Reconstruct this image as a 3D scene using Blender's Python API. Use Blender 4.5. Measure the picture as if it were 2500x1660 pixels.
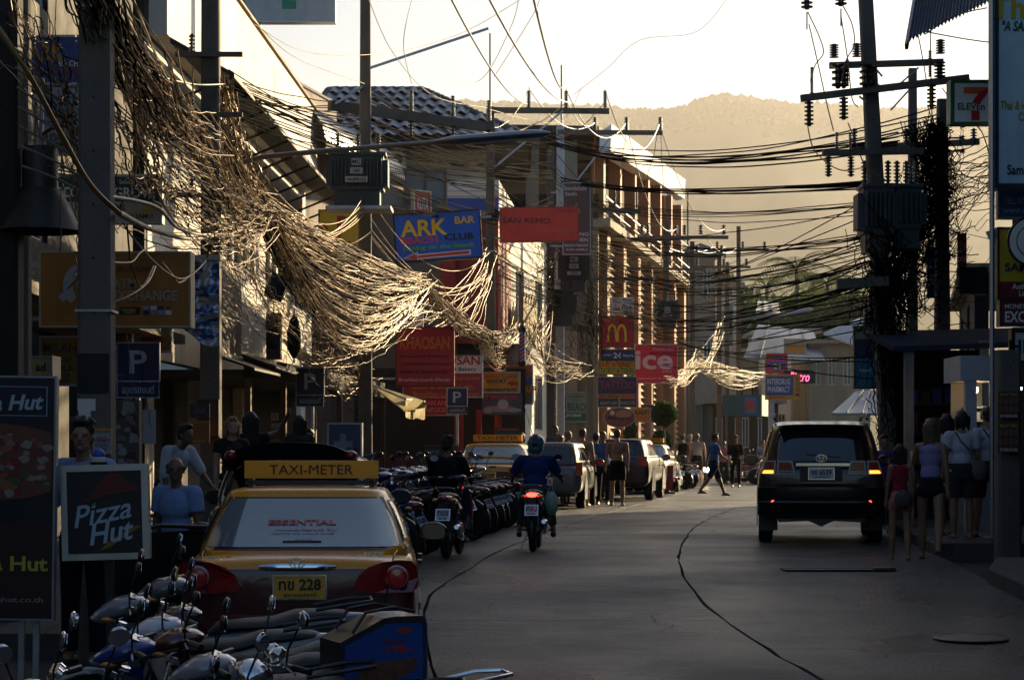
import bpy, math, random
from mathutils import Vector, Matrix, noise
V=Vector
RN=random.Random(11)
rad=math.radians
for o in list(bpy.data.objects): bpy.data.objects.remove(o)
SC=bpy.context.scene
COL=SC.collection
# ------------------------------------------------------------------ camera
F=5200.0; CZ=1.4
cam=bpy.data.cameras.new('camera'); cam.sensor_width=36; cam.lens=F*36/2500
cam.shift_y=0.104; cam.clip_start=0.5; cam.clip_end=9000
co=bpy.data.objects.new('camera',cam); COL.objects.link(co)
co.location=(0,0,CZ); co.rotation_euler=(rad(90),0,0); SC.camera=co
# ------------------------------------------------------------------ world, sun, exposure
SUN_AZ=35.0; SUN_EL=14.0
w=bpy.data.worlds.new('World'); SC.world=w; w.use_nodes=True
nt=w.node_tree; bg=nt.nodes['Background']
sky=nt.nodes.new('ShaderNodeTexSky'); sky.sky_type='NISHITA'; sky.sun_disc=False
sky.sun_elevation=rad(SUN_EL); sky.sun_rotation=rad(SUN_AZ)
sky.air_density=1.0; sky.dust_density=1.6; sky.ozone_density=3.0
nt.links.new(sky.outputs[0],bg.inputs[0]); bg.inputs[1].default_value=0.07
sl=bpy.data.lights.new('sun','SUN'); sl.energy=5.0; sl.angle=rad(0.6); sl.color=(1.0,0.755,0.43)
so=bpy.data.objects.new('sun',sl); COL.objects.link(so)
sd=V((math.sin(rad(SUN_AZ))*math.cos(rad(SUN_EL)),math.cos(rad(SUN_AZ))*math.cos(rad(SUN_EL)),math.sin(rad(SUN_EL))))
so.rotation_euler=sd.to_track_quat('Z','Y').to_euler()
SC.view_settings.view_transform='Standard'; SC.view_settings.look='None'
SC.view_settings.exposure=1.15; SC.view_settings.gamma=1.0; SC.view_settings.use_curve_mapping=False
SC.cycles.use_denoising=True
SC.cycles.max_bounces=6; SC.cycles.diffuse_bounces=3; SC.cycles.glossy_bounces=3
SC.cycles.transmission_bounces=4; SC.cycles.volume_bounces=0; SC.cycles.transparent_max_bounces=6
SC.cycles.caustics_reflective=False; SC.cycles.caustics_refractive=False
# ------------------------------------------------------------------ geometry of the photo
def g(y):
    t=min(1,max(0,(28-y)/14)); t=t*t*(3-2*t); return -0.4*t-max(0,15-y)*.08
def P(px,py,d): return V(((px-1250)/F*d, d, CZ-(py-1090)/F*d))
def G(px,py):
    d=30.
    for _ in range(40): d=F*(CZ-g(d))/(py-1090)*.5+d*.5
    return V(((px-1250)/F*d,d,g(d)))
def X(px,d): return (px-1250)/F*d
def Z(py,d): return CZ-(py-1090)/F*d
# ------------------------------------------------------------------ materials
MC={}
def mat(name,col,rough=.6,metal=0.,spec=.5,var=.18,vs=3.,bump=0.,bs=40.,coat=0.,alpha=1.,emit=None,es=0.,dirt=0.,trans=0.,stretch=None,rvar=.1):
    if name in MC: return MC[name]
    m=bpy.data.materials.new(name); m.use_nodes=True; n=m.node_tree.nodes; l=m.node_tree.links
    b=n['Principled BSDF']; c=(*col,1)
    b.inputs['Base Color'].default_value=c; b.inputs['Metallic'].default_value=metal
    b.inputs['Roughness'].default_value=rough; b.inputs['Specular IOR Level'].default_value=spec
    b.inputs['Coat Weight'].default_value=coat; b.inputs['Coat Roughness'].default_value=.06
    b.inputs['Alpha'].default_value=alpha; b.inputs['Transmission Weight'].default_value=trans
    if emit: b.inputs['Emission Color'].default_value=(*emit,1); b.inputs['Emission Strength'].default_value=es
    tc=n.new('ShaderNodeTexCoord'); src=tc.outputs['Object']
    if stretch:
        mp=n.new('ShaderNodeMapping'); mp.inputs['Scale'].default_value=stretch; l.new(src,mp.inputs[0]); src=mp.outputs[0]
    if var>0:
        t=n.new('ShaderNodeTexNoise'); t.inputs['Scale'].default_value=vs; t.inputs['Detail'].default_value=6; t.inputs['Roughness'].default_value=.65
        l.new(src,t.inputs['Vector'])
        mr=n.new('ShaderNodeMapRange'); mr.inputs[1].default_value=.3; mr.inputs[2].default_value=.7
        mr.inputs[3].default_value=1-var; mr.inputs[4].default_value=1+var*.6; l.new(t.outputs[0],mr.inputs[0])
        mx=n.new('ShaderNodeMix'); mx.data_type='RGBA'; mx.blend_type='MULTIPLY'; mx.inputs[0].default_value=1
        mx.inputs[6].default_value=c; l.new(mr.outputs[0],mx.inputs[7]); last=mx.outputs[2]
        if dirt>0:
            t2=n.new('ShaderNodeTexNoise'); t2.inputs['Scale'].default_value=vs*.6; t2.inputs['Detail'].default_value=8
            mp2=n.new('ShaderNodeMapping'); mp2.inputs['Scale'].default_value=(2.2,2.2,.35); l.new(tc.outputs['Object'],mp2.inputs[0]); l.new(mp2.outputs[0],t2.inputs['Vector'])
            r2=n.new('ShaderNodeMapRange'); r2.inputs[1].default_value=.5; r2.inputs[2].default_value=.72; r2.inputs[4].default_value=dirt; l.new(t2.outputs[0],r2.inputs[0])
            m2=n.new('ShaderNodeMix'); m2.data_type='RGBA'; l.new(r2.outputs[0],m2.inputs[0]); l.new(last,m2.inputs[6]); m2.inputs[7].default_value=(.05,.045,.04,1); last=m2.outputs[2]
        l.new(last,b.inputs['Base Color'])
        if rvar>0:
            rr=n.new('ShaderNodeMapRange'); rr.inputs[1].default_value=.3; rr.inputs[2].default_value=.7
            rr.inputs[3].default_value=max(.02,rough-rvar*rough); rr.inputs[4].default_value=min(1,rough+rvar*rough); l.new(t.outputs[0],rr.inputs[0]); l.new(rr.outputs[0],b.inputs['Roughness'])
    if bump>0:
        t3=n.new('ShaderNodeTexNoise'); t3.inputs['Scale'].default_value=bs; t3.inputs['Detail'].default_value=5
        l.new(src,t3.inputs['Vector']); bp=n.new('ShaderNodeBump'); bp.inputs['Strength'].default_value=bump; bp.inputs['Distance'].default_value=.02
        l.new(t3.outputs[0],bp.inputs['Height']); l.new(bp.outputs[0],b.inputs['Normal'])
    MC[name]=m; return m
def pc(col,rough=.5,var=.12,**k):
    return mat('paint_%02x%02x%02x_%d'%(*[int(min(1,c)**.45*255) for c in col],int(rough*10)),col,rough,var=var,**k)
M=dict(
 concrete=mat('aged concrete',(.30,.27,.23),.85,var=.3,vs=2.5,bump=.4,bs=25,dirt=.55),
 pole=mat('pole concrete',(.15,.13,.105),.85,var=.3,vs=1.6,bump=.5,bs=30,dirt=.6),
 road=None,
 asphalt=mat('dark joint filler',(.018,.017,.016),.95),
 kerb=mat('kerb concrete',(.085,.078,.07),.85,var=.3,vs=4,bump=.5,bs=30,dirt=.6),
 paving=mat('sidewalk paving',(.06,.056,.05),.85,var=.3,vs=3,bump=.4,bs=20,dirt=.4),
 white=mat('white painted wall',(.78,.74,.66),.7,var=.1,vs=.7,bump=.1,bs=12,dirt=.25),
 beige=mat('beige render',(.36,.31,.24),.8,var=.14,vs=.8,bump=.2,bs=14,dirt=.4),
 pinkgrey=mat('stained parapet render',(.42,.36,.33),.85,var=.18,vs=1.2,bump=.2,bs=10,dirt=.6),
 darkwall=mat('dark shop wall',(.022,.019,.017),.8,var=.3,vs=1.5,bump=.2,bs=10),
 brown=mat('brown boards',(.13,.075,.045),.7,var=.3,vs=2,stretch=(1,1,6)),
 red=mat('red painted wall',(.33,.03,.025),.6,var=.2,vs=1.2,dirt=.3),
 blue=mat('blue painted band',(.02,.09,.42),.5,var=.12,vs=1.5),
 orange=mat('terracotta column paint',(.42,.19,.085),.7,var=.15,vs=1.5,dirt=.25),
 siding=mat('cream siding boards',(.62,.52,.36),.7,var=.15,vs=2),
 roofgrey=mat('grey roof tile',(.22,.23,.25),.45,var=.25,vs=5,dirt=.35),
 roofdark=mat('dark ridge tile',(.09,.07,.065),.6,var=.25,vs=5),
 corr=mat('corrugated metal sheet',(.34,.35,.35),.4,metal=.6,var=.25,vs=2,dirt=.4),
 corrblue=mat('blue corrugated sheet',(.025,.06,.12),.45,metal=.2,var=.25,vs=2),
 steel=mat('galvanised steel',(.40,.41,.43),.45,metal=.8,var=.2,vs=6),
 chrome=mat('chrome',(.75,.76,.78),.12,metal=1,var=.08,vs=8),
 alu=mat('alloy grey',(.33,.34,.36),.35,metal=.9,var=.15,vs=9),
 rubber=mat('tyre rubber',(.014,.014,.014),.85,var=.2,vs=20,bump=.3,bs=60),
 black=mat('black plastic',(.012,.012,.013),.38,var=.25,vs=6),
 seat=mat('black vinyl seat',(.022,.021,.022),.42,var=.3,vs=5,bump=.3,bs=90,spec=.5),
 glass=mat('dark car glass',(.012,.016,.018),.04,spec=1.0,var=0,coat=.6),
 film=mat('reflective window film',(.26,.33,.35),.05,metal=.5,var=0,coat=.5),
 winglass=mat('window glass',(.03,.045,.055),.08,spec=.9,var=.2,vs=1.2),
 mirror=mat('mirror glass',(.85,.87,.9),.02,metal=1,var=0),
 wire=mat('sun-gold black cable',(.15,.082,.030),.34,spec=1.0,var=.5,vs=3,rvar=.3),  # golden base colour paints low sunlight onto what are black cables
 wireb=mat('glintless black rubber cable',(.006,.005,.005),.95,spec=.02,var=.3,vs=3),  # dark copy of the same cable, sun glint taken out
 wirey=mat('ochre insulated wire',(.30,.24,.08),.5,spec=.6,var=.25,vs=2),
 insul=mat('brown glazed porcelain',(.03,.018,.014),.18,var=.2,vs=8,coat=.5),
 skin=mat('tanned skin',(.32,.17,.10),.55,var=.12,vs=6,bump=.05),
 skind=mat('brown skin',(.17,.085,.05),.5,var=.12,vs=6,bump=.05),
 skinl=mat('fair skin',(.46,.26,.18),.55,var=.1,vs=6,bump=.05),
 hairb=mat('black hair',(.009,.007,.006),.5,var=.3,vs=30,bump=.6,bs=120,stretch=(1,1,.15)),
 hairl=mat('light brown hair',(.16,.09,.04),.5,var=.35,vs=30,bump=.6,bs=120,stretch=(1,1,.15)),
 hairg=mat('blonde hair',(.34,.17,.06),.5,var=.35,vs=30,bump=.6,bs=120,stretch=(1,1,.15)),
 leaf=mat('green foliage',(.06,.11,.022),.55,var=.5,vs=1.2,spec=.4),
 leafd=mat('dark foliage',(.03,.06,.018),.6,var=.5,vs=.8),
 leafy=mat('yellow green frond',(.13,.17,.03),.5,var=.5,vs=.5),
 bark=mat('palm bark',(.13,.10,.07),.9,var=.3,vs=8,bump=.5),
 redlens=mat('red lens',(.30,.006,.008),.12,var=.1,coat=.8),
 redglow=mat('glowing red lens',(.6,.02,.01),.3,emit=(1,.05,.03),es=3.0,var=0),
 amberlit=mat('lit amber lamp',(.6,.2,.02),.3,emit=(1,.25,.02),es=2.6,var=0),
 lens=mat('clear lens',(.20,.22,.24),.08,metal=.2,var=.1,coat=1),
 plate=mat('white number plate',(.78,.79,.82),.45,var=.1,vs=20),
 ink=mat('black ink',(.012,.012,.012),.5,var=0),
)
M['wire'].node_tree.nodes['Principled BSDF'].inputs['Specular Tint'].default_value=(1,.70,.36,1)  # warm tint puts the sun's gold into the cable glints
for k_ in('leaf','leafd','leafy'):   # thin leaves let light through
    m_=M[k_]; n_=m_.node_tree.nodes; l_=m_.node_tree.links; tr_=n_.new('ShaderNodeBsdfTranslucent'); mx_=n_.new('ShaderNodeMixShader'); mx_.inputs[0].default_value=.45
    src_=n_['Principled BSDF'].inputs['Base Color'].links[0].from_socket; l_.new(src_,tr_.inputs['Color']); l_.new(n_['Principled BSDF'].outputs[0],mx_.inputs[1]); l_.new(tr_.outputs[0],mx_.inputs[2]); l_.new(mx_.outputs[0],n_['Material Output'].inputs['Surface'])
# ------------------------------------------------------------------ mesh builder
class MB:
    def __init__(s): s.v=[]; s.f=[]; s.sm=[]; s.mi=[]; s.m=0
    def add(s,vs,fs,smooth=False,X=None):
        o=len(s.v)
        if X is not None: vs=[X@V(p) for p in vs]
        s.v+= [tuple(p) for p in vs]
        for f in fs: s.f.append(tuple(i+o for i in f)); s.sm.append(smooth); s.mi.append(s.m)
        return s
    def box(s,c,d,rot=None,X=None,tap=1.):
        x,y,z=[q/2 for q in d]; c=V(c); vs=[]
        for a in (-1,1):
            for b_ in (-1,1):
                for e in (-1,1):
                    k=tap if e>0 else 1
                    p=V((a*x*k,b_*y*k,e*z))
                    if rot is not None: p=rot@p
                    vs.append(p+c)
        return s.add(vs,[(0,1,3,2),(4,6,7,5),(0,4,5,1),(2,3,7,6),(0,2,6,4),(1,5,7,3)],False,X)
    def b2(s,x0,x1,y0,y1,z0,z1,X=None): return s.box(((x0+x1)/2,(y0+y1)/2,(z0+z1)/2),(abs(x1-x0),abs(y1-y0),abs(z1-z0)),X=X)
    def bar(s,p,q,w,h,X=None):
        p=V(p); q=V(q); d=q-p; L=d.length
        if L<1e-6: return s
        r=d.to_track_quat('Y','Z').to_matrix()
        return s.box((p+q)/2,(w,L,h),rot=r,X=X)
    def tube(s,path,r,n=8,cap=True,X=None,smooth=True,flat=1.):
        path=[V(p) for p in path]; N=len(path)
        rs=r if isinstance(r,(list,tuple)) else [r]*N
        vs=[];up=None
        for i,p in enumerate(path):
            t=(path[min(i+1,N-1)]-path[max(i-1,0)])
            if t.length<1e-9: t=V((0,0,1))
            t.normalize()
            if up is None:
                a=V((0,0,1)) if abs(t.z)<.9 else V((0,1,0)); u=t.cross(a).normalized()
            else:
                u=(up-t*up.dot(t));
                u=u.normalized() if u.length>1e-6 else t.orthogonal().normalized()
            up=u; w_=t.cross(u)
            for k in range(n):
                an=2*math.pi*k/n; vs.append(p+(u*math.cos(an)*flat+w_*math.sin(an))*rs[i])
        fs=[]
        for i in range(N-1):
            for k in range(n):
                a=i*n+k;b=i*n+(k+1)%n; fs.append((a,a+n,b+n,b))
        if cap: fs.append(tuple(range(n))); fs.append(tuple(reversed(range((N-1)*n,N*n))))
        return s.add(vs,fs,smooth,X)
    def lathe(s,prof,X=None,n=16,smooth=True):
        vs=[];fs=[];N=len(prof)
        for r,z in prof:
            for k in range(n):
                a=2*math.pi*k/n; vs.append((r*math.cos(a),r*math.sin(a),z))
        for i in range(N-1):
            for k in range(n):
                a=i*n+k;b=i*n+(k+1)%n; fs.append((a,b,b+n,a+n))
        fs.append(tuple(reversed(range(n)))); fs.append(tuple(range((N-1)*n,N*n)))
        return s.add(vs,fs,smooth,X)
    def ell(s,c,d,n=12,m=8,X=None,rot=None):
        c=V(c); vs=[];fs=[]
        for i in range(m+1):
            th=math.pi*i/m
            for k in range(n):
                a=2*math.pi*k/n; p=V((math.sin(th)*math.cos(a)*d[0],math.sin(th)*math.sin(a)*d[1],math.cos(th)*d[2]))
                if rot is not None: p=rot@p
                vs.append(c+p)
        for i in range(m):
            for k in range(n):
                a=i*n+k;b=i*n+(k+1)%n; fs.append((a,a+n,b+n,b))
        return s.add(vs,fs,True,X)
    def loft(s,rings,closed=True,cap=True,smooth=True,X=None):
        n=len(rings[0]); vs=[p for r in rings for p in r]; fs=[]
        for i in range(len(rings)-1):
            for k in range(n if closed else n-1):
                a=i*n+k;b=i*n+(k+1)%n; fs.append((a,b,b+n,a+n))
        if cap: fs.append(tuple(reversed(range(n)))); fs.append(tuple(range((len(rings)-1)*n,len(rings)*n)))
        return s.add(vs,fs,smooth,X)
    def prism(s,pts,off,X=None,smooth=False):   # polygon extruded by a vector
        n=len(pts); off=V(off); vs=[V(p) for p in pts]+[V(p)+off for p in pts]
        fs=[tuple(reversed(range(n))),tuple(range(n,2*n))]+[(i,(i+1)%n,n+(i+1)%n,n+i) for i in range(n)]
        return s.add(vs,fs,smooth,X)
    def grid(s,fn,nu,nv,smooth=True,X=None):
        vs=[fn(i/nu,j/nv) for i in range(nu+1) for j in range(nv+1)]
        fs=[(i*(nv+1)+j,(i+1)*(nv+1)+j,(i+1)*(nv+1)+j+1,i*(nv+1)+j+1) for i in range(nu) for j in range(nv)]
        return s.add(vs,fs,smooth,X)
    def mesh(s,name,mats):
        me=bpy.data.meshes.new(name); me.from_pydata(s.v,[],s.f)
        me.polygons.foreach_set('use_smooth',s.sm)
        if not isinstance(mats,(list,tuple)): mats=[mats]
        for m_ in mats: me.materials.append(m_)
        if any(s.mi): me.polygons.foreach_set('material_index',s.mi)
        me.update(); return me
    def build(s,name,mats,parent=None,sharp=True):
        me=s.mesh(name,mats)
        if sharp and any(s.sm):
            try: me.set_sharp_from_angle(angle=rad(40))
            except Exception: pass
        return link(name,me,parent)
def link(name,me,parent=None):
    o=bpy.data.objects.new(name,me); COL.objects.link(o)
    if parent is not None: o.parent=parent
    return o
def tag(o,label=None,cat=None,group=None,kind=None):
    if label: o['label']=label
    if cat: o['category']=cat
    if group: o['group']=group
    if kind: o['kind']=kind
    return o
def thing(name,label,cat,loc=(0,0,0),rz=0,group=None):
    o=bpy.data.objects.new(name,None); COL.objects.link(o); o.location=loc; o.rotation_euler=(0,0,rz); o.empty_display_size=.2
    return tag(o,label,cat,group)
def copytree(o,parent=None):
    c=o.copy(); COL.objects.link(c); c.parent=parent
    for ch in list(o.children): copytree(ch,c)
    return c
def T(x,y,z): return Matrix.Translation((x,y,z))
def RX(a): return Matrix.Rotation(a,4,'X')
def RY(a): return Matrix.Rotation(a,4,'Y')
def RZ(a): return Matrix.Rotation(a,4,'Z')
# ------------------------------------------------------------------ lettering
def textmesh(body,bold=0.,shear=0.,ext=.01,res=2):
    c=bpy.data.curves.new('t','FONT'); c.body=body; c.size=1; c.offset=bold; c.shear=shear; c.extrude=ext; c.resolution_u=res
    c.align_x='LEFT'
    o=bpy.data.objects.new('t',c)
    me=bpy.data.meshes.new_from_object(o); bpy.data.objects.remove(o); bpy.data.curves.remove(c)
    return me
def lettering(body,cx,cz,h,col,parent,y=-.004,w=None,bold=.0,shear=0.,rot=0.,name='lettering',maxw=None,rough=.5,rm=None,material=None):
    """text in the local xz plane facing -y, centred on (cx,cz); h = height of the glyph box; w = forced width"""
    me=textmesh(body,min(bold,.026),shear,res=3)
    if not len(me.vertices): return None
    xs=[v.co.x for v in me.vertices]; ys=[v.co.y for v in me.vertices]
    x0,x1,y0,y1=min(xs),max(xs),min(ys),max(ys)
    sy=h/max(y1-y0,1e-3); sx=sy
    if w: sx=w/max(x1-x0,1e-3)
    if maxw and (x1-x0)*sx>maxw: sx=maxw/(x1-x0)
    for v in me.vertices:
        a=(v.co.x-(x0+x1)/2)*sx; b_=(v.co.y-(y0+y1)/2)*sy
        if rot: a,b_=a*math.cos(rot)-b_*math.sin(rot),a*math.sin(rot)+b_*math.cos(rot)
        v.co=V((a+cx,y-(.003 if v.co.z>0 else 0),b_+cz))
    me.materials.clear(); me.materials.append(material or pc(col,rough,var=.08))
    if rm is not None: me.transform(rm)
    return link(name,me,parent)
# ================================================================== SETTING
def interp(tab,y):
    if y<=tab[0][0]: return tab[0][1]
    for (a,b),(c,d) in zip(tab,tab[1:]):
        if y<=c: t=(y-a)/(c-a); return b+(d-b)*t
    return tab[-1][1]
def pxtab(pts): return sorted([(G(*p).y,G(*p).x) for p in pts])
J1=pxtab([(1085,1700),(1045,1600),(1034,1500),(1050,1450),(1085,1425),(1150,1385),(1240,1335),(1330,1300),(1450,1262),(1530,1238),(1640,1210),(1750,1190),(1900,1172)])
J2=pxtab([(2060,1700),(2010,1660),(1900,1600),(1790,1530),(1715,1470),(1670,1410),(1655,1370),(1663,1330),(1692,1288),(1740,1262),(1800,1238),(1850,1215),(1930,1195),(2050,1175)])
KLt=[(0,-3.3),(18,-3.2),(28,-3.6),(35,-3.4),(45,-2.4),(60,-.1),(75,3.2),(88,7),(105,12),(125,18),(150,26),(200,46)]
KRt=[(0,5.2),(22,5.2),(28,5.5),(36,6.3),(45,7.7),(58,10.5),(75,14.3),(91,18),(105,21),(150,36),(200,57)]
KL=lambda y:interp(KLt,y)
KR=lambda y:interp(KRt,y)
# ground sheet
ys=[-90,-60,-20,0,4,8,12,14,16,18,20,22,24,26,28,32,60,120,200,400,900,2000,4250]; xs=[-4700,-800,-200,-60,-20,0,20,60,200,800,4700]
b=MB(); b.add([(x,y,g(y)-.07) for y in ys for x in xs],[(i*len(xs)+j,i*len(xs)+j+1,(i+1)*len(xs)+j+1,(i+1)*len(xs)+j) for i in range(len(ys)-1) for j in range(len(xs)-1)])
ground=b.build('ground',mat('dark packed ground',(.045,.04,.034),.95,var=.3,vs=.4)); tag(ground,kind='structure')
# road: concrete slabs with open joints
def road_mat():
    m=mat('worn road concrete',(.042,.046,.048),.5,var=.3,vs=.9,spec=.4,rvar=0)
    n=m.node_tree.nodes; l=m.node_tree.links; b=n['Principled BSDF']
    tc=n.new('ShaderNodeTexCoord'); mp=n.new('ShaderNodeMapping'); mp.inputs['Scale'].default_value=(1.2,14,1); l.new(tc.outputs['Object'],mp.inputs[0])
    t=n.new('ShaderNodeTexNoise'); t.inputs['Scale'].default_value=2.2; t.inputs['Detail'].default_value=7; t.inputs['Roughness'].default_value=.7; l.new(mp.outputs[0],t.inputs['Vector'])
    t2=n.new('ShaderNodeTexNoise'); t2.inputs['Scale'].default_value=26; t2.inputs['Detail'].default_value=4; l.new(tc.outputs['Object'],t2.inputs['Vector'])
    ad=n.new('ShaderNodeMath'); ad.operation='ADD'; l.new(t.outputs[0],ad.inputs[0]); l.new(t2.outputs[0],ad.inputs[1])
    bp=n.new('ShaderNodeBump'); bp.inputs['Strength'].default_value=.8; bp.inputs['Distance'].default_value=.07; l.new(ad.outputs[0],bp.inputs['Height']); l.new(bp.outputs[0],b.inputs['Normal'])
    lk=b.inputs['Base Color'].links[0].from_socket; gm_=n.new('ShaderNodeMapRange'); gm_.inputs[1].default_value=.35; gm_.inputs[2].default_value=.68; gm_.inputs[3].default_value=.5; gm_.inputs[4].default_value=2.3; l.new(t.outputs[0],gm_.inputs[0])
    g2=n.new('ShaderNodeMix'); g2.data_type='RGBA'; g2.blend_type='MULTIPLY'; g2.inputs[0].default_value=1; l.new(lk,g2.inputs[6]); l.new(gm_.outputs[0],g2.inputs[7]); l.new(g2.outputs[2],b.inputs['Base Color'])
    st=n.new('ShaderNodeTexNoise'); st.inputs['Scale'].default_value=.75; st.inputs['Detail'].default_value=8; st.inputs['Roughness'].default_value=.7; l.new(tc.outputs['Object'],st.inputs['Vector'])
    sr=n.new('ShaderNodeMapRange'); sr.inputs[1].default_value=.50; sr.inputs[2].default_value=.66; sr.inputs[3].default_value=1.25; sr.inputs[4].default_value=.42; l.new(st.outputs[0],sr.inputs[0])
    g3=n.new('ShaderNodeMix'); g3.data_type='RGBA'; g3.blend_type='MULTIPLY'; g3.inputs[0].default_value=1; l.new(b.inputs['Base Color'].links[0].from_socket,g3.inputs[6]); l.new(sr.outputs[0],g3.inputs[7]); l.new(g3.outputs[2],b.inputs['Base Color'])
    t3=n.new('ShaderNodeTexNoise'); t3.inputs['Scale'].default_value=.35; t3.inputs['Detail'].default_value=5; l.new(tc.outputs['Object'],t3.inputs['Vector'])
    mr=n.new('ShaderNodeMapRange'); mr.inputs[1].default_value=.35; mr.inputs[2].default_value=.65; mr.inputs[3].default_value=.26; mr.inputs[4].default_value=.55; l.new(t3.outputs[0],mr.inputs[0]); l.new(mr.outputs[0],b.inputs['Roughness'])
    return m
M['road']=road_mat()
road=thing('road',None,None); tag(road,kind='structure')
J1f=lambda y:interp(J1,y); J2f=lambda y:interp(J2,y)
M1=lambda y:min(J1f(y),KR(y)-1); M2=lambda y:min(max(J2f(y),M1(y)+.8),KR(y)-.5)
cols=[(KL,M1),(M1,M2),(M2,KR)]
yc=[8,14.3,19.2,24.6,29.3,34.8,40.5,46,52,58,64,71,79,88,100,115,135,160,190]
for ci,(fa,fb) in enumerate(cols):
    off=[0,.9,-1.1][ci]
    for a,c in zip(yc,yc[1:]):
        a2=a+(off if a>8 else 0)+.006; c2=c+off-.006; n=max(3,int((c2-a2)/.55)) if c2<60 else 5
        L=[];Rr=[]
        for i in range(n+1):
            y=a2+(c2-a2)*i/n; jx=.035*noise.noise(V((ci*9.1,y*1.7,0)))+.02*noise.noise(V((ci*5,y*6,1)))
            jx2=.035*noise.noise(V(((ci+1)*9.1,y*1.7,0)))+.02*noise.noise(V(((ci+1)*5,y*6,1)))
            gp=.014+.010*noise.noise(V((3,y*2.,ci)))
            L.append((fa(y)+(jx+gp if ci>0 else 0),y)); Rr.append((fb(y)+(jx2-gp if ci<2 else 0),y))
        b=MB(); vs=[];fs=[]
        for (x0,y),(x1,_) in zip(L,Rr):
            for k in range(4):
                vs.append((x0+(x1-x0)*k/3,y,g(y)+.004*noise.noise(V((x0*.3+k,y*.4,ci)))))
        fs=[(i*4+k,i*4+k+1,(i+1)*4+k+1,(i+1)*4+k) for i in range(n) for k in range(3)]
        nb=len(vs); rim=[i*4 for i in range(n+1)]+[n*4+1,n*4+2]+[i*4+3 for i in range(n,-1,-1)]+[2,1]
        vs+= [(vs[i][0],vs[i][1],vs[i][2]-.06) for i in rim]
        fs+=[(rim[i],nb+i,nb+(i+1)%len(rim),rim[(i+1)%len(rim)]) for i in range(len(rim))]
        b.add(vs,fs); b.build('slab',M['road'],road)
# fine branching cracks and grit
cb=MB(); cr_=random.Random(8)
for i in range(20):
    y=cr_.uniform(17,48); x=cr_.uniform(M1(y)+.2,KR(y)-.5); a=cr_.uniform(0,6.28); w_=cr_.uniform(.002,.005); p=(x,y)
    for k in range(cr_.randint(6,16)):
        a+=cr_.gauss(0,.45); q=(p[0]+.16*math.cos(a),p[1]+.16*math.sin(a)); nx,ny=-math.sin(a)*w_,math.cos(a)*w_
        cb.add([(p[0]-nx,p[1]-ny,g(p[1])+.009),(p[0]+nx,p[1]+ny,g(p[1])+.009),(q[0]+nx,q[1]+ny,g(q[1])+.009),(q[0]-nx,q[1]-ny,g(q[1])+.009)],[(3,2,1,0)]); p=q
tag(cb.build('cracks',M['asphalt'],road,sharp=False),kind='stuff')
gb=MB()
for i in range(1500):
    y=cr_.uniform(16.5,46); x=cr_.uniform(KL(y)+.5,KR(y)-.1); s_=cr_.uniform(.002,.007)
    if cr_.random()<.5: x=KR(y)-abs(cr_.gauss(0,.35))-.05
    gb.add([(x-s_,y,g(y)+.004),(x+s_,y-s_,g(y)+.004),(x,y+s_,g(y)+.004),(x,y,g(y)+.006+s_)],[(0,1,3),(1,2,3),(2,0,3)])
tag(gb.build('grit',mat('road grit',(.10,.09,.08),.9),road,sharp=False),kind='stuff')
# drain grate set in the road
o=thing('drain_cover','long steel drain grate sunk in the road behind the black SUV','drain cover',G(2045,1392))
b=MB(); b.b2(-.62,.62,-.12,.12,.004,.012); b.build('plate',mat('worn steel plate',(.25,.24,.23),.35,metal=.7,var=.3,vs=5),o)
for s in(-1,1):
    b=MB(); b.b2(-.66,.66,s*.14-.02,s*.14+.02,.002,.02); b.build('frame_bar',M['black'],o)
b=MB(); b.b2(.42,.66,-.1,.1,.013,.035); b.build('lid',M['black'],o)
o=tag(MB().lathe([(.33,0.0),(.33,.008),(.30,.012),(0.01,.012)],n=24).build('manhole_cover',mat('cast iron lid',(.05,.048,.045),.5,metal=.6,var=.3,vs=8,bump=.6,bs=30)),'dark round manhole cover at the lower edge of the road on the right side','manhole cover'); o.location=G(2370,1560)+V((0,0,.004))
# sidewalks with kerb stones
def sidewalk(name,fk,side,wd,y0,y1,h):
    root=thing(name,None,None); tag(root,kind='structure')
    b=MB(); n=int((y1-y0)/1.5)
    def ring(y): x=fk(y)+side*.16; z=g(y)+h; return [(x,y,z-.008),(x+side*wd,y,z-.008),(x+side*wd,y,z-.4),(x,y,z-.4)]
    rs=[ring(y0+(y1-y0)*i/n) for i in range(n+1)]
    b.loft(rs,smooth=False); b.build('bed',M['kerb'],root)
    y=y0
    while y<min(y1,80):
        y2=min(y+.98,y1); a=V((fk(y),y,g(y)+h)); c=V((fk(y2),y2,g(y2)+h))
        k=MB(); pts=[]
        for (x,yy) in((a.x,y+.006),(c.x,y2-.006)):
            z=g(yy)+h; pts.append([(x,yy,z-.3),(x,yy,z-.03),(x+side*.03,yy,z),(x+side*.155,yy,z),(x+side*.155,yy,z-.3)])
        k.loft(pts,smooth=False); k.build('kerb_stone',M['kerb'],root)
        y+=1.0
    # paving flags where they show
    y=y0
    while y<min(y1,44):
        for i in range(int(min(wd,3.6)/.6)):
            x=side*(.17+i*.6); k=MB(); q=[]
            for yy in(y+.005,y+.595):
                q.append((fk(yy)+x,yy,g(yy)+h+.002*RN.random())); q.append((fk(yy)+x+side*.59,yy,g(yy)+h+.002*RN.random()))
            k.prism([q[0],q[1],q[3],q[2]],(0,0,-.03)); k.build('paver',M['paving'],root)
        y+=.6
    return root
sidewalk('sidewalk',KL,-1,3.6,18,140,.14)
sidewalk('sidewalk',KR,1,3.4,27.2,140,.17)
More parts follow.
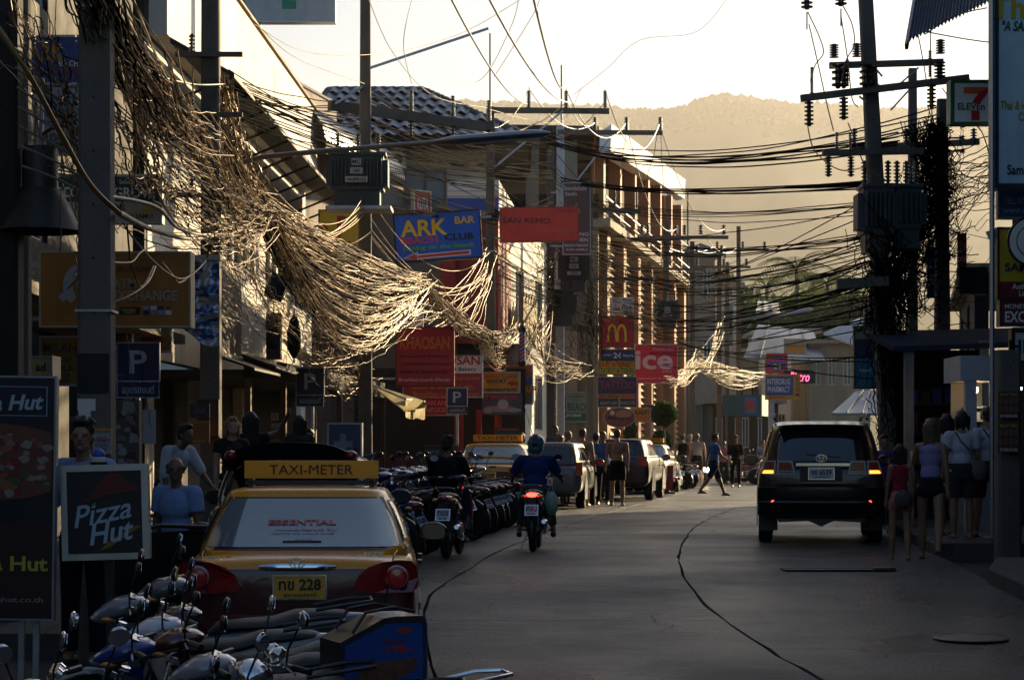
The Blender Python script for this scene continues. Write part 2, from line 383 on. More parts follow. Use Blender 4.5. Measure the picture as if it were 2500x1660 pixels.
# raised kerb island, front right
o=thing('sidewalk',None,None); tag(o,kind='structure')
def isl(y):
    return 5.22+.0*(y)+ (.25*max(0,(y-23.3))**2 if y>23.3 else 0)
b=MB(); rs=[]
for i in range(9):
    y=16+i*1.05; x=isl(y); z=g(y)+.2
    rs.append([(x,y,z-.3),(x,y,z-.04),(x+.04,y,z),(x+4,y,z),(x+4,y,z-.3)])
b.loft(rs,smooth=False); b.build('raised_kerb',M['kerb'],o)
# ------------------------------------------------------------------ hill
RDG=[(-4000,500),(-2000,380),(-400,330),(400,300),(900,268),(1100,252),(1200,258),(1350,264),(1480,272),(1560,280),(1640,276),(1700,258),(1760,243),(1850,250),(1950,262),(2100,268),(2250,276),(2500,296),(3200,340),(5000,450),(7000,560)]
HD=4000.
def hz(x,t):
    px=1250+x/HD*F; yy=interp(RDG,px); H=Z(yy,HD)
    s=t**1.5; z=H*s
    z+=s*10*noise.noise(V((x/150,t*9,0)))*(1 if t<.97 else .6)+s*22*(1-t)*noise.noise(V((x/375,t*3,4)))
    return z
b=MB(); b.grid(lambda u,v:(-4500+9000*u,900+(HD-900)*v,hz(-4500+9000*u,v)-2),300,40)
tag(b.build('hill',mat('hill foliage',(.035,.05,.022),.9,var=.35,vs=.02,spec=.1),sharp=False),kind='structure')
b=MB(); rr=random.Random(5)
ico=[V(p).normalized() for p in [(0,0,1),(.9,0,.3),(.28,.85,.3),(-.72,.53,.3),(-.72,-.53,.3),(.28,-.85,.3),(.72,.53,-.4),(-.28,.85,-.4),(-.9,0,-.4),(-.28,-.85,-.4),(.72,-.53,-.4)]]
icf=[(0,1,2),(0,2,3),(0,3,4),(0,4,5),(0,5,1),(1,6,2),(2,7,3),(3,8,4),(4,9,5),(5,10,1),(6,7,2),(7,8,3),(8,9,4),(9,10,5),(10,6,1)]
for i in range(9000):
    x=rr.uniform(-900,1150); t=1-abs(rr.gauss(0,.035)); t=min(1,max(.85,t))
    s=rr.uniform(3.5,9.5); z=hz(x,t); c=V((x,900+(HD-900)*t+rr.uniform(-9,9),z+s*.35))
    b.add([c+V((p.x*s*rr.uniform(.7,1.2),p.y*s,p.z*s*rr.uniform(.7,1.4))) for p in ico],icf,True)
tag(b.build('hill_trees',mat('hill foliage',(.035,.05,.022),.9),sharp=False),kind='stuff',label='dense forest covering the hazy hill behind the town',cat='forest')
# ------------------------------------------------------------------ haze
b=MB(); b.b2(-4800,4800,-100,4300,-2.2,705)
hm=bpy.data.materials.new('haze air'); hm.use_nodes=True; n=hm.node_tree.nodes; n.remove(n['Principled BSDF'])
pv=n.new('ShaderNodeVolumePrincipled'); pv.inputs['Color'].default_value=(.95,.93,.9,1); pv.inputs['Density'].default_value=.00013; pv.inputs['Anisotropy'].default_value=.38
hm.node_tree.links.new(pv.outputs[0],n['Material Output'].inputs['Volume'])
hz_o=b.build('haze',hm); tag(hz_o,kind='stuff')
# ------------------------------------------------------------------ building helpers
def bld(name,label,p0,p1,cat='building'):
    """Empty at p0; local x runs along the street wall to p1, local y goes into the building"""
    dx,dy=p1[0]-p0[0],p1[1]-p0[1]
    o=thing(name,label,cat,(p0[0],p0[1],0),math.atan2(dy,dx)); return o,math.hypot(dx,dy)
def wallgrid(root,L,z0,z1,ops,m,th=.22,y=0,name='wall'):
    xs=sorted(set([0,L]+[q for o in ops for q in o[:2]])); zs=sorted(set([z0,z1]+[q for o in ops for q in o[2:4]]))
    b=MB()
    for xa,xb in zip(xs,xs[1:]):
        zrun=None
        for za,zb in zip(zs,zs[1:]):
            hole=any(o[0]<=xa+1e-6 and o[1]>=xb-1e-6 and o[2]<=za+1e-6 and o[3]>=zb-1e-6 for o in ops)
            if hole:
                if zrun is not None: b.b2(xa,xb,y,y+th,zrun,za); zrun=None
            elif zrun is None: zrun=za
        if zrun is not None: b.b2(xa,xb,y,y+th,zrun,z1)
    return b.build(name,m,root)
def window(root,x0,x1,z0,z1,y=.08,mull=2,tr=0,fm=None,gm=None,bars=.05):
    f=MB(); t=bars
    f.b2(x0,x1,y-.02,y+.06,z0,z0+t); f.b2(x0,x1,y-.02,y+.06,z1-t,z1)
    f.b2(x0,x0+t,y-.02,y+.06,z0+t,z1-t); f.b2(x1-t,x1,y-.02,y+.06,z0+t,z1-t)
    for i in range(1,mull): xx=x0+(x1-x0)*i/mull; f.b2(xx-t/2,xx+t/2,y-.015,y+.05,z0+t,z1-t)
    for i in range(tr): zz=z0+(z1-z0)*(i+1)/(tr+1); f.b2(x0+t,x1-t,y-.012,y+.045,zz-t/2,zz+t/2)
    w=f.build('window',fm or M['alu'],root)
    for i in range(mull):
        a=x0+(x1-x0)*i/mull+t/2; c=x0+(x1-x0)*(i+1)/mull-t/2
        p=MB(); p.b2(a+.001,c-.001,y+.015,y+.03,z0+t*.5,z1-t*.5); p.build('pane',gm or M['winglass'],w)
    return w
def boxpart(root,name,m,*bs):
    b=MB()
    for q in bs: b.b2(*q)
    return b.build(name,m,root)
def corrsheet(root,name,m,x0,x1,fn,n=40,amp=.03,per=None):
    """corrugated sheet: fn(u,v)->(y,z) path across v; ribs run along v"""
    b=MB(); k=int((x1-x0)/ (per or .15))*4
    def f(u,v):
        y,z=fn(v); return (x0+(x1-x0)*u,y,z+amp*math.sin(u*k*math.pi/2))
    b.grid(f,k,n); return b.build(name,m,root)
# ---------------- left: B1 near dark shop house
B1,L=bld('shop_building','tall dark shop house at the street\'s near left end behind the cable tangle',(-6.3,15),(-6.5,36.5))
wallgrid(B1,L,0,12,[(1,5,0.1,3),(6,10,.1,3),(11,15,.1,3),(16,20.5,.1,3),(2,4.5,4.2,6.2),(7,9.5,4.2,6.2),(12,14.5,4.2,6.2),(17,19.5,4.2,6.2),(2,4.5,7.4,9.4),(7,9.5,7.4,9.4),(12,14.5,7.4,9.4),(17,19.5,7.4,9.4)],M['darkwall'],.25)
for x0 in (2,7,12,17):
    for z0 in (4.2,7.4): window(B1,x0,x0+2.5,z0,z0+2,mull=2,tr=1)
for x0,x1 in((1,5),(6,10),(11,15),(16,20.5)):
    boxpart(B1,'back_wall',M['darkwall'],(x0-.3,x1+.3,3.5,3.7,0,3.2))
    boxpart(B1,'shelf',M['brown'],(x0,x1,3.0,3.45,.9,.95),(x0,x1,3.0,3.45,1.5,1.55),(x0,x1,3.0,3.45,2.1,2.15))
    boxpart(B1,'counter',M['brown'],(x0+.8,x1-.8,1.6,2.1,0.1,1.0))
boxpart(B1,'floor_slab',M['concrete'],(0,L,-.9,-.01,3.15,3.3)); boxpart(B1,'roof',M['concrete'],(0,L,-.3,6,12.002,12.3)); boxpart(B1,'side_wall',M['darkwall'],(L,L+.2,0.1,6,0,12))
# ---------------- left: B2 white fascia building
B2,L=bld('white_building','long white building with blank sunlit fascia and black awning on the left side',(-6.5,38),(-6.02,62))
boxpart(B2,'near_dark_wall',M['darkwall'],(0,13,-.03,-.005,4.85,8.7)) if False else None
wallgrid(B2,L,0,8.7,[(.6,5.6,.1,3),(6.4,11.4,.1,3),(12.2,17,.1,3),(17.8,23,.1,3)]+[(x,x+.95,4.9,7.9) for x in (9,10.2,11.4,12.6,15.4,16.6,17.8,19,20.2,21.4,22.6)],M['white'],.25)
for x in (9,10.2,11.4,12.6,15.4,16.6,17.8,19,20.2,21.4,22.6): window(B2,x,x+.95,4.9,7.9,mull=1,tr=1,fm=mat('teal grey frame',(.12,.20,.20),.5),gm=mat('pale frosted glass',(.50,.50,.40),.3,var=.15))
for x0,x1 in((.6,5.6),(6.4,11.4),(12.2,17),(17.8,23)):
    boxpart(B2,'back_wall',M['darkwall'],(x0-.2,x1+.2,3.5,3.7,0,3.2)); boxpart(B2,'shelf',M['brown'],(x0,x1,3.0,3.45,.9,.95),(x0,x1,3.0,3.45,1.6,1.65))
boxpart(B2,'fascia',M['white'],(0,L,-.35,-.02,8.75,11.1)); boxpart(B2,'coping',mat('rust edge',(.22,.12,.05),.7),(0,L,-.42,.02,11.1,11.16))
boxpart(B2,'end_wall',M['white'],(L,L+.2,.02,5,0,11.1)); boxpart(B2,'near_wall',M['darkwall'],(-.2,0,.02,5,0,11.1)); boxpart(B2,'roof',M['concrete'],(0,L,0.0,5,10.6,10.8))
for i in range(12):
    x=i*2.0; b=MB(); b.prism([(x,-.4,8.7),(x,-1.55,8.05),(x,-1.55,7.97),(x,-.4,8.6)],(1.97,0,0)); b.build('awning_panel',mat('black awning metal',(.02,.018,.017),.6,var=.3),B2)
    b=MB(); b.bar((x+.1,-1.5,8.0),(x+.1,-.02,7.4),.05,.05); b.build('awning_strut',M['black'],B2)
boxpart(B2,'step',M['concrete'],(0,L,-1.0,-.02,0,.2))
# shop fascia boards in front, each a board
for i,(ya,yb,zt,zb,mt) in enumerate([(35.2,38.2,4.5,3.0,mat('grey vinyl board',(.42,.36,.30),.6,dirt=.4)),(38.4,42.6,4.6,3.15,M['white']),(42.8,46.6,4.65,3.1,mat('cream vinyl board',(.62,.52,.38),.6,dirt=.35)),(46.9,51.5,4.5,3.2,M['white'])]):
    o,l=bld('fascia_board',['grey vinyl fascia board over the shop left of the black loudspeaker','sunlit white fascia board over the dark shop with the hanging loudspeaker','cream fascia board beside the hanging loudspeaker','farthest white fascia board over the left shops'][i],(-4.95+.12*0,ya),(-4.85,yb),'fascia board')
    boxpart(o,'board',mt,(0,l,0,.12,zb,zt)); boxpart(o,'frame',M['alu'],(0,l,-.03,.0,zt,zt+.06),(0,l,-.03,.0,zb-.06,zb)); boxpart(o,'bracket',M['steel'],(.3,.36,.12,1.3,zt-.2,zt-.14),(l-.4,l-.34,.12,1.3,zt-.2,zt-.14))
    b=MB(); b.prism([(0,-.05,zb-.07),(0,-.7,zb-.3),(0,-.7,zb-.34),(0,-.05,zb-.12)],(l,0,0)); b.build('lower_awning',mat('black awning metal',(.02,.018,.017),.6),o)
# ---------------- parapet building behind
B3,L=bld('parapet_building','grey pink stained parapet building with air conditioner on its roof',(X(640,62.5),62.5),(X(822,70),70))
wallgrid(B3,L,0,12.6,[],M['pinkgrey'],.3); boxpart(B3,'side_wall',M['pinkgrey'],(L,L+.2,.1,4,0,12.3)); boxpart(B3,'coping',M['concrete'],(-.05,L+.05,-.05,.35,12.6,12.68))
o=thing('air_conditioner','grey air conditioner unit on the roof beside the green columns','air conditioner',V((X(664,66),66,12.68)))
boxpart(o,'casing',mat('ac casing',(.42,.41,.38),.5,dirt=.2),(-.45,.45,-.15,.15,0,.62),(-.4,-.3,-.16,.16,-.6,0),(.3,.4,-.16,.16,-.6,0))
for i in range(7): boxpart(o,'slat',M['black'],(-.38,-.05,-.165,-.152,.08+i*.07,.11+i*.07))
MB().lathe([(.2,0),(.2,.01),(.03,.02)],X=T(.2,-.15,.31)@RX(rad(90)),n=16).build('fan_grille',M['black'],o)
# curved corrugated canopy
o=thing('curved_canopy','curved corrugated metal canopy below the tiled roof','canopy',(X(700,61),61,0),math.atan2(9.5,X(915,72)-X(700,61)))
def cf(v): a=v*1.5; return (.2-1.5*math.sin(a)*.9, Z(250,61)+.1-1.25*(1-math.cos(a)))
corrsheet(o,'sheet',M['corr'],0,9.6,cf,10,.05,.3); boxpart(o,'fascia',M['darkwall'],(0,9.6,-1.16,-1.1,Z(250,61)-1.5,Z(250,61)-1.15)); boxpart(o,'back_wall',M['pinkgrey'],(0,9.6,.25,.5,5,Z(250,61)+.2))
# ---------------- B4 tiled hip roof house
d4=74.
B4=thing('tiled_roof_house','beige house with a grey tiled hip roof above the transformer','house',(0,0,0))
x0,x1=X(775,d4),X(1285,d4); ze=Z(345,d4)
b=MB(); b.b2(x0,x1-1.2,d4,d4+9,0,ze-.3); b.build('wall',M['beige'],B4)
boxpart(B4,'eave_soffit',M['darkwall'],(x0-.6,x1+.1,d4-1.2,d4+9,ze-.3,ze-.12))
rx0,rx1=X(800,78),X(1030,78); zr=Z(226,79)
roof=MB(); A=(x0-.7,d4-1.3,ze-.1);B_=(x1+.2,d4-1.3,ze-.1);C_=(x1+.2,d4+9.3,ze-.1);D_=(x0-.7,d4+9.3,ze-.1);E_=(rx0,d4+4.5,zr);F_=(rx1,d4+4.5,zr)
roof.add([A,B_,C_,D_,E_,F_],[(0,1,5,4),(1,2,5),(2,3,4,5),(3,0,4)]); rf=roof.build('roof',M['roofdark'],B4)
# tiles: front slope
nrow=7
tm=MB()
def tf(u,v):
    a=u*2*math.pi; return ((u-.5)*.42,v*.86,.05*math.sin(a)+.05*(1-v))
tm.grid(tf,6,1); tme=tm.mesh('tile',M['roofgrey'])
slope=V((0,5.8,zr-ze+.1)); sl_len=slope.length; sd_=slope.normalized()
for r in range(nrow):
    t=r/nrow; p=V((0,d4-1.3,ze-.05))+slope*t; xa=A[0]+(E_[0]-A[0])*t+.2; xb=B_[0]+(F_[0]-B_[0])*t-.2
    n=int((xb-xa)/.42)
    for k in range(n):
        q=link('tile',tme,rf); q.location=(xa+.2+k*.42,p.y+RN.uniform(-.01,.01),p.z+.06+RN.uniform(0,.012)); q.rotation_euler=(math.atan2(slope.z,slope.y)-.03,0,0); q.scale=(1,sl_len/nrow/.83,1)
for (p,q) in((E_,F_),(F_,B_),(E_,A)):
    p=V(p);q=V(q); n=int((q-p).length/.34)
    for k in range(n):
        c=p+(q-p)*(k+.5)/n; b=MB(); b.tube([c-(q-p).normalized()*.2,c+(q-p).normalized()*.2],[.13,.16],6); b.build('ridge_tile',M['roofdark'],rf)
xw=X(985,d4),X(1090,d4)
wf=window(B4,xw[0],xw[1],Z(525,d4),Z(415,d4),y=d4-.1,mull=2,bars=.1,fm=mat('brown timber frame',(.16,.09,.05),.6),gm=mat('grey curtain glass',(.10,.11,.13),.2))
xw=X(800,d4),X(880,d4); window(B4,xw[0],xw[1],Z(600,d4),Z(450,d4),y=d4-.1,mull=2,bars=.1)
o=thing('wall_air_conditioner','white air conditioner hung on the beige wall right of the transformer','air conditioner',(X(962,d4-.5),d4-.45,Z(415,d4)))
boxpart(o,'casing',M['white'],(-.4,.4,0,.35,0,.6)); MB().lathe([(.2,0),(.2,.01),(.03,.02)],X=T(.1,0,.3)@RX(rad(90)),n=14).build('fan_grille',M['black'],o)
# ---------------- B5 blue and white corner shop
B5=thing('striped_shop_building','corner shop building with white and blue top band and red lower wall','building',(0,0,0))
a0,a1=X(1092,66),X(1218,66); s1=(X(1292,82),82)
def prz(name,m,za,zb,in0=0.):
    b=MB(); b.prism([(a0+in0,66+in0,za),(a1-in0,66+in0,za),(s1[0]-in0,82,za),(a0+in0,82,za)],(0,0,zb-za)); return b.build(name,m,B5)
prz('white_band',M['white'],Z(484,66),Z(440,66)); prz('blue_band',M['blue'],Z(535,66),Z(484,66)-.003); prz('wall',M['red'],4.6,Z(535,66)-.003,.02); prz('ground_floor',M['darkwall'],0,4.597,.3)
b=MB()
for i in range(3): b.b2(a0,a1,65.97,65.99,Z(440,66)-.17*(i+1)-.012,Z(440,66)-.17*(i+1)+.012)
b.build('band_joint',M['alu'],B5)
o=B5
boxpart(o,'red_pilaster',M['red'],(a0-.2,a0+.25,65.6,65.95,0,Z(610,66)))
# white block with lit side column right of it
B5b,L=bld('white_column_building','narrow white building with sunlit side wall behind the orange lounge sign',(X(1228,70),70),(X(1400,90),90))
wallgrid(B5b,L,0,9.2,[(3,5,5.5,7.5),(8,10,5.5,7.5),(13,15,5.5,7.5),(3,5,2,4),(8,10,2,4),(13,15,2,4)],M['white'],.3)
for x in(3,8,13): window(B5b,x,x+2,5.5,7.5,mull=2); window(B5b,x,x+2,2,4,mull=2)
boxpart(B5b,'front_wall',M['beige'],(-.2,0,0,6,0,9.2)); boxpart(B5b,'roof',M['concrete'],(-.3,L,-.2,6,9.2,9.35)); 
b=MB()
for i in range(16): b.bar((1.2+i*.22,-.5-.0*i,5.1+.25*math.sin(i*1.3)),(1.2+i*.22,-.5,6.4+.2*math.sin(i*2.1)),.16,.05)
b.build('picket_screen',mat('ochre pickets',(.30,.22,.05),.6),B5b)
# ---------------- B6 hotel with louvred wall and tall columns
B6,L=bld('columned_hotel','four storey hotel with terracotta columns under a sweeping white roof edge',(X(1462,84),84),(X(1672,118),118))
zf=Z(592,90)
wallgrid(B6,L,1.2,zf,[],mat('cream wall behind boards',(.40,.32,.20),.8),.3,y=.35)
cx=[1.2+i*5.2 for i in range(7)]
for i,x in enumerate(cx):
    boxpart(B6,'pilaster',M['orange'],(x,x+.9,-.18,.33,1.2,zf))
    top=14.0+(x/L)*.6
    if i<7: boxpart(B6,'column',M['orange'],(x+.2,x+.75,0,.5,zf+.35,top))
boxpart(B6,'floor_slab',M['beige'],(-.3,L+.3,-.5,6,zf+.003,zf+.35)); boxpart(B6,'plinth',M['beige'],(-.6,L+.5,-.8,2,1.0,1.2)); boxpart(B6,'ground_floor',M['darkwall'],(0,L,.8,6,0,1.0))
for i in range(7):
    x=cx[i]+.9; x2=(cx[i+1] if i<6 else L); b=MB(); z=1.25
    while z<zf-.1: b.add([(x,.33,z),(x2,.33,z),(x2,.12,z+.03),(x,.12,z+.03),(x2,.3,z+.26),(x,.3,z+.26)],[(0,1,2,3),(3,2,4,5)]); z+=.3
    tag(b.build('siding_boards',M['siding'],B6),kind='stuff')
b=MB(); b.b2(-.2,0,0,6,0,zf); b.build('front_wall',M['beige'],B6); 
boxpart(B6,'upper_wall',M['darkwall'],(3,L-1,4.5,5,zf+.35,14.3)); boxpart(B6,'railing',M['steel'],(0,L,-.3,-.25,zf+1.2,zf+1.26),(0,L,-.3,-.26,zf+.8,zf+.83))
# roof slab: corners by photo
ra=V((X(1195,80),80,Z(318,80))); rb_=V((X(1462,82),82,Z(322,82))); rc=V((X(1652,122),122,Z(452,122)));rd=V((X(1300,120),120,Z(470,120)))
b=MB(); b.prism([ra,rb_,rc,rd],(0,0,.22)); 
for q in range(len(b.v)): pass
B6i=B6.matrix_basis.inverted() if False else (T(*B6.location)@RZ(B6.rotation_euler.z)).inverted()
b.v=[tuple(B6i@V(p)) for p in b.v]; b.build('roof_slab',mat('dark timber soffit',(.06,.045,.03),.8,var=.3,vs=1),B6)
b=MB(); e=V((.35,-.0,0)); b.add([rb_+V((0,0,-.85)),rb_+V((.05,0,.0)),rc+V((.05,0,0)),rc+V((0,0,-.9)),rb_+V((.45,0,-.75)),rb_+V((.5,0,.3)),rc+V((.5,0,.3)),rc+V((.45,0,-.8))],[(0,3,2,1),(4,5,6,7),(1,2,6,5),(0,4,7,3),(0,1,5,4),(3,7,6,2)])
b.v=[tuple(B6i@V(p)) for p in b.v]; b.build('roof_fascia',mat('white metal fascia',(.85,.83,.8),.35,var=.06),B6)
for i in range(6):
    p=ra.lerp(rd,(i+.4)/6.); q=rb_.lerp(rc,(i+.4)/6.); b=MB(); b.bar(p+V((0,0,-.12)),q+V((0,0,-.12)),.25,.2); b.v=[tuple(B6i@V(p)) for p in b.v]; b.build('rafter',M['brown'],B6)
for px_,dd in((1205,80.6),(1300,81),(1395,81.5)):
    b=MB(); b.b2(X(px_,dd)-.25,X(px_,dd)+.25,dd+.8,dd+1.3,0,Z(335,dd)); b.v=[tuple(B6i@V(p)) for p in b.v]; b.build('front_column',M['beige'],B6)
b=MB(); b.b2(X(1240,84),X(1462,84),84.5,84.8,0,Z(470,84)); b.v=[tuple(B6i@V(p)) for p in b.v]; b.build('front_screen_wall',M['darkwall'],B6)
# ---------------- B7 houses further along
def simple_house(name,label,px0,px1,d,ytop,mt,nw=3,nf=2,dep=8,roof=None,gable=False,yb=None):
    x0,x1=X(px0,d),X(px1,d); zt=Z(ytop,d); W=x1-x0
    o=thing(name,label,'house',(x0,d,0))
    ops=[]
    for f in range(nf):
        za=zt*(f+.35)/nf; zb=zt*(f+.8)/nf
        for k in range(nw): ops.append((W*(k+.22)/nw,W*(k+.78)/nw,za,zb))
    wallgrid(o,W,0,zt,ops,mt,.2)
    for q in ops: window(o,*q,mull=2,bars=.07)
    boxpart(o,'side_wall',mt,(0,.2,.2,dep,0,zt),(W-.2,W,.2,dep,0,zt)); boxpart(o,'back_wall',M['darkwall'],(.2,W-.2,dep-.2,dep,0,zt))
    if gable:
        b=MB(); b.prism([(-.5,-.6,zt),(W+.5,-.6,zt),(W/2,-.6,zt+W*.3)],(0,dep+1,0)); b.build('roof',roof or M['roofgrey'],o)
    else:
        boxpart(o,'roof',roof or M['concrete'],(-.4,W+.4,-.6,dep,zt,zt+.25))
    return o
simple_house('house','pale yellow gabled house beyond the columned hotel',1672,1745,124,618,M['beige'],2,3,gable=True)
simple_house('house','white flat roofed house behind the small concrete poles',1668,1800,132,700,M['white'],3,2)
simple_house('house','low cream house beneath the palms',1790,1860,140,860,M['beige'],2,1)
simple_house('shop_house','white two storey shop house with blue awning at the bend',1860,1990,138,812,M['white'],4,2)
simple_house('shop_house','grey shop house with dark gable at the bend of the street',1975,2125,126,840,M['beige'],4,2,gable=False)
simple_house('shop_house','dark shop row behind the pharmacy sign',1740,1900,118,985,M['darkwall'],5,1)
# hipped metal roofs
def metal_roof(label,pts,m,thick=.12):
    o=thing('metal_roof',label,'roof',tuple(V(pts[0])))
    q=[V(p)-V(pts[0]) for p in pts]; b=MB(); b.prism(q,(0,0,-thick)); b.build('sheet',m,o)
    # standing seams
    n=max(3,int((q[1]-q[0]).length/.9))
    for i in range(1,n):
        a=q[0].lerp(q[1],i/n); c=q[3].lerp(q[2],i/n) if len(q)>3 else q[2]
        b=MB(); b.bar(a+V((0,0,.03)),c+V((0,0,.03)),.06,.06); b.build('seam',m,o)
    return o
metal_roof('blue grey hipped metal roof seen beyond the pharmacy sign',[P(1815,872,122),P(2015,880,122),P(1985,808,132),P(1850,792,132)],mat('blue grey sheet',(.16,.20,.24),.45,metal=.2,var=.15,vs=.6))
metal_roof('pale sunlit gable roof left of the right pole cluster',[P(2010,812,118),P(2135,858,118),P(2150,760,120),P(2120,768,132)],mat('pale sheet',(.55,.56,.57),.45,metal=.1,var=.1))
metal_roof('grey metal hip roof above the shop left of the right poles',[P(2030,1008,95),P(2142,1008,95),P(2142,952,99),P(2090,955,100)],mat('blue grey sheet',(.24,.29,.34),.45,metal=.2,var=.15))
metal_roof('bright white sheet roof below the street lamps',[P(1845,760,122),P(1905,765,122),P(1900,738,130),P(1850,735,130)],M['white'])
# teal bank canopy box with white end
o=thing('bank_canopy','teal box canopy with red and blue cross emblem and pale end panel','canopy',(X(1765,104),104,0))
W=X(1860,104)-X(1765,104); zt,zb=Z(964,104),Z(1015,104)
boxpart(o,'front_panel',mat('teal panel',(.02,.10,.13),.5),(0,W,0,.15,zb,zt))
b=MB(); b.prism([(W,0,zb),(W,0,zt),(W+1.0,4,zt),(W+1.0,4,zb)],(-.15,.05,0)); b.build('end_panel',M['white'],o)
boxpart(o,'emblem',mat('emblem blue',(.08,.15,.40),.5),(W*.56,W*.86,-.03,-.002,zb+.12,zt-.1)); cxm=W*.71; czm=(zt+zb)/2
boxpart(o,'emblem_cross',mat('emblem red',(.45,.04,.03),.5),(cxm-.09,cxm+.09,-.05,-.032,czm-.3,czm+.3),(cxm-.3,cxm-.09,-.05,-.032,czm-.09,czm+.09),(cxm+.09,cxm+.3,-.05,-.032,czm-.09,czm+.09))
boxpart(o,'pillar',M['darkwall'],(.3,.6,.5,.8,0,zb),(W-.5,W-.2,.5,.8,0,zb)); boxpart(o,'canopy_roof',M['concrete'],(0,W,.15,4,zt-.15,zt-.02))
# ---------------- the street carries on behind the camera
for i,(x0,x1,y0,y1,h) in enumerate([(-14,-5.6,-18,13,6),(-15,-5.6,-52,-18.5,7),(9,18,-18,12,6),(8.5,18,-52,-18.5,7)]):
    o=thing('shop_building','plain shop house of the street behind the camera, %s'%['left side, nearer','left side, farther','right side, nearer','right side, farther','closing the street'][i],'building',(0,0,0)); boxpart(o,'wall',mat('shaded shop wall',(.10,.09,.08),.8,var=.3,vs=.6),(x0,x1,y0,y1,-1.5,h)); boxpart(o,'roof',M['concrete'],(x0-.3,x1+.3,y0,y1,h+.003,h+.25))
# ---------------- right side buildings
R1=thing('tall_shop_building','tall dark shop building filling the far right edge behind the big signs','building',(0,0,0))
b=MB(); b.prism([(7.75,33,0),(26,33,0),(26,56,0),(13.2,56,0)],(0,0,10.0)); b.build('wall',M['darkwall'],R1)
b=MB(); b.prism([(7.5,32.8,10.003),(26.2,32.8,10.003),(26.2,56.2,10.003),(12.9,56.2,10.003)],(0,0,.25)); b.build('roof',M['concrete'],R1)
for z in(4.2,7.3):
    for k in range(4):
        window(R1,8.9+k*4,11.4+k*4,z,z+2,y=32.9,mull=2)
R0=thing('shop_building','plain dark shop building on the near right kerb just past the picture edge','building',(0,0,0))  # out of view, put in to keep the sun off the near road
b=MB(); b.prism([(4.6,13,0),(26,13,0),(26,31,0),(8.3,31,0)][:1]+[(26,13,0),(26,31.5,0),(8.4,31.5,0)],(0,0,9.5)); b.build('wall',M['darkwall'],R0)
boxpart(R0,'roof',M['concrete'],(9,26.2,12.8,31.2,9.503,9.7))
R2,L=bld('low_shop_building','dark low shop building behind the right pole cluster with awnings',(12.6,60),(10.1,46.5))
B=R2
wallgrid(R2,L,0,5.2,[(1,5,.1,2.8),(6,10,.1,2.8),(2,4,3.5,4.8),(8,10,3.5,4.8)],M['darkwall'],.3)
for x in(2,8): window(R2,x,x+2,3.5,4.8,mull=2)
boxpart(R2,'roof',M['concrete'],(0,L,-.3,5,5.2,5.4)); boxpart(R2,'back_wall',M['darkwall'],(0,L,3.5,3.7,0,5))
R3=thing('shop_stall','open fronted shop stall with dark roof behind the walking women','stall',(0,0,0))
xa,xb=X(2190,34),X(2400,34)
boxpart(R3,'back_wall',M['darkwall'],(xa+.3,xb+.6,36.5,36.7,0,3.05))
b=MB(); b.prism([(xa-.2,33.2,Z(858,33.2)),(xb+.7,33.2,Z(846,33.2)),(xb+1.1,36.6,Z(812,36.6)),(xa-.1,36.6,Z(820,36.6))],(0,0,.08)); b.build('roof',mat('dull stall roof sheet',(.03,.04,.06),.9,spec=.05,var=.3),R3)
for i in range(4):
    z=.6+i*.5; boxpart(R3,'shelf',M['brown'],(xa+.5,xb+.3,36.1,36.5,z,z+.04))
    for k in range(9):
        b=MB(); x=xa+.6+k*.2; hh=RN.uniform(.15,.35); b.b2(x,x+.15,36.15,36.35,z+.042,z+.042+hh); b.build('merchandise',RN.choice([M['red'],M['blue'],M['white'],M['brown'],M['orange'],M['darkwall']]),R3)
boxpart(R3,'post',M['concrete'],(xa,xa+.14,33.3,33.44,.1,Z(850,33.2)),(xb-.2,xb-.06,33.3,33.44,.1,Z(830,33.2)))
# white kiosk
o=thing('white_kiosk','white kiosk with glowing bulb and shelves at the right edge','kiosk',(X(2345,31),31,.17))
W=X(2440,31)-X(2345,31); zt=Z(868,31)-.17; zs=Z(930,31)-.17
kw=mat('kiosk white',(.50,.52,.56),.5,dirt=.15)
boxpart(o,'upper_box',kw,(0,W,0,1.2,zs,zt)); boxpart(o,'corner_post',kw,(.08,.24,.02,.16,0,zs)); boxpart(o,'back_wall',mat('kiosk interior',(.35,.30,.22),.6),(.1,W,1.15,1.2,0,zs)); boxpart(o,'counter',kw,(.24,W,.1,.5,0,.9))
for i in range(5): boxpart(o,'shelf',kw,(.26,W,.7,1.14,1.0+i*.2,1.03+i*.2))
for i in range(4):
    for k in range(5):
        if RN.random()<.8: boxpart(o,'merchandise',RN.choice([M['brown'],M['red'],M['black'],M['white']]),(.3+k*.09,.36+k*.09,.75,.85,1.032+i*.2,1.1+i*.2+RN.uniform(0,.06)))
b=MB(); b.ell((.30,.35,zs-.12),(.035,.035,.05)); b.build('bulb',mat('warm bulb',(.9,.7,.4),.3,emit=(1,.55,.2),es=30,var=0),o)
b=MB(); b.b2(.55,W+.4,.3,.36,zs-.12,zs-.08); b.build('tube_lamp',mat('white tube',(.9,.9,.9),.3,emit=(.8,1,.95),es=8,var=0),o)
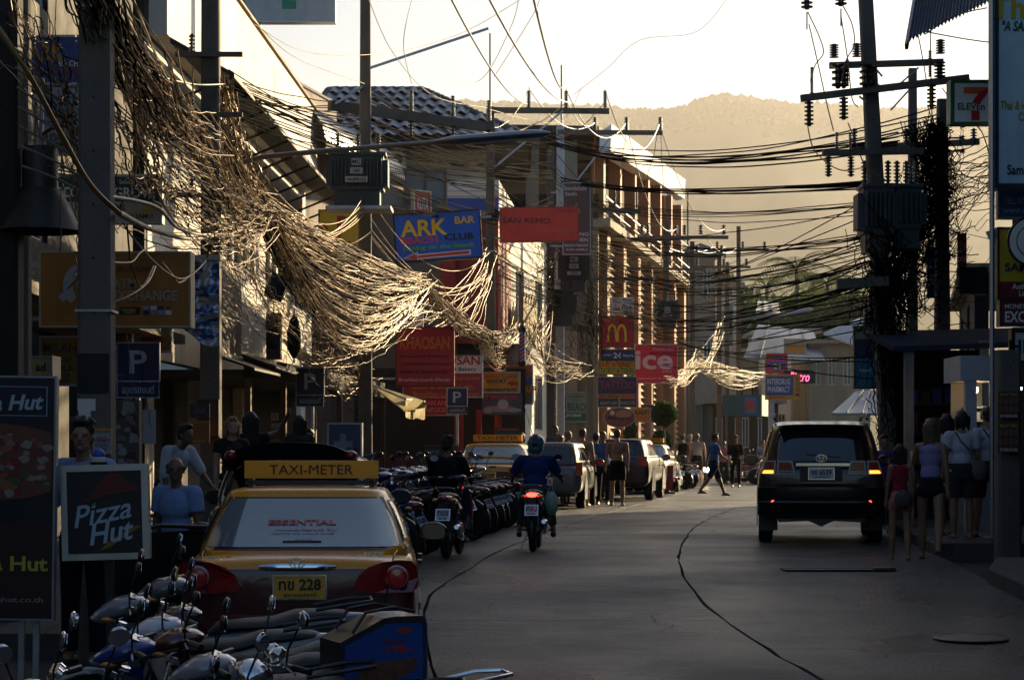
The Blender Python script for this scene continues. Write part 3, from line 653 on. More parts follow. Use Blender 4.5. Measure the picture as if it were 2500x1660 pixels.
# ================================================================== SIGNS
C=dict(w=(.80,.80,.78),k=(.015,.014,.013),r=(.50,.03,.02),y=(.62,.42,.03),b=(.02,.06,.30),g=(.03,.22,.05),o=(.55,.22,.02),m=(.22,.02,.02),lb=(.25,.40,.62),cr=(.60,.52,.35),br=(.10,.04,.02),nv=(.012,.018,.07),gr=(.30,.30,.30),pk=(.6,.25,.2),tl=(.03,.16,.18),dg=(.012,.06,.04))
def sign(name,label,px0,py0,px1,py1,d,face,lines=(),yaw=0.,depth=.16,fr=M['alu'],fw=.03,arm=None,post=None,group=None,cat='sign',bands=(),rect=(),roll=0.):
    c=P((px0+px1)/2,(py0+py1)/2,d); W=(px1-px0)/F*d; H=(py1-py0)/F*d
    o=thing(name,label,cat,c,yaw,group); 
    if roll: o.rotation_euler=(0,roll,yaw)
    p=boxpart(o,'panel',pc(C[face] if isinstance(face,str) else face,.42,var=.12,dirt=.18),(-W/2,W/2,0,depth,-H/2,H/2))
    if fw: boxpart(o,'frame',fr,(-W/2-fw,W/2+fw,-.012,depth+.01,H/2+.001,H/2+fw),(-W/2-fw,W/2+fw,-.012,depth+.01,-H/2-fw,-H/2-.001),(-W/2-fw,-W/2-.001,-.012,depth+.01,-H/2,H/2),(W/2+.001,W/2+fw,-.012,depth+.01,-H/2,H/2))
    k=0
    for (v0,v1,col) in bands:
        boxpart(o,'colour_band',pc(C[col] if isinstance(col,str) else col,.42,var=.1),(-W/2+.002,W/2-.002,-.003-k*.0,-.0005,H/2-v1*H,H/2-v0*H))
    for (u0,u1,v0,v1,col) in rect:
        k+=1; boxpart(o,'printed_field',pc(C[col] if isinstance(col,str) else col,.42,var=.1),(-W/2+u0*W,-W/2+u1*W,-.0045-k*.0004,-.0035,H/2-v1*H,H/2-v0*H))
    for L_ in lines:
        t,u,v,h,col=L_[:5]; kw=dict(L_[5]) if len(L_)>5 else {}
        if 'w' in kw: kw['w']*=W
        kw.setdefault('maxw',None)
        kw.setdefault('bold',.012)
        if not kw.get('w') and kw['maxw'] is None: kw['maxw']=W*.94
        lettering(t,-W/2+u*W,H/2-v*H,h*H,C[col] if isinstance(col,str) else col,o,y=-.009-k*.0004,**kw)
    if arm:
        side,ln=arm; x=side*W/2
        for z in (H*.38,-H*.38): boxpart(o,'bracket',M['steel'],(x,x+side*ln,depth+.012,depth+.06,z-.025,z+.025))
    if post is not None:
        pxp,pw=post; xx=(pxp-(px0+px1)/2)/F*d; b=MB(); zb=g(d)+.1-c.z; b.b2(xx-pw/2,xx+pw/2,depth+.012,depth+.012+pw,zb,H*.5); b.build('post',M['steel'],o)
    return o,W,H
def poly(o,pts,W,H,col,y=-.008,name='printed_shape',th=.003):
    b=MB(); b.prism([(-W/2+u*W,y,H/2-v*H) for u,v in reversed(pts)],(0,th,0)); return b.build(name,pc(C[col] if isinstance(col,str) else col,.42,var=.1),o)
# parking signs
TH='จอดรถยนต์'
def psign(px0,py0,px1,py1,d,label,pp):
    py2=py0+(py1-py0)*.69
    o,W,H=sign('parking_sign',label,px0,py0,px1,py2,d,(.012,.022,.085),[('P',.5,.5,.62,(.42,.47,.55),dict(bold=.015,w=.42))],depth=.02,fr=mat('faded white rim',(.45,.48,.54),.5),fw=.015,group='blue parking signs',post=(pp,.06))
    H2=(py1-py2)/F*d; zc=-H/2-H2/2-.015
    boxpart(o,'lower_plate',pc((.012,.022,.085),.42,var=.12),(-W/2,W/2,0,.02,zc-H2/2+.02,zc+H2/2-.005))
    boxpart(o,'plate_rim',mat('faded white rim',(.45,.48,.54),.5),(-W/2-.01,W/2+.01,.002,.015,zc-H2/2+.005,zc-H2/2+.019),(-W/2-.012,-W/2-.001,.002,.015,zc-H2/2,zc+H2/2))
    lettering(TH,0,zc+.01,H2*.48,(.42,.47,.55),o,y=-.006,w=W*.78,bold=.01); return o
psign(287,838,388,970,30,'nearest blue parking sign, beside the big near concrete pole',335)
psign(724,899,790,992,42,'blue parking sign in front of the dark shop, above the taxi roof sign',762)
psign(1092,948,1140,1010,48.5,'blue parking sign under the stacked red restaurant signs',1116)
psign(1345,968,1382,1016,78,'blue parking sign standing before the green beach resort board',1362)
psign(1566,988,1596,1030,95,'farthest blue parking sign, half hidden by the laundry sign',1590)
# ATM exchange
o,W,H=sign('exchange_sign','wide orange bank sign reading ATM exchange behind the near concrete pole',100,618,462,795,24,(.50,.19,.02),[
 ('KRUNGSRI',.62,.22,.075,(.10,.035,.01),dict(w=.27)),('ATM',.565,.42,.14,(.52,.42,.32),dict(w=.16)),('EXCHANGE',.70,.585,.14,(.52,.42,.32),dict(w=.44)),
 ('ธนาคารกรุงศรีอยุธยา',.65,.075,.05,(.45,.25,.1),dict(w=.30)),('WESTERN',.59,.785,.035,(.7,.55,.05),dict(w=.10)),('UNION',.60,.82,.035,(.7,.55,.05),dict(w=.07))],
 rect=[(.53,.67,.745,.85,'k'),(.69,.73,.73,.78,'lb'),(.74,.78,.73,.78,'w'),(.79,.83,.73,.78,'nv'),(.84,.88,.73,.78,'r'),(.69,.73,.79,.85,'nv'),(.74,.78,.79,.85,'gr'),(.79,.83,.79,.85,'lb'),(.84,.88,.79,.85,'w'),(.52,.96,.485,.49,(.5,.35,.2)),(.52,.96,.665,.67,(.5,.35,.2))],depth=.28,fr=mat('cream sign edge',(.60,.50,.30),.5),fw=.02,arm=(-1,1.2))
pts=[];pi=[]
for i in range(13):
    a=math.pi*(.55+.75*i/12); pts.append((.27+.16*math.cos(a)*.75,.45-.30*math.sin(a)))
    pi.append((.27+.09*math.cos(a)*.6,.47-.18*math.sin(a)))
poly(o,pts+list(reversed(pi)),W,H,(.5,.48,.47),name='logo')
poly(o,[(.115,.60),(.20,.48),(.235,.56),(.15,.68)],W,H,(.5,.48,.47),y=-.012,name='logo')
# coconut grove resort sign
o,W,H=sign('resort_sign','dark green resort sign reading grove with pale room strip below, behind the near pole',110,432,390,540,25,'dg',[('COCO',.16,.35,.24,'w',dict(bold=.04,w=.26)),('GROVE',.78,.36,.24,'w',dict(bold=.04,w=.36)),('โคโคนัท โกรฟ',.77,.12,.10,'w',{}),('ROOMS',.58,.70,.15,'br',dict(w=.24)),('KOH SAMUI',.80,.89,.10,'br',dict(w=.28)),('CHAWENG',.2,.88,.1,'br',{})],bands=[(.56,1,(.45,.47,.36))],rect=[(.85,.96,.60,.80,(.5,.45,.06))],arm=(-1,.6))
# partly hidden blue and yellow club sign
sign('club_sign','upper left blue club sign with thick yellow letters, half hidden in cables',52,92,196,202,26,(.03,.07,.26),[('ARK',.42,.34,.42,'o',dict(bold=.05,w=.62)),('BEACH',.80,.58,.14,'w',dict(w=.32))],bands=[(.66,.82,(.12,.05,.16))],arm=(-1,.6))
o,W,H=sign('resort_sign','pale resort sign with blue wave scribble behind the cables at upper left',95,210,197,372,27,(.38,.42,.40),[('RESORT',.5,.78,.10,'k',dict(w=.7)),('BEACH',.5,.90,.10,'k',dict(w=.6)),('สมุย',.2,.08,.08,'k',{})],rect=[(.2,.8,.38,.5,(.5,.33,.06))],arm=(-1,.6))
for i in range(5): lettering('~~~~',0,H*(.32-.09*i),.05,(.05,.16,.45),o,y=-.012,w=W*.8,bold=.02)
# brown yellow shop sign
sign('silk_shop_sign','brown yellow silk tailor sign behind the orange bus-stop pole',102,826,192,936,25.5,(.24,.15,.03),[('MILAN',.5,.2,.22,'br',dict(w=.9)),('Thai',.5,.46,.16,'br',dict(w=.6,shear=.2)),('SILK',.65,.66,.13,'k',dict(w=.5,bold=.03)),('CUSTOM',.5,.82,.08,'br',{}),('TAILORS',.5,.93,.08,'br',{})],rect=[(.0,1,.34,.345,'br')])
sign('light_box_sign','small sunlit yellow light box sign between the leftmost pole and the silk shop sign',33,875,122,916,23,(.42,.30,.10),[('ad',.75,.5,.5,'k',dict(bold=.04))],depth=.4)
sign('small_sign','small brown sign behind the nearest parking sign with orange border',276,808,318,845,33,(.09,.04,.02),[('การจอง',.5,.5,.4,(.5,.3,.15),{})])
sign('shop_sign','brown signboard reading Milan in script right of the nearest parking sign',345,800,415,856,34,(.20,.12,.03),[('Milan',.6,.5,.6,(.35,.15,.03),dict(shear=.3))])
# foil like blue banner
o=thing('vinyl_banner','crinkled shiny blue and white vinyl banner hanging under the orange bank sign','banner',P(435,735,27))
b=MB(); W=200/F*27; H=215/F*27
def bf(u,v):
    x=-W/2+u*W; zz=H/2-v*H*(1-.42*(1-u)**1.3) ; zz=min(zz,H/2)
    return (x,.10*noise.noise(V((u*5,v*7,1)))+.045*noise.noise(V((u*18,v*16,2)))-.12*v*math.sin(u*3),zz-.05*math.sin(u*9))
b.grid(bf,60,40); bm_=mat('shiny vinyl banner',(.40,.46,.52),.22,var=.0,metal=.35,spec=.9)
n=bm_.node_tree.nodes; l=bm_.node_tree.links
t=n.new('ShaderNodeTexCoord'); mp=n.new('ShaderNodeMapping'); mp.inputs['Scale'].default_value=(1.6,.1,5); l.new(t.outputs['Object'],mp.inputs[0]); t2=n.new('ShaderNodeTexNoise'); t2.inputs['Scale'].default_value=2.2; l.new(mp.outputs[0],t2.inputs[0]); r=n.new('ShaderNodeValToRGB'); r.color_ramp.elements[0].position=.46; r.color_ramp.elements[1].position=.52; r.color_ramp.elements[0].color=(.03,.12,.32,1); r.color_ramp.elements[1].color=(.50,.55,.58,1); l.new(t2.outputs[0],r.inputs[0]); l.new(r.outputs[0],n['Principled BSDF'].inputs['Base Color'])
b.build('sheet',bm_,o,sharp=False); boxpart(o,'rail',M['steel'],(-W/2,W/2,.14,.2,H/2-.02,H/2+.04))
# Pizza banner and framed sign
o,W,H=sign('pizza_banner','tall dark maroon pizza restaurant banner at the left edge',-128,922,130,1508,14.4,(.035,.006,.008),[('Pizza Hut',.50,.105,.065,(.42,.52,.62),dict(shear=.25,w=.80,bold=.03,rot=.04)),('Pizza Hut',.52,.772,.062,(.50,.48,.05),dict(bold=.06,w=.88)),('www.pizzahut.co.th',.48,.925,.028,(.30,.28,.28),dict(w=.88))],bands=[(0,.19,(.008,.009,.02)),(.45,.60,(.006,.006,.012))],rect=[(.0,.93,.035,.038,(.35,.4,.5)),(.0,.93,.155,.158,(.35,.4,.5)),(.925,.933,.035,.158,(.35,.4,.5))],depth=.06,fr=mat('banner alloy rim',(.30,.32,.36),.4,metal=.6),fw=.015)
o.rotation_euler=(0,rad(.8),0)
b=MB(); 
for j,(rx,rz,yy) in enumerate([(.60,.26,-.010)]): b.prism([(min(W/2-.012,-.05+rx*math.cos(a)),yy,.13*0-.0+H*.5-.35*H+rz*math.sin(a)) for a in [2*math.pi*i/36 for i in range(36)]],(0,.003,0))
b.v=[p for p in b.v]; b.f=[tuple(reversed(f)) for f in b.f]; b.build('pizza_print',pc((.16,.05,.03),.5),o)
for j in range(150):
    a=RN.uniform(0,6.28); r_=math.sqrt(RN.random())*.93; cx_,cz_=-.05+.56*r_*math.cos(a),H*.5-.35*H+.235*r_*math.sin(a)
    if cx_>W/2-.04: continue
    b=MB(); s=RN.uniform(.018,.045); k=7; b.prism([(cx_+s*RN.uniform(.7,1.2)*math.cos(-q*6.28/k),-.0135-j*.00004,cz_+s*.7*RN.uniform(.7,1.2)*math.sin(-q*6.28/k)) for q in range(k)],(0,.002,0))
    if j%3==0: tm=b
    b.build('topping_print',pc([(.30,.24,.20),(.22,.02,.02),(.30,.10,.04),(.06,.09,.03),(.25,.17,.12)][j%5],.5),o)
boxpart(o,'stand_leg',M['steel'],(-W/2+.3,-W/2+.34,.07,.11,-H/2-.9,-H/2),(W/2-.14,W/2-.10,.07,.11,-H/2-.55,-H/2),(W/2-.24,W/2-.20,.07,.11,-H/2-.55,-H/2))
o,W,H=sign('pizza_sign','square black pizza restaurant sign with alloy frame standing left of the yellow taxi',166,1150,346,1350,14.6,(.006,.006,.009),[('Pizza',.46,.50,.26,(.42,.52,.62),dict(shear=.35,rot=.17,w=.80,bold=.01)),('Hut',.58,.74,.26,(.42,.52,.62),dict(shear=.3,rot=.13,w=.62,bold=.02))],depth=.10,fr=mat('satin alloy frame',(.45,.46,.47),.35,metal=.9,var=.2),fw=.045,cat='sign')
o.rotation_euler=(0,rad(-1.5),rad(2))
poly(o,[(.12,.42),(.34,.27),(.42,.15),(.58,.02),(.72,.02),(.78,.12),(.98,.20),(.96,.24),(.5,.30)],W,H,(.12,.006,.006))
poly(o,[(.32,.99),(.55,.93),(.98,.68),(.92,.67),(.6,.82),(.42,.96)],W,H,(.30,.14,.01),y=-.0075)
poly(o,[(.33,.40),(.37,.37),(.39,.39),(.35,.43)],W,H,'g',y=-.013)
boxpart(o,'stand_post',M['black'],(-.03,.03,.11,.17,-1.15,-H/2),(-.25,.25,.05,.25,-1.17,-1.15))
# green column tower with sign up left
o=thing('green_column_frame','green painted column frame on the roof carrying a white signboard','frame',P(575,60,56))
gm=mat('green paint',(.03,.16,.045),.5,var=.2)
for px0,px1 in((548,590),(603,636)):
    xa,xb=[(q-575)/F*56 for q in(px0,px1)]; boxpart(o,'column',gm,(xa,xb,0,.4,-2.2,2.5)); boxpart(o,'capital',gm,(xa-.08,xb+.08,-.08,.48,.55,.7),(xa-.05,xb+.05,-.05,.45,.1,.2))
o,W,H=sign('roof_signboard','large white rooftop signboard with green square at the top of the picture',600,-70,816,52,55,(.40,.42,.42),[],rect=[(.41,.57,0,.76,(.02,.22,.13))],depth=.35)
boxpart(o,'bracket',M['steel'],(-1.6,-1.0,.2,.3,-.7,-.6))
# mid signs, left cluster
sign('p_resort_sign','yellow resort sign with big red letter P behind the transformer pole',780,515,875,628,52,(.75,.50,.03),[('P',.62,.34,.46,'r',dict(bold=.09,w=.34)),('0',.12,.42,.25,'r',dict(bold=.05)),('RESORT',.60,.72,.13,(.5,.12,.02),dict(w=.72)),('SWIMMING',.6,.92,.11,'y',dict(w=.7))],bands=[(.84,1,(.10,.09,.09))],fr=M['black'])
o,W,H=sign('beach_club_sign','tilted bright blue beach club sign with big yellow letters and red arrow',966,521,1172,632,52,(.015,.12,.68),[('ARK',.34,.30,.36,(.85,.55,.03),dict(bold=.05,w=.56)),('BAR',.83,.18,.16,(.85,.55,.03),dict(bold=.05,w=.24)),('BEACH',.28,.57,.15,(.70,.05,.09),dict(bold=.05,w=.44)),('CLUB',.75,.54,.15,'k',dict(bold=.05,w=.34)),('Dining on the Beach',.50,.745,.13,(.10,.45,.06),dict(bold=.03,w=.84,shear=.15))],yaw=rad(0),roll=rad(-3.5),depth=.22,fr=M['black'],fw=.04,arm=(1,.3))
poly(o,[(.10,.94),(.24,.85),(.24,.90),(.86,.86),(.86,.93),(.24,.96),(.24,1.0)],W,H,(.6,.05,.05))
poly(o,[(.075,.945),(.25,.82),(.25,.875),(.88,.84),(.88,.95),(.25,.985),(.25,1.0)],W,H,'w',y=-.0055)
sign('red_angled_sign','red signboard with white letters seen nearly edge-on above the blue club sign',1003,468,1060,528,56,'r',[('KUTA',.5,.5,.5,'w',dict(w=.7))],yaw=rad(50),depth=.1)
o,W,H=sign('lounge_sign','wide orange red lounge sign with black hand lettering above the street',1222,508,1410,588,60,(.80,.05,.02),[('SAN REMO',.34,.38,.17,'k',dict(w=.62,bold=.0,rot=-.03)),('lounge',.72,.70,.2,(.7,.16,.1),dict(w=.5,bold=-.01)),('ซานเรโม ลาวน์จ',.86,.10,.07,(.2,.02,.02),dict(w=.2))],roll=rad(-1),fr=mat('red frame',(.4,.06,.03),.5),fw=.03,arm=(-1,.5))
sign('brown_resort_sign','tall brown garden beach resort sign behind the orange lounge sign',1376,448,1440,620,66,(.13,.065,.05),[('โรงการ์เด้นบีช',.45,.07,.06,'w',dict(w=.85)),('รีสอร์ท',.28,.15,.05,'w',{}),('6',.5,.36,.16,'y',dict(bold=-.02)),('MING',.65,.72,.05,'w',dict(w=.6)),('GARDEN',.5,.80,.055,'w',dict(w=.86)),('BEACH RESORT',.5,.88,.035,'w',dict(w=.9)),('KOH SAMUI',.5,.94,.03,'w',dict(w=.8))],arm=(-1,.4))
sign('khaosan_sign','dark red square restaurant sign with orange letters, front of the red pair',968,801,1106,940,50,(.40,.008,.022),[('KHAOSAN',.5,.26,.22,(.62,.14,.02),dict(w=.88,bold=.03)),('Restaurant & Bakery',.5,.50,.065,'k',dict(w=.88)),('Thai-Chinese-European',.5,.63,.065,'k',dict(w=.9)),('Italian & Seafood etc.',.5,.76,.065,'k',dict(w=.86)),('Breakfast-Lunch-Dinner',.5,.905,.06,(.65,.5,.5),dict(w=.92))],depth=.25,fr=mat('maroon frame',(.12,.01,.01),.5),fw=.03,arm=(-1,.9))
o,W,H=sign('restaurant_sign','white topped red restaurant sign half hidden behind the dark red square sign',985,870,1176,968,54,(.40,.03,.05),[('KHAOSAN',.60,.10,.22,'r',dict(w=.75,bold=.02)),('& Bakery',.78,.33,.12,'k',dict(w=.3)),('Thai-Chinese-European',.58,.55,.13,(.6,.25,.05),dict(w=.8)),('Italian & Seafood etc.',.5,.75,.13,(.6,.25,.05),dict(w=.8)),('Breakfast-Lunch-Dinner',.55,.93,.12,(.6,.25,.05),dict(w=.85))],bands=[(0,.42,'w')])
sign('thai_food_sign','lower red sign reading Italian and Thaifood behind the third parking sign',1000,971,1110,1012,55,(.36,.03,.04),[('ITALIAN AND',.5,.3,.28,(.6,.5,.5),dict(w=.8)),('THAIFOOD',.5,.72,.28,(.6,.5,.5),dict(w=.7))])
sign('arrow_sign','small white sign with red arrow tucked under the golden cables',958,770,1030,796,53,'w',[('TOUR',.35,.5,.4,'b',{})],rect=[(.6,.95,.35,.65,'r')])
sign('massage_list_sign','grey framed beauty massage sign beside the barber pole',1172,842,1266,887,58,(.22,.24,.21),[('The Beauty',.68,.18,.26,'r',dict(shear=.2,w=.5)),('Massage',.62,.42,.26,'r',dict(shear=.2,w=.45)),('Thai Massage',.35,.7,.11,'k',dict(w=.36)),('Foot Massage',.35,.86,.11,'k',dict(w=.36)),('Facial',.75,.7,.1,'k',{}),('Oil Massage',.75,.86,.1,'k',{})],fr=M['black'],fw=.03)
o=thing('barber_pole','red white and blue striped barber pole lamp above the massage sign','barber pole',P(1275,845,58))
bp=mat('striped barber',(.5,.5,.5),.3,var=0); n=bp.node_tree.nodes; l=bp.node_tree.links; tc=n.new('ShaderNodeTexCoord'); mp=n.new('ShaderNodeMapping'); mp.inputs['Rotation'].default_value=(0,rad(35),0); l.new(tc.outputs['Object'],mp.inputs[0]); wv=n.new('ShaderNodeTexWave'); wv.bands_direction='Z'; wv.inputs['Scale'].default_value=1.8; l.new(mp.outputs[0],wv.inputs[0]); cr=n.new('ShaderNodeValToRGB'); cr.color_ramp.interpolation='CONSTANT'; e=cr.color_ramp.elements; e[0].color=(.5,.03,.03,1); e[1].position=.35; e[1].color=(.6,.6,.6,1); e2=e.new(.68); e2.color=(.03,.08,.4,1); l.new(wv.outputs[1],cr.inputs[0]); l.new(cr.outputs[0],n['Principled BSDF'].inputs['Base Color'])
MB().lathe([(.085,-.42),(.085,.38)],n=14).build('striped_tube',bp,o); MB().lathe([(.1,.38),(.11,.42),(.11,.5),(.05,.56)],n=14).build('cap',M['black'],o); MB().lathe([(.05,-.56),(.11,-.52),(.11,-.42)],n=14).build('base_cap',M['black'],o)
sign('travel_sign','orange and blue travel tour sign behind the coral resort sign',1175,892,1299,985,60,(.40,.10,.02),[('SCENERY TRAVEL',.5,.17,.15,(.25,.1,.02),dict(w=.86)),('JET',.86,.38,.16,(.55,.1,.05),dict(bold=.04)),('TOUR',.88,.62,.16,'y',dict(bold=.04))],bands=[(.28,.5,'b'),(.76,1,(.10,.13,.05))],fw=.03)
o,W,H=sign('coral_resort_sign','orange yellow coral resort restaurant sign with red arrow',1173,910,1268,957,57,(.68,.34,.02),[('Samui Coral',.5,.16,.24,(.5,.03,.02),dict(w=.88)),('RESORT',.42,.44,.20,'k',dict(w=.5,bold=.03)),('(On Papa)',.38,.64,.12,'r',{}),('Restaurant',.48,.85,.22,'k',dict(w=.9,bold=.02))],fw=.03)
poly(o,[(.68,.55),(.83,.38),(.83,.46),(.96,.46),(.96,.64),(.83,.64),(.83,.72)],W,H,'r',y=-.016)
o,W,H=sign('massage_photo_sign','massage sign with pale figures printed on it, under the coral resort sign',1177,962,1275,1012,57,(.10,.09,.11),[('MASSAGE',.5,.14,.22,(.6,.05,.03),dict(w=.78,bold=.03))],fr=M['black'],fw=.02)
for i,(u,v,a,bb,col) in enumerate([(.45,.72,.42,.16,(.40,.27,.22)),(.52,.5,.14,.25,(.5,.46,.44)),(.15,.8,.12,.14,(.45,.33,.27)),(.8,.78,.18,.1,(.5,.42,.38))]):
    poly(o,[(u+a*math.cos(q*.5236),v+bb*math.sin(q*.5236)) for q in range(12)],W,H,col,y=-.008-i*.0015)
boxpart(o,'post',M['red'],(-.1,-.02,.17,.25,-2.9,0))
# centre stack
sign('pub_sign','small white pub sign above the red fast food sign',1491,728,1545,767,82,(.55,.55,.52),[('The',.3,.22,.2,'k',{}),('Six Pack',.55,.58,.36,'k',dict(w=.85,shear=.2)),],rect=[(.1,.9,.93,.97,'r')],fr=M['white'],fw=.03)
o,W,H=sign('fast_food_sign','square red fast food sign with yellow arches',1469,775,1545,846,80,(.48,.008,.02),[],depth=.3,fr=M['black'],fw=.03)
for c0 in(.335,.64):
    pts=[];pin=[]
    for i in range(17):
        t=math.pi*i/16; u=c0-.165*math.cos(t)*1.0; v=.84-.62*math.sin(t)**.55; pts.append((u,v))
        pin.append((c0-.095*math.cos(t),.84-.52*math.sin(t)**.55 if 0<i<16 else .84))
    poly(o,pts+list(reversed(pin)),W,H,(.72,.50,.02),name='arch',y=-.009-.001*(c0>.5))
sign('opening_hours_sign','dark blue sign reading open 24 hours below the arches sign',1469,856,1548,879,80,(.015,.03,.16),[('open',.17,.52,.32,(.5,.55,.62),dict(bold=.02)),('24',.48,.5,.62,(.6,.65,.7),dict(bold=.05)),('hours',.82,.5,.34,(.5,.55,.62),dict(bold=.02))],fr=M['black'])
sign('internet_sign','yellow sign with red and green capitals for fast internet and tours',1463,881,1549,913,81,(.50,.48,.05),[('FAST INTERNET',.5,.27,.38,'r',dict(w=.94,bold=.03)),('TICKET & TOUR',.5,.73,.38,'g',dict(w=.94,bold=.03))],fr=M['black'],fw=.02)
sign('tattoo_sign','dark blue tattoo studio sign with orange arrow strip',1460,921,1554,993,80,(.02,.025,.08),[('TATTOO',.5,.26,.26,(.3,.03,.05),dict(w=.92,bold=.04)),('BODY PIERCING',.3,.645,.1,'k',dict(w=.5)),('ADAPT AND ERADICATE',.5,.87,.11,(.45,.30,.12),dict(w=.9)),('electric tattoo',.5,.07,.06,(.2,.2,.3),{})],rect=[(.0,.97,.56,.72,(.42,.14,.03)),(.68,.96,.615,.655,'r'),(.64,.68,.60,.67,'r')],fr=M['alu'])
# ice sign
sign('ice_lounge_sign','large bright red square restaurant sign reading ice in pale letters',1551,842,1653,934,86,(.82,.02,.05),[('ice',.45,.40,.50,(.88,.55,.55),dict(w=.90,bold=.05)),('ร้านอาหารไอซ์',.68,.10,.09,(.8,.4,.4),dict(w=.5)),('SAMUI',.76,.70,.06,(.8,.4,.4),dict(w=.23)),('restaurant & lounge',.5,.89,.08,(.8,.4,.4),dict(w=.9))],depth=.25,fr=mat('pale metal rim',(.5,.5,.5),.4),fw=.03,arm=(-1,.5))
# massage oval
o=thing('oval_massage_sign','oval massage sign with white flower under the tattoo sign','sign',P(1512,1019,78))
a_,b_=40/F*78,25/F*78
for (k,mm,y0) in((1.0,M['alu'],.0),(.93,pc((.22,.05,.03),.4),-.02)):
    b=MB(); b.prism([(a_*k*math.cos(-q*.19635),y0,b_*k*math.sin(-q*.19635)) for q in range(32)],(0,.08 if k==1 else .015,0)); b.build('frame' if k==1 else 'panel',mm,o)
b=MB(); b.prism([(.15+a_*.5*math.cos(-q*.5236),-.024,.12+b_*.4*math.sin(-q*.5236)) for q in range(12)],(0,.003,0)); b.build('printed_shape',pc((.42,.16,.10),.4),o)
for q in range(5): 
    b=MB(); an=q*1.2566; b.prism([(-.26+.055*math.cos(an)+.035*math.cos(-r*1.05),-.027-.0005*q,.17+.055*math.sin(an)+.035*math.sin(-r*1.05)) for r in range(6)],(0,.003,0)); b.build('petal_print',M['white'],o)
lettering('Massage',0,-.04,.2,C['nv'],o,y=-.03,w=a_*1.45,bold=.02,shear=.15)
boxpart(o,'hanger',M['steel'],(-.02,.02,.0,.04,b_,b_+.35))
sign('laundry_sign','small orange laundry sign on a post right of the oval massage sign',1543,996,1588,1029,84,(.75,.25,.02),[('LAUNDRY',.5,.32,.38,'k',dict(w=.92,bold=.03)),('EXPRESS',.55,.74,.3,(.5,.05,.02),dict(w=.8))],depth=.05)
sign('beach_resort_board','pale and green beach resort board in the shade behind the fourth parking sign',1322,958,1443,1028,82,(.20,.24,.22),[('GREEN BEACH',.5,.50,.26,(.02,.10,.07),dict(w=.92,bold=.02)),('เฉวง สมุยวิลล่า',.7,.14,.1,'k',{}),('Tel 077 230000',.6,.80,.08,'w',{})],bands=[(.72,1,(.02,.12,.08))])
sign('restaurant_board','dark board with faint writing hung on the far dark shop front',1385,925,1450,962,84,(.03,.05,.05),[('THAI FOOD',.5,.5,.3,(.25,.25,.22),{})])
# far signs
o,W,H=sign('round_the_clock_sign','small red and blue sign with yellow 24 at the bend',1873,864,1921,910,98,(.52,.03,.03),[('MART',.5,.3,.24,(.6,.05,.1),dict(w=.8,bold=.03)),('24',.52,.66,.3,(.8,.45,.02),dict(bold=.05))],fr=M['red'])
poly(o,[(.5+.44*math.cos(q*.3927),.5+.44*math.sin(q*.3927)) for q in range(16)],W,H,(.03,.08,.35),y=-.006)
sign('pharmacy_sign','blue and orange pharmacy sign on a post at the bend of the street',1870,915,1953,974,96,(.55,.24,.02),[('INTERDRUG',.38,.28,.26,(.6,.62,.66),dict(w=.68,bold=.02)),('PHARMACY',.38,.60,.26,(.6,.62,.66),dict(w=.66,bold=.02)),('24HOURS',.3,.92,.1,'r',{}),('R\nO\nO\nM',.93,.5,.8,'br',{})],rect=[(.0,.80,.06,.84,(.03,.07,.26))],post=(1885,.25),fr=mat('orange rim',(.5,.3,.03),.5))
for c_ in []: pass
sign('menu_board','framed pale food board hanging at the far bend',1915,828,1967,865,120,(.33,.28,.18),[('Seafood',.5,.4,.3,(.3,.1,.04),{})],rect=[(.1,.9,.55,.85,'o')])
sign('tall_poster_board','tall dark poster board with light blue lower half left of the right poles',2088,798,2138,946,52,(.02,.03,.06),[('BANANA FAN SEA',.5,.06,.05,'k',dict(w=.8)),('RESORT',.5,.72,.04,'w',{})],bands=[(0,.2,(.20,.20,.17)),(.52,1,(.03,.15,.24))],fr=M['black'],depth=.2)
sign('q_sign','small purple sign reading Q above the tall poster board',2113,756,2140,796,54,(.08,.05,.14),[('Q',.4,.45,.3,'w',{})])
o=thing('neon_sign','pink neon lettering glowing right of the pharmacy sign','neon sign',P(1952,920,97)); lettering('Bistro',0,0,.42,(.9,.1,.2),o,w=.9,material=mat('pink neon',(.6,.05,.15),.4,emit=(1,.08,.2),es=2.2,var=0),shear=.3); boxpart(o,'backing',M['black'],(-.7,.7,.03,.08,-.3,.3))
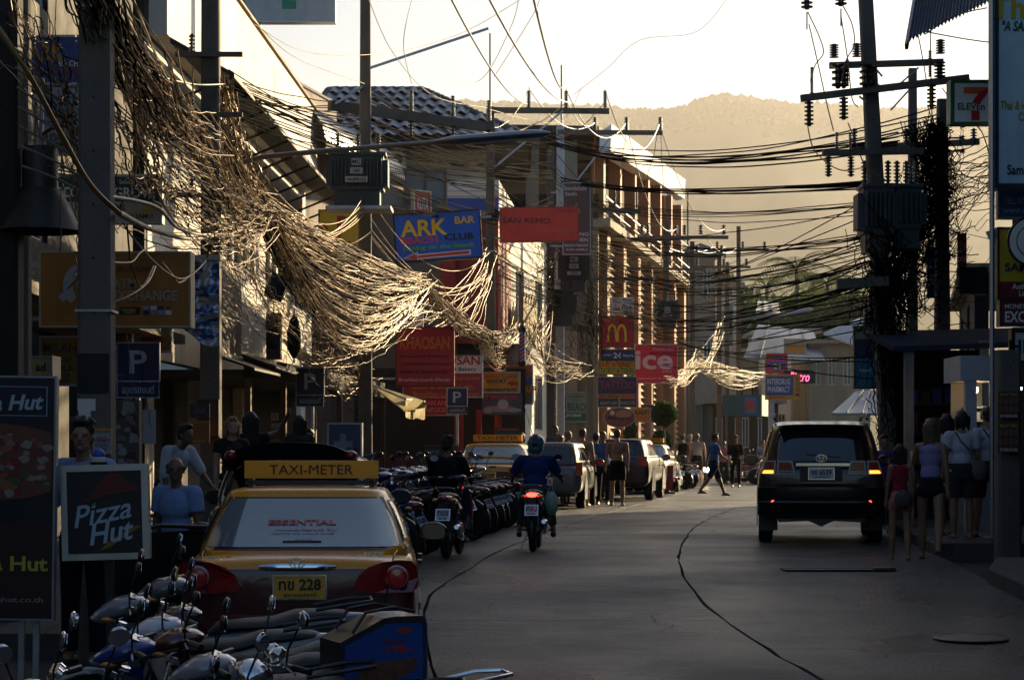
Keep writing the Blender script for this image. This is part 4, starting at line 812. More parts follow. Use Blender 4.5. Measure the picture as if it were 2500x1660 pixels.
# right hand signs
sign('seven_eleven_sign','white convenience store sign with orange and red seven and green edge',2325,200,2417,298,33,(.85,.85,.83),[('ELEVEn',.50,.62,.17,(.01,.10,.06),dict(w=.72,bold=.02))],rect=[(.0,.06,0,1,(.01,.16,.08)),(.0,1,.0,.035,(.01,.16,.08))],fr=pc((.01,.16,.08),.4),depth=.3)
o=bpy.data.objects['seven_eleven_sign']; W=92/F*33;H=98/F*33
poly(o,[(.30,.14),(.92,.14),(.92,.20),(.76,.30),(.30,.30)],W,H,(.75,.12,.03),y=-.012)
poly(o,[(.94,.14),(.94,.28),(.80,.46),(.74,.54),(.52,.54),(.58,.42),(.70,.29)],W,H,(.55,.01,.03),y=-.014)
poly(o,[(.50,.72),(.72,.72),(.72,.96),(.50,.96)],W,H,(.55,.01,.03),y=-.012)
sign('restaurant_billboard','tall pale blue restaurant billboard cut off by the right edge of the picture',2438,-60,2575,448,29,(.55,.74,.84),[('The',.30,.155,.11,(.62,.45,.02),dict(bold=.06)),('"A SAM',.32,.245,.05,(.02,.10,.04),dict(bold=.04,shear=.25,w=.52)),('Thai & west',.34,.625,.042,(.45,.30,.03),dict(w=.62,bold=.02,shear=.1)),('Cuisine',.54,.68,.042,(.45,.30,.03),dict(w=.38,bold=.02)),('Samui',.36,.935,.048,'nv',dict(w=.42,bold=.02))],depth=.35,fr=mat('dark blue frame',(.02,.035,.06),.4),fw=.06)
sign('blue_board','dim blue signboard below the tall billboard',2440,465,2560,530,29.6,(.02,.05,.16),[('TEL: 077-230',.45,.4,.25,(.2,.3,.45),dict(w=.7)),('www.samui',.45,.75,.2,(.2,.3,.45),{})],depth=.1)
sign('tour_agency_sign','yellow and dark red tour agency sign at the right edge',2440,560,2580,728,28.8,(.62,.42,.02),[('SAMUI',.40,.55,.12,'nv',dict(w=.62,bold=.04)),('TOUR',.62,.68,.09,'nv',dict(w=.38,bold=.03)),('Authorised',.48,.83,.08,'w',dict(w=.52)),('Licence',.5,.93,.08,'w',dict(w=.32))],bands=[(.76,1,(.16,.01,.02))],fr=M['black'],depth=.2)
sign('money_exchange_sign','dark red money exchange sign with thick white letters at the right edge',2446,737,2590,792,28.6,(.18,.012,.02),[('MONEY CHANGE',.45,.2,.2,'w',dict(w=.8)),('EXCHANGE',.55,.66,.5,'w',dict(w=1.0,bold=.06,maxw=9))],fr=M['black'],depth=.2)
o=thing('round_sign','round white sign with black ring and letter above the yellow tour sign','sign',P(2520,590,28.2)); r_=57/F*28.2
for i,(k,mm) in enumerate([(1.1,M['black']),(1.0,M['white']),(.72,M['black']),(.68,M['white'])]): MB().lathe([(r_*k,0),(r_*k,.04+i*.004),(.01,.041+i*.004)],X=RX(rad(90))@T(0,0,i*.006),n=40).build('disc',mm,o)
lettering('Q',0,0,r_*.8,C['k'],o,y=-.09,bold=.04)
sign('white_shop_sign','small white framed sign under the money exchange sign',2478,812,2560,880,28.5,(.5,.53,.58),[('HR',.2,.5,.5,'k',dict(bold=.04))],fr=M['black'],fw=.05)
for i,(px0,py0,px1,py1,c1,lb) in enumerate([(2264,604,2285,728,(.03,.12,.30),'blue upright poster banner left of the orange one behind the poles'),(2288,585,2303,728,(.60,.07,.02),'narrow orange red banner behind the right poles'),(2338,570,2360,662,(.60,.07,.02),'orange red banner with white edge right of the thick pole')]):
    sign('upright_banner',lb,px0,py0,px1,py1,38,c1,[('SIM\nCARD',.5,.6,.3,'w',dict(rot=0))],rect=[(.0,.9,.35,.42,'lb')] ,depth=.05,fw=0)
for i,(py0,py1) in enumerate([(955,1022),(1030,1105)]):
    o,W,H=sign('poster','%s of the two dim boxing posters pasted on the right pillar'%['upper','lower'][i],2436,py0,2488,py1,26.5,(.10,.05,.045),[('MUAY THAI',.5,.12,.1,'y',dict(w=.8)),('STADIUM',.5,.9,.1,'w',dict(w=.8))],depth=.01,fw=0,cat='poster')
    for k in range(8): poly(o,[(.14+.24*(k%4)+.09*math.cos(q*.785),.35+.3*(k//4)+.11*math.sin(q*.785)) for q in range(8)],W,H,(.22,.10,.07),y=-.012-.0004*k,name='printed_face')
sign('small_number_sign','small blue number sign on the dark wall between the right poles',2225,905,2250,935,40,(.02,.05,.2),[('1',.5,.6,.5,'w',{}),('เฉวง',.5,.2,.2,'w',{})],depth=.02)
sign('bank_panel_sign','dark blue panel with pale square emblem between taxi and left shops',803,1036,880,1110,40,(.02,.05,.14),[],rect=[(.35,.55,.3,.95,(.16,.24,.34)),(.15,.75,.55,.75,(.16,.24,.34))],depth=.3,cat='sign')
sign('chalk_board','black chalk menu board behind the parked motorbikes',1040,1090,1116,1142,46,(.015,.015,.015),[('HOW MUCH',.5,.2,.18,(.15,.15,.15),{}),('Pad Thai 60',.5,.5,.14,(.12,.12,.12),{}),('Curry 80',.5,.75,.14,(.12,.12,.12),{})],fr=M['brown'],depth=.04)
sign('price_board','dark green board with chalk number 79 behind the silver pickup',1212,1046,1266,1088,56,(.015,.06,.045),[('79',.55,.62,.42,(.25,.32,.30),dict(bold=-.01))],rect=[(0,1,0,.08,'r')],fr=M['black'],depth=.04)
sign('no_camera_sign','small pale notice with camera symbol on the dark shop wall',661,1007,680,1026,41,(.35,.25,.20),[('O',.5,.5,.5,'k',{})],depth=.02,fw=0)
sign('notice','small pale notice below the camera notice on the dark wall',662,1033,690,1045,41,(.32,.30,.28),[('NOTICE',.5,.3,.25,'k',{}),('STAFF ONLY',.5,.7,.25,'k',{})],depth=.02,fw=0)
sign('poster','colourful portrait poster wrapped on the second concrete pole',462,1026,512,1082,31.2,(.30,.10,.03),[('FULL MOON',.5,.08,.1,'y',{}),('PARTY',.5,.92,.12,'y',{})],depth=.01,fw=0,cat='poster')
sign('poster','dark poster above the colourful portrait poster on the second pole',463,985,512,1020,31.2,(.05,.04,.04),[('LIVE',.5,.5,.3,(.2,.2,.2),{})],depth=.01,fw=0,cat='poster')
sign('paper_notice','pale paper sheet hanging right of the nearest parking sign post',348,1000,380,1083,31,(.42,.42,.45),[('?',.5,.3,.2,(.3,.3,.33),{})],depth=.01,fw=0,cat='poster')
sign('list_poster','yellow and blue list poster on the near concrete pole behind the man',226,1046,272,1108,17.7,(.33,.33,.30),[('TAXI TOUR',.5,.08,.09,'r',{}),('Airport 400',.5,.35,.07,'b',{}),('Pier 300',.5,.5,.07,'b',{}),('Maenam 350',.5,.65,.07,'b',{}),('Lamai 300',.5,.8,.07,'b',{})],bands=[(0,.14,'y'),(.42,.46,'r')],depth=.01,fw=0,cat='poster')
# awnings, canopies over left shops
o=thing('yellow_awning','yellow cloth awning with scalloped valance over the dark shop entrance','awning',(0,0,0))
a0=P(905,938,47);a1=P(1036,978,47.5); fy=mat('yellow canvas',(.55,.44,.16),.7,var=.2,vs=4,dirt=.2)
b=MB(); b.add([a0,P(985,1000,45.5),P(1040,992,48),a1,a0-V((0,0,.03)),P(985,1000,45.5)-V((0,0,.03)),P(1040,992,48)-V((0,0,.03)),a1-V((0,0,.03))],[(0,1,2,3),(7,6,5,4),(0,4,5,1),(2,6,7,3)]); b.build('cloth',fy,o)
b=MB(); p0=V((X(990,46),46,Z(974,46))); p1=V((X(1036,49.5),49.5,Z(980,49.5)))
def vf(u,v): q=p0.lerp(p1,u); return (q.x+.02*math.sin(u*40),q.y,q.z-v*(.38+.05*abs(math.sin(u*25))))
b.grid(vf,40,3); b.build('valance',fy,o)
b=MB(); b.bar(p0,P(905,938,47),.04,.04); b.bar(p0,p1,.04,.04); b.build('frame',M['steel'],o)
o=thing('red_awning','dark shop awning frame slanting above the loudspeaker','awning',P(760,880,44)); b=MB(); b.prism([(-.5,0,.5),(.3,-1.2,-.1),(.45,-1.2,-.45),(-.35,0,.1)],(0,.0,-.03)); b.prism([(-.6,.0,.45),(.35,.0,-.7),(.35,.04,-.75),(-.6,.04,.4)],(.06,.02,0)); b.build('sheet',M['corr'],o)
# loudspeaker and folded parasol in front of lit boards
o=thing('hanging_loudspeaker','black box hanging in front of the sunlit white fascia board','loudspeaker',P(667,820,38.5)); boxpart(o,'cabinet',M['black'],(-.13,.13,0,.26,-.42,.42)); MB().lathe([(.09,0),(.09,.01),(.03,.03)],X=T(0,-.001,-.15)@RX(rad(90)),n=14).build('cone',M['black'],o); boxpart(o,'hook',M['steel'],(-.01,.01,.1,.12,.42,.62))
o=thing('folded_parasol','dark folded cloth hanging like a closed parasol beside the black box','parasol',P(718,826,38.5)); MB().lathe([(.03,-.36),(.12,-.2),(.13,.1),(.08,.33),(.02,.42)],n=12).build('cloth',pc((.02,.02,.03),.6),o); MB().tube([(0,0,-.45),(0,0,.52)],.015,6).build('pole',M['steel'],o)
o=thing('floodlight','dark square floodlight tangled in cables above the hanging box','floodlight',P(676,700,37)); X_=T(0,0,0)@RY(rad(20))@RX(rad(-25)); boxpart(o,'housing',M['black'],(-.16,.16,-.08,.12,-.2,.2)).matrix_local=X_; boxpart(o,'bracket',M['steel'],(-.2,.2,.14,.18,-.03,.03))
# shaded pendant lamp at far left
o=thing('pendant_lamp','big dark bell shaped lamp shade hanging at the upper left','lamp',P(98,455,19)); MB().lathe([(.14,.35),(.16,.30),(.16,-.02),(.20,-.06),(.38,-.40),(.36,-.41),(.18,-.08),(.14,-.03)],n=24).build('shade',mat('dark enamel',(.03,.028,.025),.4,var=.2),o); MB().tube([(0,0,.3),(0,.05,.6),(-.05,.3,1.0),(-.4,.6,1.1)],.025,8).build('arm',M['steel'],o)
# shop clutter behind taxi: doors, columns, red shopfront
o=thing('red_shopfront','red framed dark shopfront behind the third parking sign','shopfront',(X(1140,58),58,0))
boxpart(o,'red_post',M['red'],(-.35,-.1,0,.2,.1,3.4),(.25,.4,0,.2,.1,2.4),(.75,.9,0,.2,.1,3.6)); boxpart(o,'back_wall',M['darkwall'],(-3.2,1.6,1.8,1.95,.1,3.6)); boxpart(o,'counter',mat('maroon counter',(.10,.015,.012),.5),(-3,-.6,.8,1.3,.1,1.2)); boxpart(o,'lintel',M['red'],(-.35,.9,.0,.2,3.6,3.75))
o=thing('red_street_board','red upright board on the road edge behind the parked black cars','board',G(1632,1205)); boxpart(o,'board',mat('bright red plastic',(.55,.02,.02),.5,var=.1),(-.18,.14,-.03,.03,.1,.84)); boxpart(o,'foot',M['black'],(-.22,.18,-.15,.15,.0,.06)); boxpart(o,'side_sign',mat('bright red plastic',(.55,.02,.02),.5),(.15,.35,-.02,.02,.42,.48))
# low dark terrace wall & shop fronts left d 40-60
o,L=bld('dark_shop_row','dark open fronted shop row under the white building seen above the taxi',(-4.9,40),(-3.4,57))
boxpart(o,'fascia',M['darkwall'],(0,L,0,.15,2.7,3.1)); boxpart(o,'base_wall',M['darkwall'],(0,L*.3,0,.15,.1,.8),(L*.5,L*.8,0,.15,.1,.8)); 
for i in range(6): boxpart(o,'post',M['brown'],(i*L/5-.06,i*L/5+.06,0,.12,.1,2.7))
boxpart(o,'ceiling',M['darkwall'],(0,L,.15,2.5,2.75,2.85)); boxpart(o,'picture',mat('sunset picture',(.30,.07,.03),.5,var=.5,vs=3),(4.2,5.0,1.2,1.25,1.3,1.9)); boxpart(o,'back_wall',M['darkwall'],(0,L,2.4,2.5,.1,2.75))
def gp0(px,d,dz=0): return V((X(px,d),d,g(d)+dz))
# ================================================================== POLES AND LINE HARDWARE
def insulator(parent,x,y,z,h=.35,r=.07,n=6,up=True,name='insulator'):
    prof=[(.02,0)]
    for i in range(n):
        za=h*(i+.1)/n; zb=h*(i+.55)/n; prof+= [(r*.45,za),(r,za+h*.15/n),(r*.95,zb),(r*.45,zb+.01)]
    prof.append((.03,h)); b=MB(); b.lathe([(p,q if up else -q) for p,q in (prof if up else prof)] if up else [(p,-q) for p,q in reversed(prof)],X=T(x,y,z),n=10)
    return b.build(name,M['insul'],parent)
def arm(parent,p,q,w=.10,h=.12,name='crossarm'):
    b=MB(); b.bar(p,q,w,h); o=b.build(name,M['pole'],parent)
    return o
def shaft(root,h,w0,w1,lean=(0,0),m=None,name='shaft',zb=-.3):
    b=MB(); rs=[]
    for i in range(9):
        t=i/8; w=(w0+(w1-w0)*t)/2; z=zb+(h-zb)*t; cx,cy=lean[0]*z,lean[1]*z; c=w*.22
        rs.append([(cx-w+c,cy-w,z),(cx+w-c,cy-w,z),(cx+w,cy-w+c,z),(cx+w,cy+w-c,z),(cx+w-c,cy+w,z),(cx-w+c,cy+w,z),(cx-w,cy+w-c,z),(cx-w,cy-w+c,z)])
    b.loft(rs,smooth=False); o=b.build(name,m or M['pole'],root)
    b=MB(); z=.6
    while z<h-.2:
        w=(w0+(w1-w0)*z/h)/2; b.lathe([(.014,0),(.014,.004),(.002,.004)],X=T(lean[0]*z,lean[1]*z-w-.0005,z)@RX(rad(90)),n=6); z+=.45
    tag(b.build('bolt_holes',M['ink'],root),kind='stuff'); return o
def transformer(root,x,y,z,w=1.15,h=.95,txt=None,col=(.03,.04,.038)):
    tm=pc(col,.45,var=.25); t=boxpart(root,'transformer',tm,(x-w*.42,x+w*.42,y-.28,y+.28,z,z+h))
    boxpart(t,'lid',tm,(x-w*.46,x+w*.46,y-.33,y+.33,z+h+.002,z+h+.06)); boxpart(t,'base_tank',tm,(x-w*.36,x+w*.36,y-.22,y+.22,z-.32,z-.002))
    n=int(w/.085)
    for i in range(n): xx=x-w*.42+(i+.5)*w*.84/n; boxpart(t,'fin',tm,(xx-.012,xx+.012,y-.42,y-.281,z+.1,z+h-.08))
    for s in(-1,1): boxpart(t,'side_radiator',tm,(x+s*w*.42+min(0,s*.09)+s*.002,x+s*w*.42+max(0,s*.09)+s*.002,y-.25,y+.25,z+.08,z+h-.1))
    for i in(-1,0,1): insulator(t,x+i*w*.32,y,z+h+.06,.42,.06,7,name='bushing')
    if txt:
        for k,(s,zz,hh,ww) in enumerate(txt):
            boxpart(t,'label_plate',mat('pale label plate',(.40,.41,.38),.6),(x-ww/2,x+ww/2,y-.435,y-.425,zz+z-hh/2,zz+z+hh/2)); lettering(s,x,z+zz,hh*.62,C['k'],t,y=y-.44,maxw=ww*.85,bold=.02)
    return t
def pole(name,label,x,y,h,w0,w1,lean=(0,0),group='concrete utility poles along the street',m=None):
    o=thing(name,label,'utility pole',(x,y,g(y)),0,group); shaft(o,h,w0,w1,lean,m); return o
PA=pole('utility_pole','thickest concrete pole, nearest, standing left behind the framed pizza sign',X(236,18),18,9.5,.30,.23)
for z in(2.85,5.4): boxpart(PA,'steel_band',M['steel'],(-.155,.155,-.155,.155,z,z+.02))
boxpart(PA,'torn_paper',M['white'],(-.13,.02,-.158,-.152,2.02,2.12),(-.12,-.02,-.158,-.152,1.97,2.02)); boxpart(PA,'tar_patch',mat('tar stain',(.02,.018,.016),.8),(-.135,.135,-.156,-.153,2.17,2.5))
P0=pole('utility_pole','dark pole at the far left edge of the picture',X(12,19),19,9.5,.30,.26,m=M['darkwall'])
P00=pole('utility_pole','slim pole with sunlit right edge between the leftmost pole and the thick near pole',X(50,21),21,9.5,.20,.17)
o=thing('orange_pipe','thin orange pipe running up beside the thick near pole','pipe',(X(193,17.9),18.2,g(18))); MB().tube([(0,0,0),(0,0,3.4)],.02,8).build('tube',pc((.28,.10,.02),.6),o); boxpart(o,'clamp',M['steel'],(-.02,.06,-.03,.03,1.5,1.54))
PB=pole('utility_pole','second concrete pole from the left, plastered with posters, cables draped over it',X(515,32),32,12,.31,.24)
for z in(5.2,6.4,7.3): insulator(PB,-.28,-.05,z,.28,.05,5); arm(PB,(-.5,-.2,z-.05),(.5,-.2,z-.05),.07,.07)
boxpart(PB,'cable_box',M['black'],(-.16,.16,-.32,-.16,1.55,2.1))
PC=pole('utility_pole','concrete pole carrying the transformer marked 160',X(892,45),45,12,.30,.20)
zc=lambda py,d=45: Z(py,d)
xo=X(892,45)
arm(PC,(X(806,45)-xo,-.2,zc(261)),(X(1200,45)-xo,2.6,zc(268)),.13,.20)
for px in(1003,1103,1192): xx=X(px,46)-xo; insulator(PC,xx,1.1+(px-1003)/140,zc(252),.45,.055,9); insulator(PC,xx,1.1+(px-1003)/140,zc(276),.36,.07,5,up=False)
b=MB(); b.bar((.1,-.15,zc(170)),(X(1100,45)-xo+.8,-.1,zc(-20)-.8),.05,.05); b.bar((-.05,-.15,zc(215)),(X(820,45)-xo,-.2,zc(258)),.04,.04); b.build('brace',M['steel'],PC)
transformer(PC,X(880,45)-xo,-.75,zc(478),1.3,(478-395)/F*45,[('MC',.56,.14,.2),('160',.38,.13,.26),('พงษ์พิมาน',.20,.12,.46)])
boxpart(PC,'platform',M['steel'],(-.75,.6,-1.1,-.2,zc(478)-.4,zc(478)-.33))
PD=pole('utility_pole','concrete pole right of the tilted blue club sign',X(1197,60),60,Z(262,60),.32,.22); xo=X(1197,60); z_=Z(272,60)
arm(PD,(-.1,-.2,z_),(X(1487,60)-xo,0,z_),.13,.15)
for px in(1291,1382,1477): insulator(PD,X(px,60)-xo,-.1,z_+.08,.48,.07,9)
b=MB(); b.tube([(0,.05,z_-.2),(0,.05,z_+2.2)],.035,6); b.bar((X(1375,60)-xo,-.12,z_),(.1,-.1,z_-1.6),.05,.05); b.build('brace',M['steel'],PD)
PE=pole('utility_pole','pale grey concrete pole in front of the brown resort sign',X(1368,72),72,Z(310,72),.30,.26,m=M['steel']); xo=X(1368,72); z_=Z(325,72)
arm(PE,(-.1,-.2,z_),(X(1617,72)-xo,0,z_),.13,.15)
for px in(1452,1529,1611): insulator(PE,X(px,72)-xo,-.1,z_+.08,.44,.08,7)
b=MB(); b.tube([(.05,.05,z_-.5),(.05,.05,z_+2.3)],.04,6); b.bar((X(1500,72)-xo,-.12,z_),(.1,-.1,z_-2.2),.05,.05); b.build('brace',M['steel'],PE)
PE2=pole('utility_pole','brownish pole just left of the pale grey pole, carrying a dark transformer',X(1344,70),70,Z(365,70),.28,.24)
transformer(PE2,.75,-.3,Z(690,70),1.0,1.0,[('MC',.7,.16,.25),('160',.48,.15,.3),('เฉวง',.25,.12,.45)]); transformer(PE2,.35,-.5,Z(775,70),.95,.8)
PF=pole('utility_pole','concrete pole behind the orange lounge sign with a lower three-post crossarm',X(1440,78),78,Z(440,78),.26,.22); xo=X(1440,78); z_=Z(515,78)
arm(PF,(X(1312,78)-xo,-.2,z_+.1),(X(1563,78)-xo,-.2,z_-.05),.14,.18)
for px in(1438,1500,1553): insulator(PF,X(px,78)-xo,-.2,z_+.08,.7,.06,10)
arm(PF,(X(1440,78)-xo,-.4,Z(683,78)),(X(1592,78)-xo,-.4,Z(683,78)),.1,.12)
for px in(1530,1585): insulator(PF,X(px,78)-xo,-.3,Z(690,78),.35,.06,5,up=False)
arm(PF,(X(1375,78)-xo,-.4,Z(800,78)),(X(1465,78)-xo,-.4,Z(805,78)),.16,.25)
PG=pole('utility_pole','concrete pole above the red ice sign carrying a ribbed transformer',X(1626,90),90,Z(538,90),.30,.24); xo=X(1626,90)
arm(PG,(X(1448,90)-xo,-.2,Z(590,90)),(X(1684,90)-xo,-.2,Z(582,90)),.14,.18); arm(PG,(X(1560,92)-xo,1,Z(574,90)),(X(1772,92)-xo,1,Z(574,90)),.12,.14)
for px in(1500,1520,1568,1582,1635,1650,1672,1712,1768): insulator(PG,X(px,90)-xo,.2,Z(572,90),.42,.11,4)
transformer(PG,.0,-.4,Z(783,90),1.05,.75,[('MC',.5,.12,.2),('160',.35,.12,.25),('พงษ์พิมาน',.18,.1,.4)],col=(.04,.06,.06))
arm(PG,(X(1540,90)-xo,-.3,Z(656,90)),(X(1720,90)-xo,-.3,Z(660,90)),.1,.1)
for i,(px,d,yt,lb) in enumerate([(1690,96,590,'concrete pole right of the hotel wall, plain topped'),(1756,104,608,'concrete pole near the bend with round topped cap'),(1803,108,553,'slim mast pole at the bend before the palms'),(1679,120,470,'thin distant mast above the hotel roof corner'),(1775,112,640,'short distant pole beside the street lamps')]):
    o=pole('utility_pole',lb,X(px,d),d,Z(yt,d),.24 if i!=3 else .12,.2 if i!=3 else .08)
    if i in(0,1,2,4):
        z_=Z(yt,d)-.6-.3*i; arm(o,(-1.3,-.2,z_),(1.5,-.2,z_),.1,.12)
        for x in(-1.1,.2,1.3): insulator(o,x,-.2,z_+.07,.35,.1,4)
        insulator(o,-.7,-.2,z_-.07,.35,.08,4,up=False)
# street lamp with long arm
o=thing('street_lamp','long armed grey street lamp reaching over the street from the second pole','street lamp',(0,0,0))
pts=[P(560,425,32),P(590,398,31.8),P(640,384,31.6),P(760,372,31.2),P(900,360,30.8),P(1010,352,30.5),P(1080,346,30.3)]
MB().tube(pts,[.04]*4+[.035]*3,10).build('arm',M['alu'],o)
b=MB(); a=P(1060,347,30.3); c=P(1345,326,29.7); d_=(c-a); rs=[]
for i in range(13):
    t=i/12; w=.13*math.sin(min(1,t*3+.25)*math.pi/2)*(1 if t<.85 else math.cos((t-.85)/.15*1.3)); q=a+d_*t; rs.append([q+V((0,w*math.cos(k*math.pi/5),w*.55*math.sin(k*math.pi/5))) for k in range(10)])
b.loft(rs); b.build('lamp_head',M['alu'],o)
b=MB(); b.bar(a+d_*.35-V((0,0,.075)),a+d_*.93-V((0,0,.065)),.16,.03); b.build('diffuser',M['lens'],o)
for i,(px,py,dd) in enumerate([(1905,770,106),(1950,762,104)]):
    o=thing('street_lamp',['far street lamp, left of the pair above the metal roof','far street lamp, right of the pair above the metal roof'][i],'street lamp',P(px,py,dd),0,'far street lamps')
    MB().ell((0,0,0),(.75,.18,.13),rot=RY(rad(-12)).to_3x3()).build('lamp_head',M['alu'],o); MB().tube([(-.6,0,-.05),(-2.0,.1,-.2),(-2.6,.1,-.9)],.05,6).build('arm',M['alu'],o)
# right pole cluster
dR=36
PR=pole('utility_pole','tall leaning concrete pole carrying two crossarms at the right',X(2182,dR),dR,12,.33,.19,lean=(-.052*1.02,0)); bx=X(2182,dR)
def rx(px,d=dR): return X(px,d)-bx
arm(PR,(rx(2021),-.2,Z(166,dR)),(rx(2298),-.15,Z(156,dR)),.11,.10); arm(PR,(rx(1949),-.3,Z(248,dR)),(rx(2356),-.3,Z(198,dR)),.12,.11)
b=MB()
for (p,q) in [((2095,238),(2145,277)),((2240,168),(2175,225)),((2215,225),(2172,272)),((2105,165),(2145,215)),((2125,160),(2152,190))]: b.bar((rx(p[0]),-.1,Z(p[1],dR)),(rx(q[0]),-.1,Z(q[1],dR)),.03,.03)
b.build('brace',M['steel'],PR)
for px,py,h,r,n in((2032,148,.24,.085,6),(2087,146,.24,.08,6),(2290,138,.25,.085,6)): insulator(PR,rx(px),-.2,Z(py,dR),h,r,n)
for px,py,h,r,n in((2038,165,.42,.11,4),(2052,176,.34,.09,4),(2105,165,.40,.11,4),(2118,178,.30,.09,4),(2284,160,.28,.10,5),(1968,256,.42,.08,6),(2052,246,.38,.08,6),(2264,215,.40,.08,6)): insulator(PR,rx(px),-.35,Z(py,dR),h,r,n,up=False)
for px,py in((1976,236),(2062,218),(2262,196)): insulator(PR,rx(px),-.3,Z(py,dR),.44,.035,12)
arm(PR,(rx(1998),-.5,Z(384,dR)),(rx(2245),-.3,Z(375,dR)),.1,.1)
for px in(2012,2066): insulator(PR,rx(px),-.5,Z(392,dR),.34,.06,7,up=False)
for px in(2032,2064): insulator(PR,rx(px),-.5,Z(378,dR),.3,.03,8)
transformer(PR,rx(2143),.15,Z(572,dR),.62,.78,col=(.05,.065,.075)); transformer(PR,rx(2218),.2,Z(560,dR),.5,.7,col=(.03,.05,.055))
arm(PR,(rx(2037),-.3,Z(697,dR)),(rx(2160),-.3,Z(690,dR)),.16,.16)
for i in range(9): insulator(PR,rx(2120)-.02,-.32,Z(588+i*22,dR),.08,.05,2,name='reel_insulator')
P2_=pole('utility_pole','slender pale pole just behind the leaning right pole',X(2228,44),44,Z(168,44),.22,.16)
arm(P2_,(X(2072,44)-X(2228,44),-.2,Z(366,44)),(X(2385,44)-X(2228,44),-.2,Z(350,44)),.13,.12)
for px in(2082,2125,2208,2372): insulator(P2_,X(px,44)-X(2228,44),-.2,Z(358,44),.34,.07,6)
P3_=pole('utility_pole','thick short topped pole wrapped in cables at the right',X(2300,37.5),37.5,Z(243,37.5),.33,.17)
for i,py in enumerate((268,310,340,372)): arm(P3_,(0,-.1,Z(py,37.5)),(.35,-.15,Z(py,37.5)),.03,.03,'reel_bracket'); insulator(P3_,.33,-.15,Z(py,37.5)-.04,.08,.05,2,name='reel_insulator')
boxpart(P3_,'meter_box',M['black'],(.25,.75,-.25,0,Z(720,37.5),Z(655,37.5)))
P4_=pole('utility_pole','pale square pillar pasted with boxing posters at the right edge',X(2460,26.8),26.8,2.62,.30,.28)
o=thing('steel_post','slim galvanised post in front of the right edge signs','post',(X(2422,28.6),28.6,.17)); MB().tube([(0,0,0),(0,0,7.6)],.035,8).build('tube',M['steel'],o); boxpart(o,'base_plate',M['steel'],(-.1,.1,-.1,.1,0,.02))
o=thing('blue_metal_awning','dark blue corrugated awning jutting over the right pole tops','awning',(0,0,0))
A_,B_,C_,D_=P(2213,108,30),P(2237,-30,33),P(2440,-45,33),P(2440,-2,30)
b=MB(); n=26
for i in range(n):
    t0,t1=i/n,(i+1)/n; u0=A_.lerp(D_,t0);u1=A_.lerp(D_,t1);w0=B_.lerp(C_,t0);w1=B_.lerp(C_,t1)
    um,wm=(u0+u1)/2+V((0,0,.05)),(w0+w1)/2+V((0,0,.05)); b.add([u0,um,u1,w1,wm,w0],[(0,1,4,5),(1,2,3,4)])
b.build('corrugated_sheet',M['corrblue'],o); b=MB(); b.bar(A_-V((0,0,.04)),B_-V((0,0,.04)),.05,.08); b.build('edge_beam',M['black'],o)
# thick dark hanging trunks/boxes by the right poles
o=thing('junction_box','small pale junction box hanging from a cable left of the yellow tour sign','junction box',P(2418,573,29)); o.rotation_euler=(0,rad(-25),0); boxpart(o,'box',M['plate'],(-.04,.04,-.03,.03,-.06,.06)); boxpart(o,'lid',M['steel'],(-.03,.03,-.036,-.031,-.04,.04))
for i,(px) in enumerate((1970,2053)):
    o=thing('hanging_insulator',['left one of the two dark insulator bells hanging at the top right','right one of the two dark insulator bells hanging at the top right'][i],'insulator',P(px,12-i*8,34),0,'insulator bells hanging at the top'); insulator(o,0,0,.12,.2,.1,3,up=False); MB().tube([(0,0,-.12),(0,0,-.4)],.012,6).build('rod',M['steel'],o); 
# ================================================================== CABLES
WR=random.Random(3)
def catpath(p,q,sag,n,jit=0.,seed=0.,fr=6.):
    p=V(p);q=V(q); out=[]
    for i in range(n+1):
        t=i/n; c=p.lerp(q,t); c.z-=4*sag*t*(1-t)
        if jit:
            e=min(1,8*t,8*(1-t)); c+=V((noise.noise(V((t*fr,seed,0))),noise.noise(V((t*fr,seed,9))),noise.noise(V((t*fr,seed,5)))))*jit*e
        out.append(c)
    return out
def wires(name,specs,r,m,label,cat='cable',group=None,stuff=False,sides=5):
    """one object per cable"""
    if stuff:
        b=MB()
        for s in specs: b.tube(s,r*WR.uniform(.7,1.25),sides-1,cap=False)
        return tag(b.build(name,m,sharp=False),label,cat,kind='stuff')
    for s in specs:
        c0=s[0]; b=MB(); b.tube([q-c0 for q in s],r,sides,cap=False); o=b.build(name,m,sharp=False); o.location=c0; tag(o,label,cat,group)
def bundle(name,label,nodes,n,spread,jit,r,sagr,fr=6,m=None,seg=22,sides=4):
    """tangled bundle between successive nodes (px,py,d); spread=(x,z) of the ends, sagr=(min,max) sag"""
    b=MB(); 
    for k,(a,c,cnt,sp,sg) in enumerate(zip(nodes,nodes[1:],n,spread,sagr)):
        A=P(*a);Cc=P(*c)
        for i in range(cnt):
            o1=V((WR.gauss(0,sp[0]),WR.gauss(0,.12),WR.gauss(0,sp[1]))); o2=V((WR.gauss(0,sp[2]),WR.gauss(0,.12),WR.gauss(0,sp[3])))
            b.m=1 if (m is None and WR.random()<.24) else 0; u=WR.random(); s=sg[0]+(sg[1]-sg[0])*u**1.6
            b.tube(catpath(A+o1,Cc+o2,s,seg,jit*WR.uniform(.3,1.6),WR.uniform(0,99),fr*WR.uniform(.6,2.2)),r*WR.uniform(.55,1.2),sides,cap=False)
    dk=label.startswith('black') or 'right pole' in label or 'billboard' in label or 'transformers' in label  # these bundles take the dark copy instead of the painted sun-gold one
    return tag(b.build(name,[m or M['wireb' if dk else 'wire'],M['wireb']],sharp=False),label,'cables',kind='stuff')
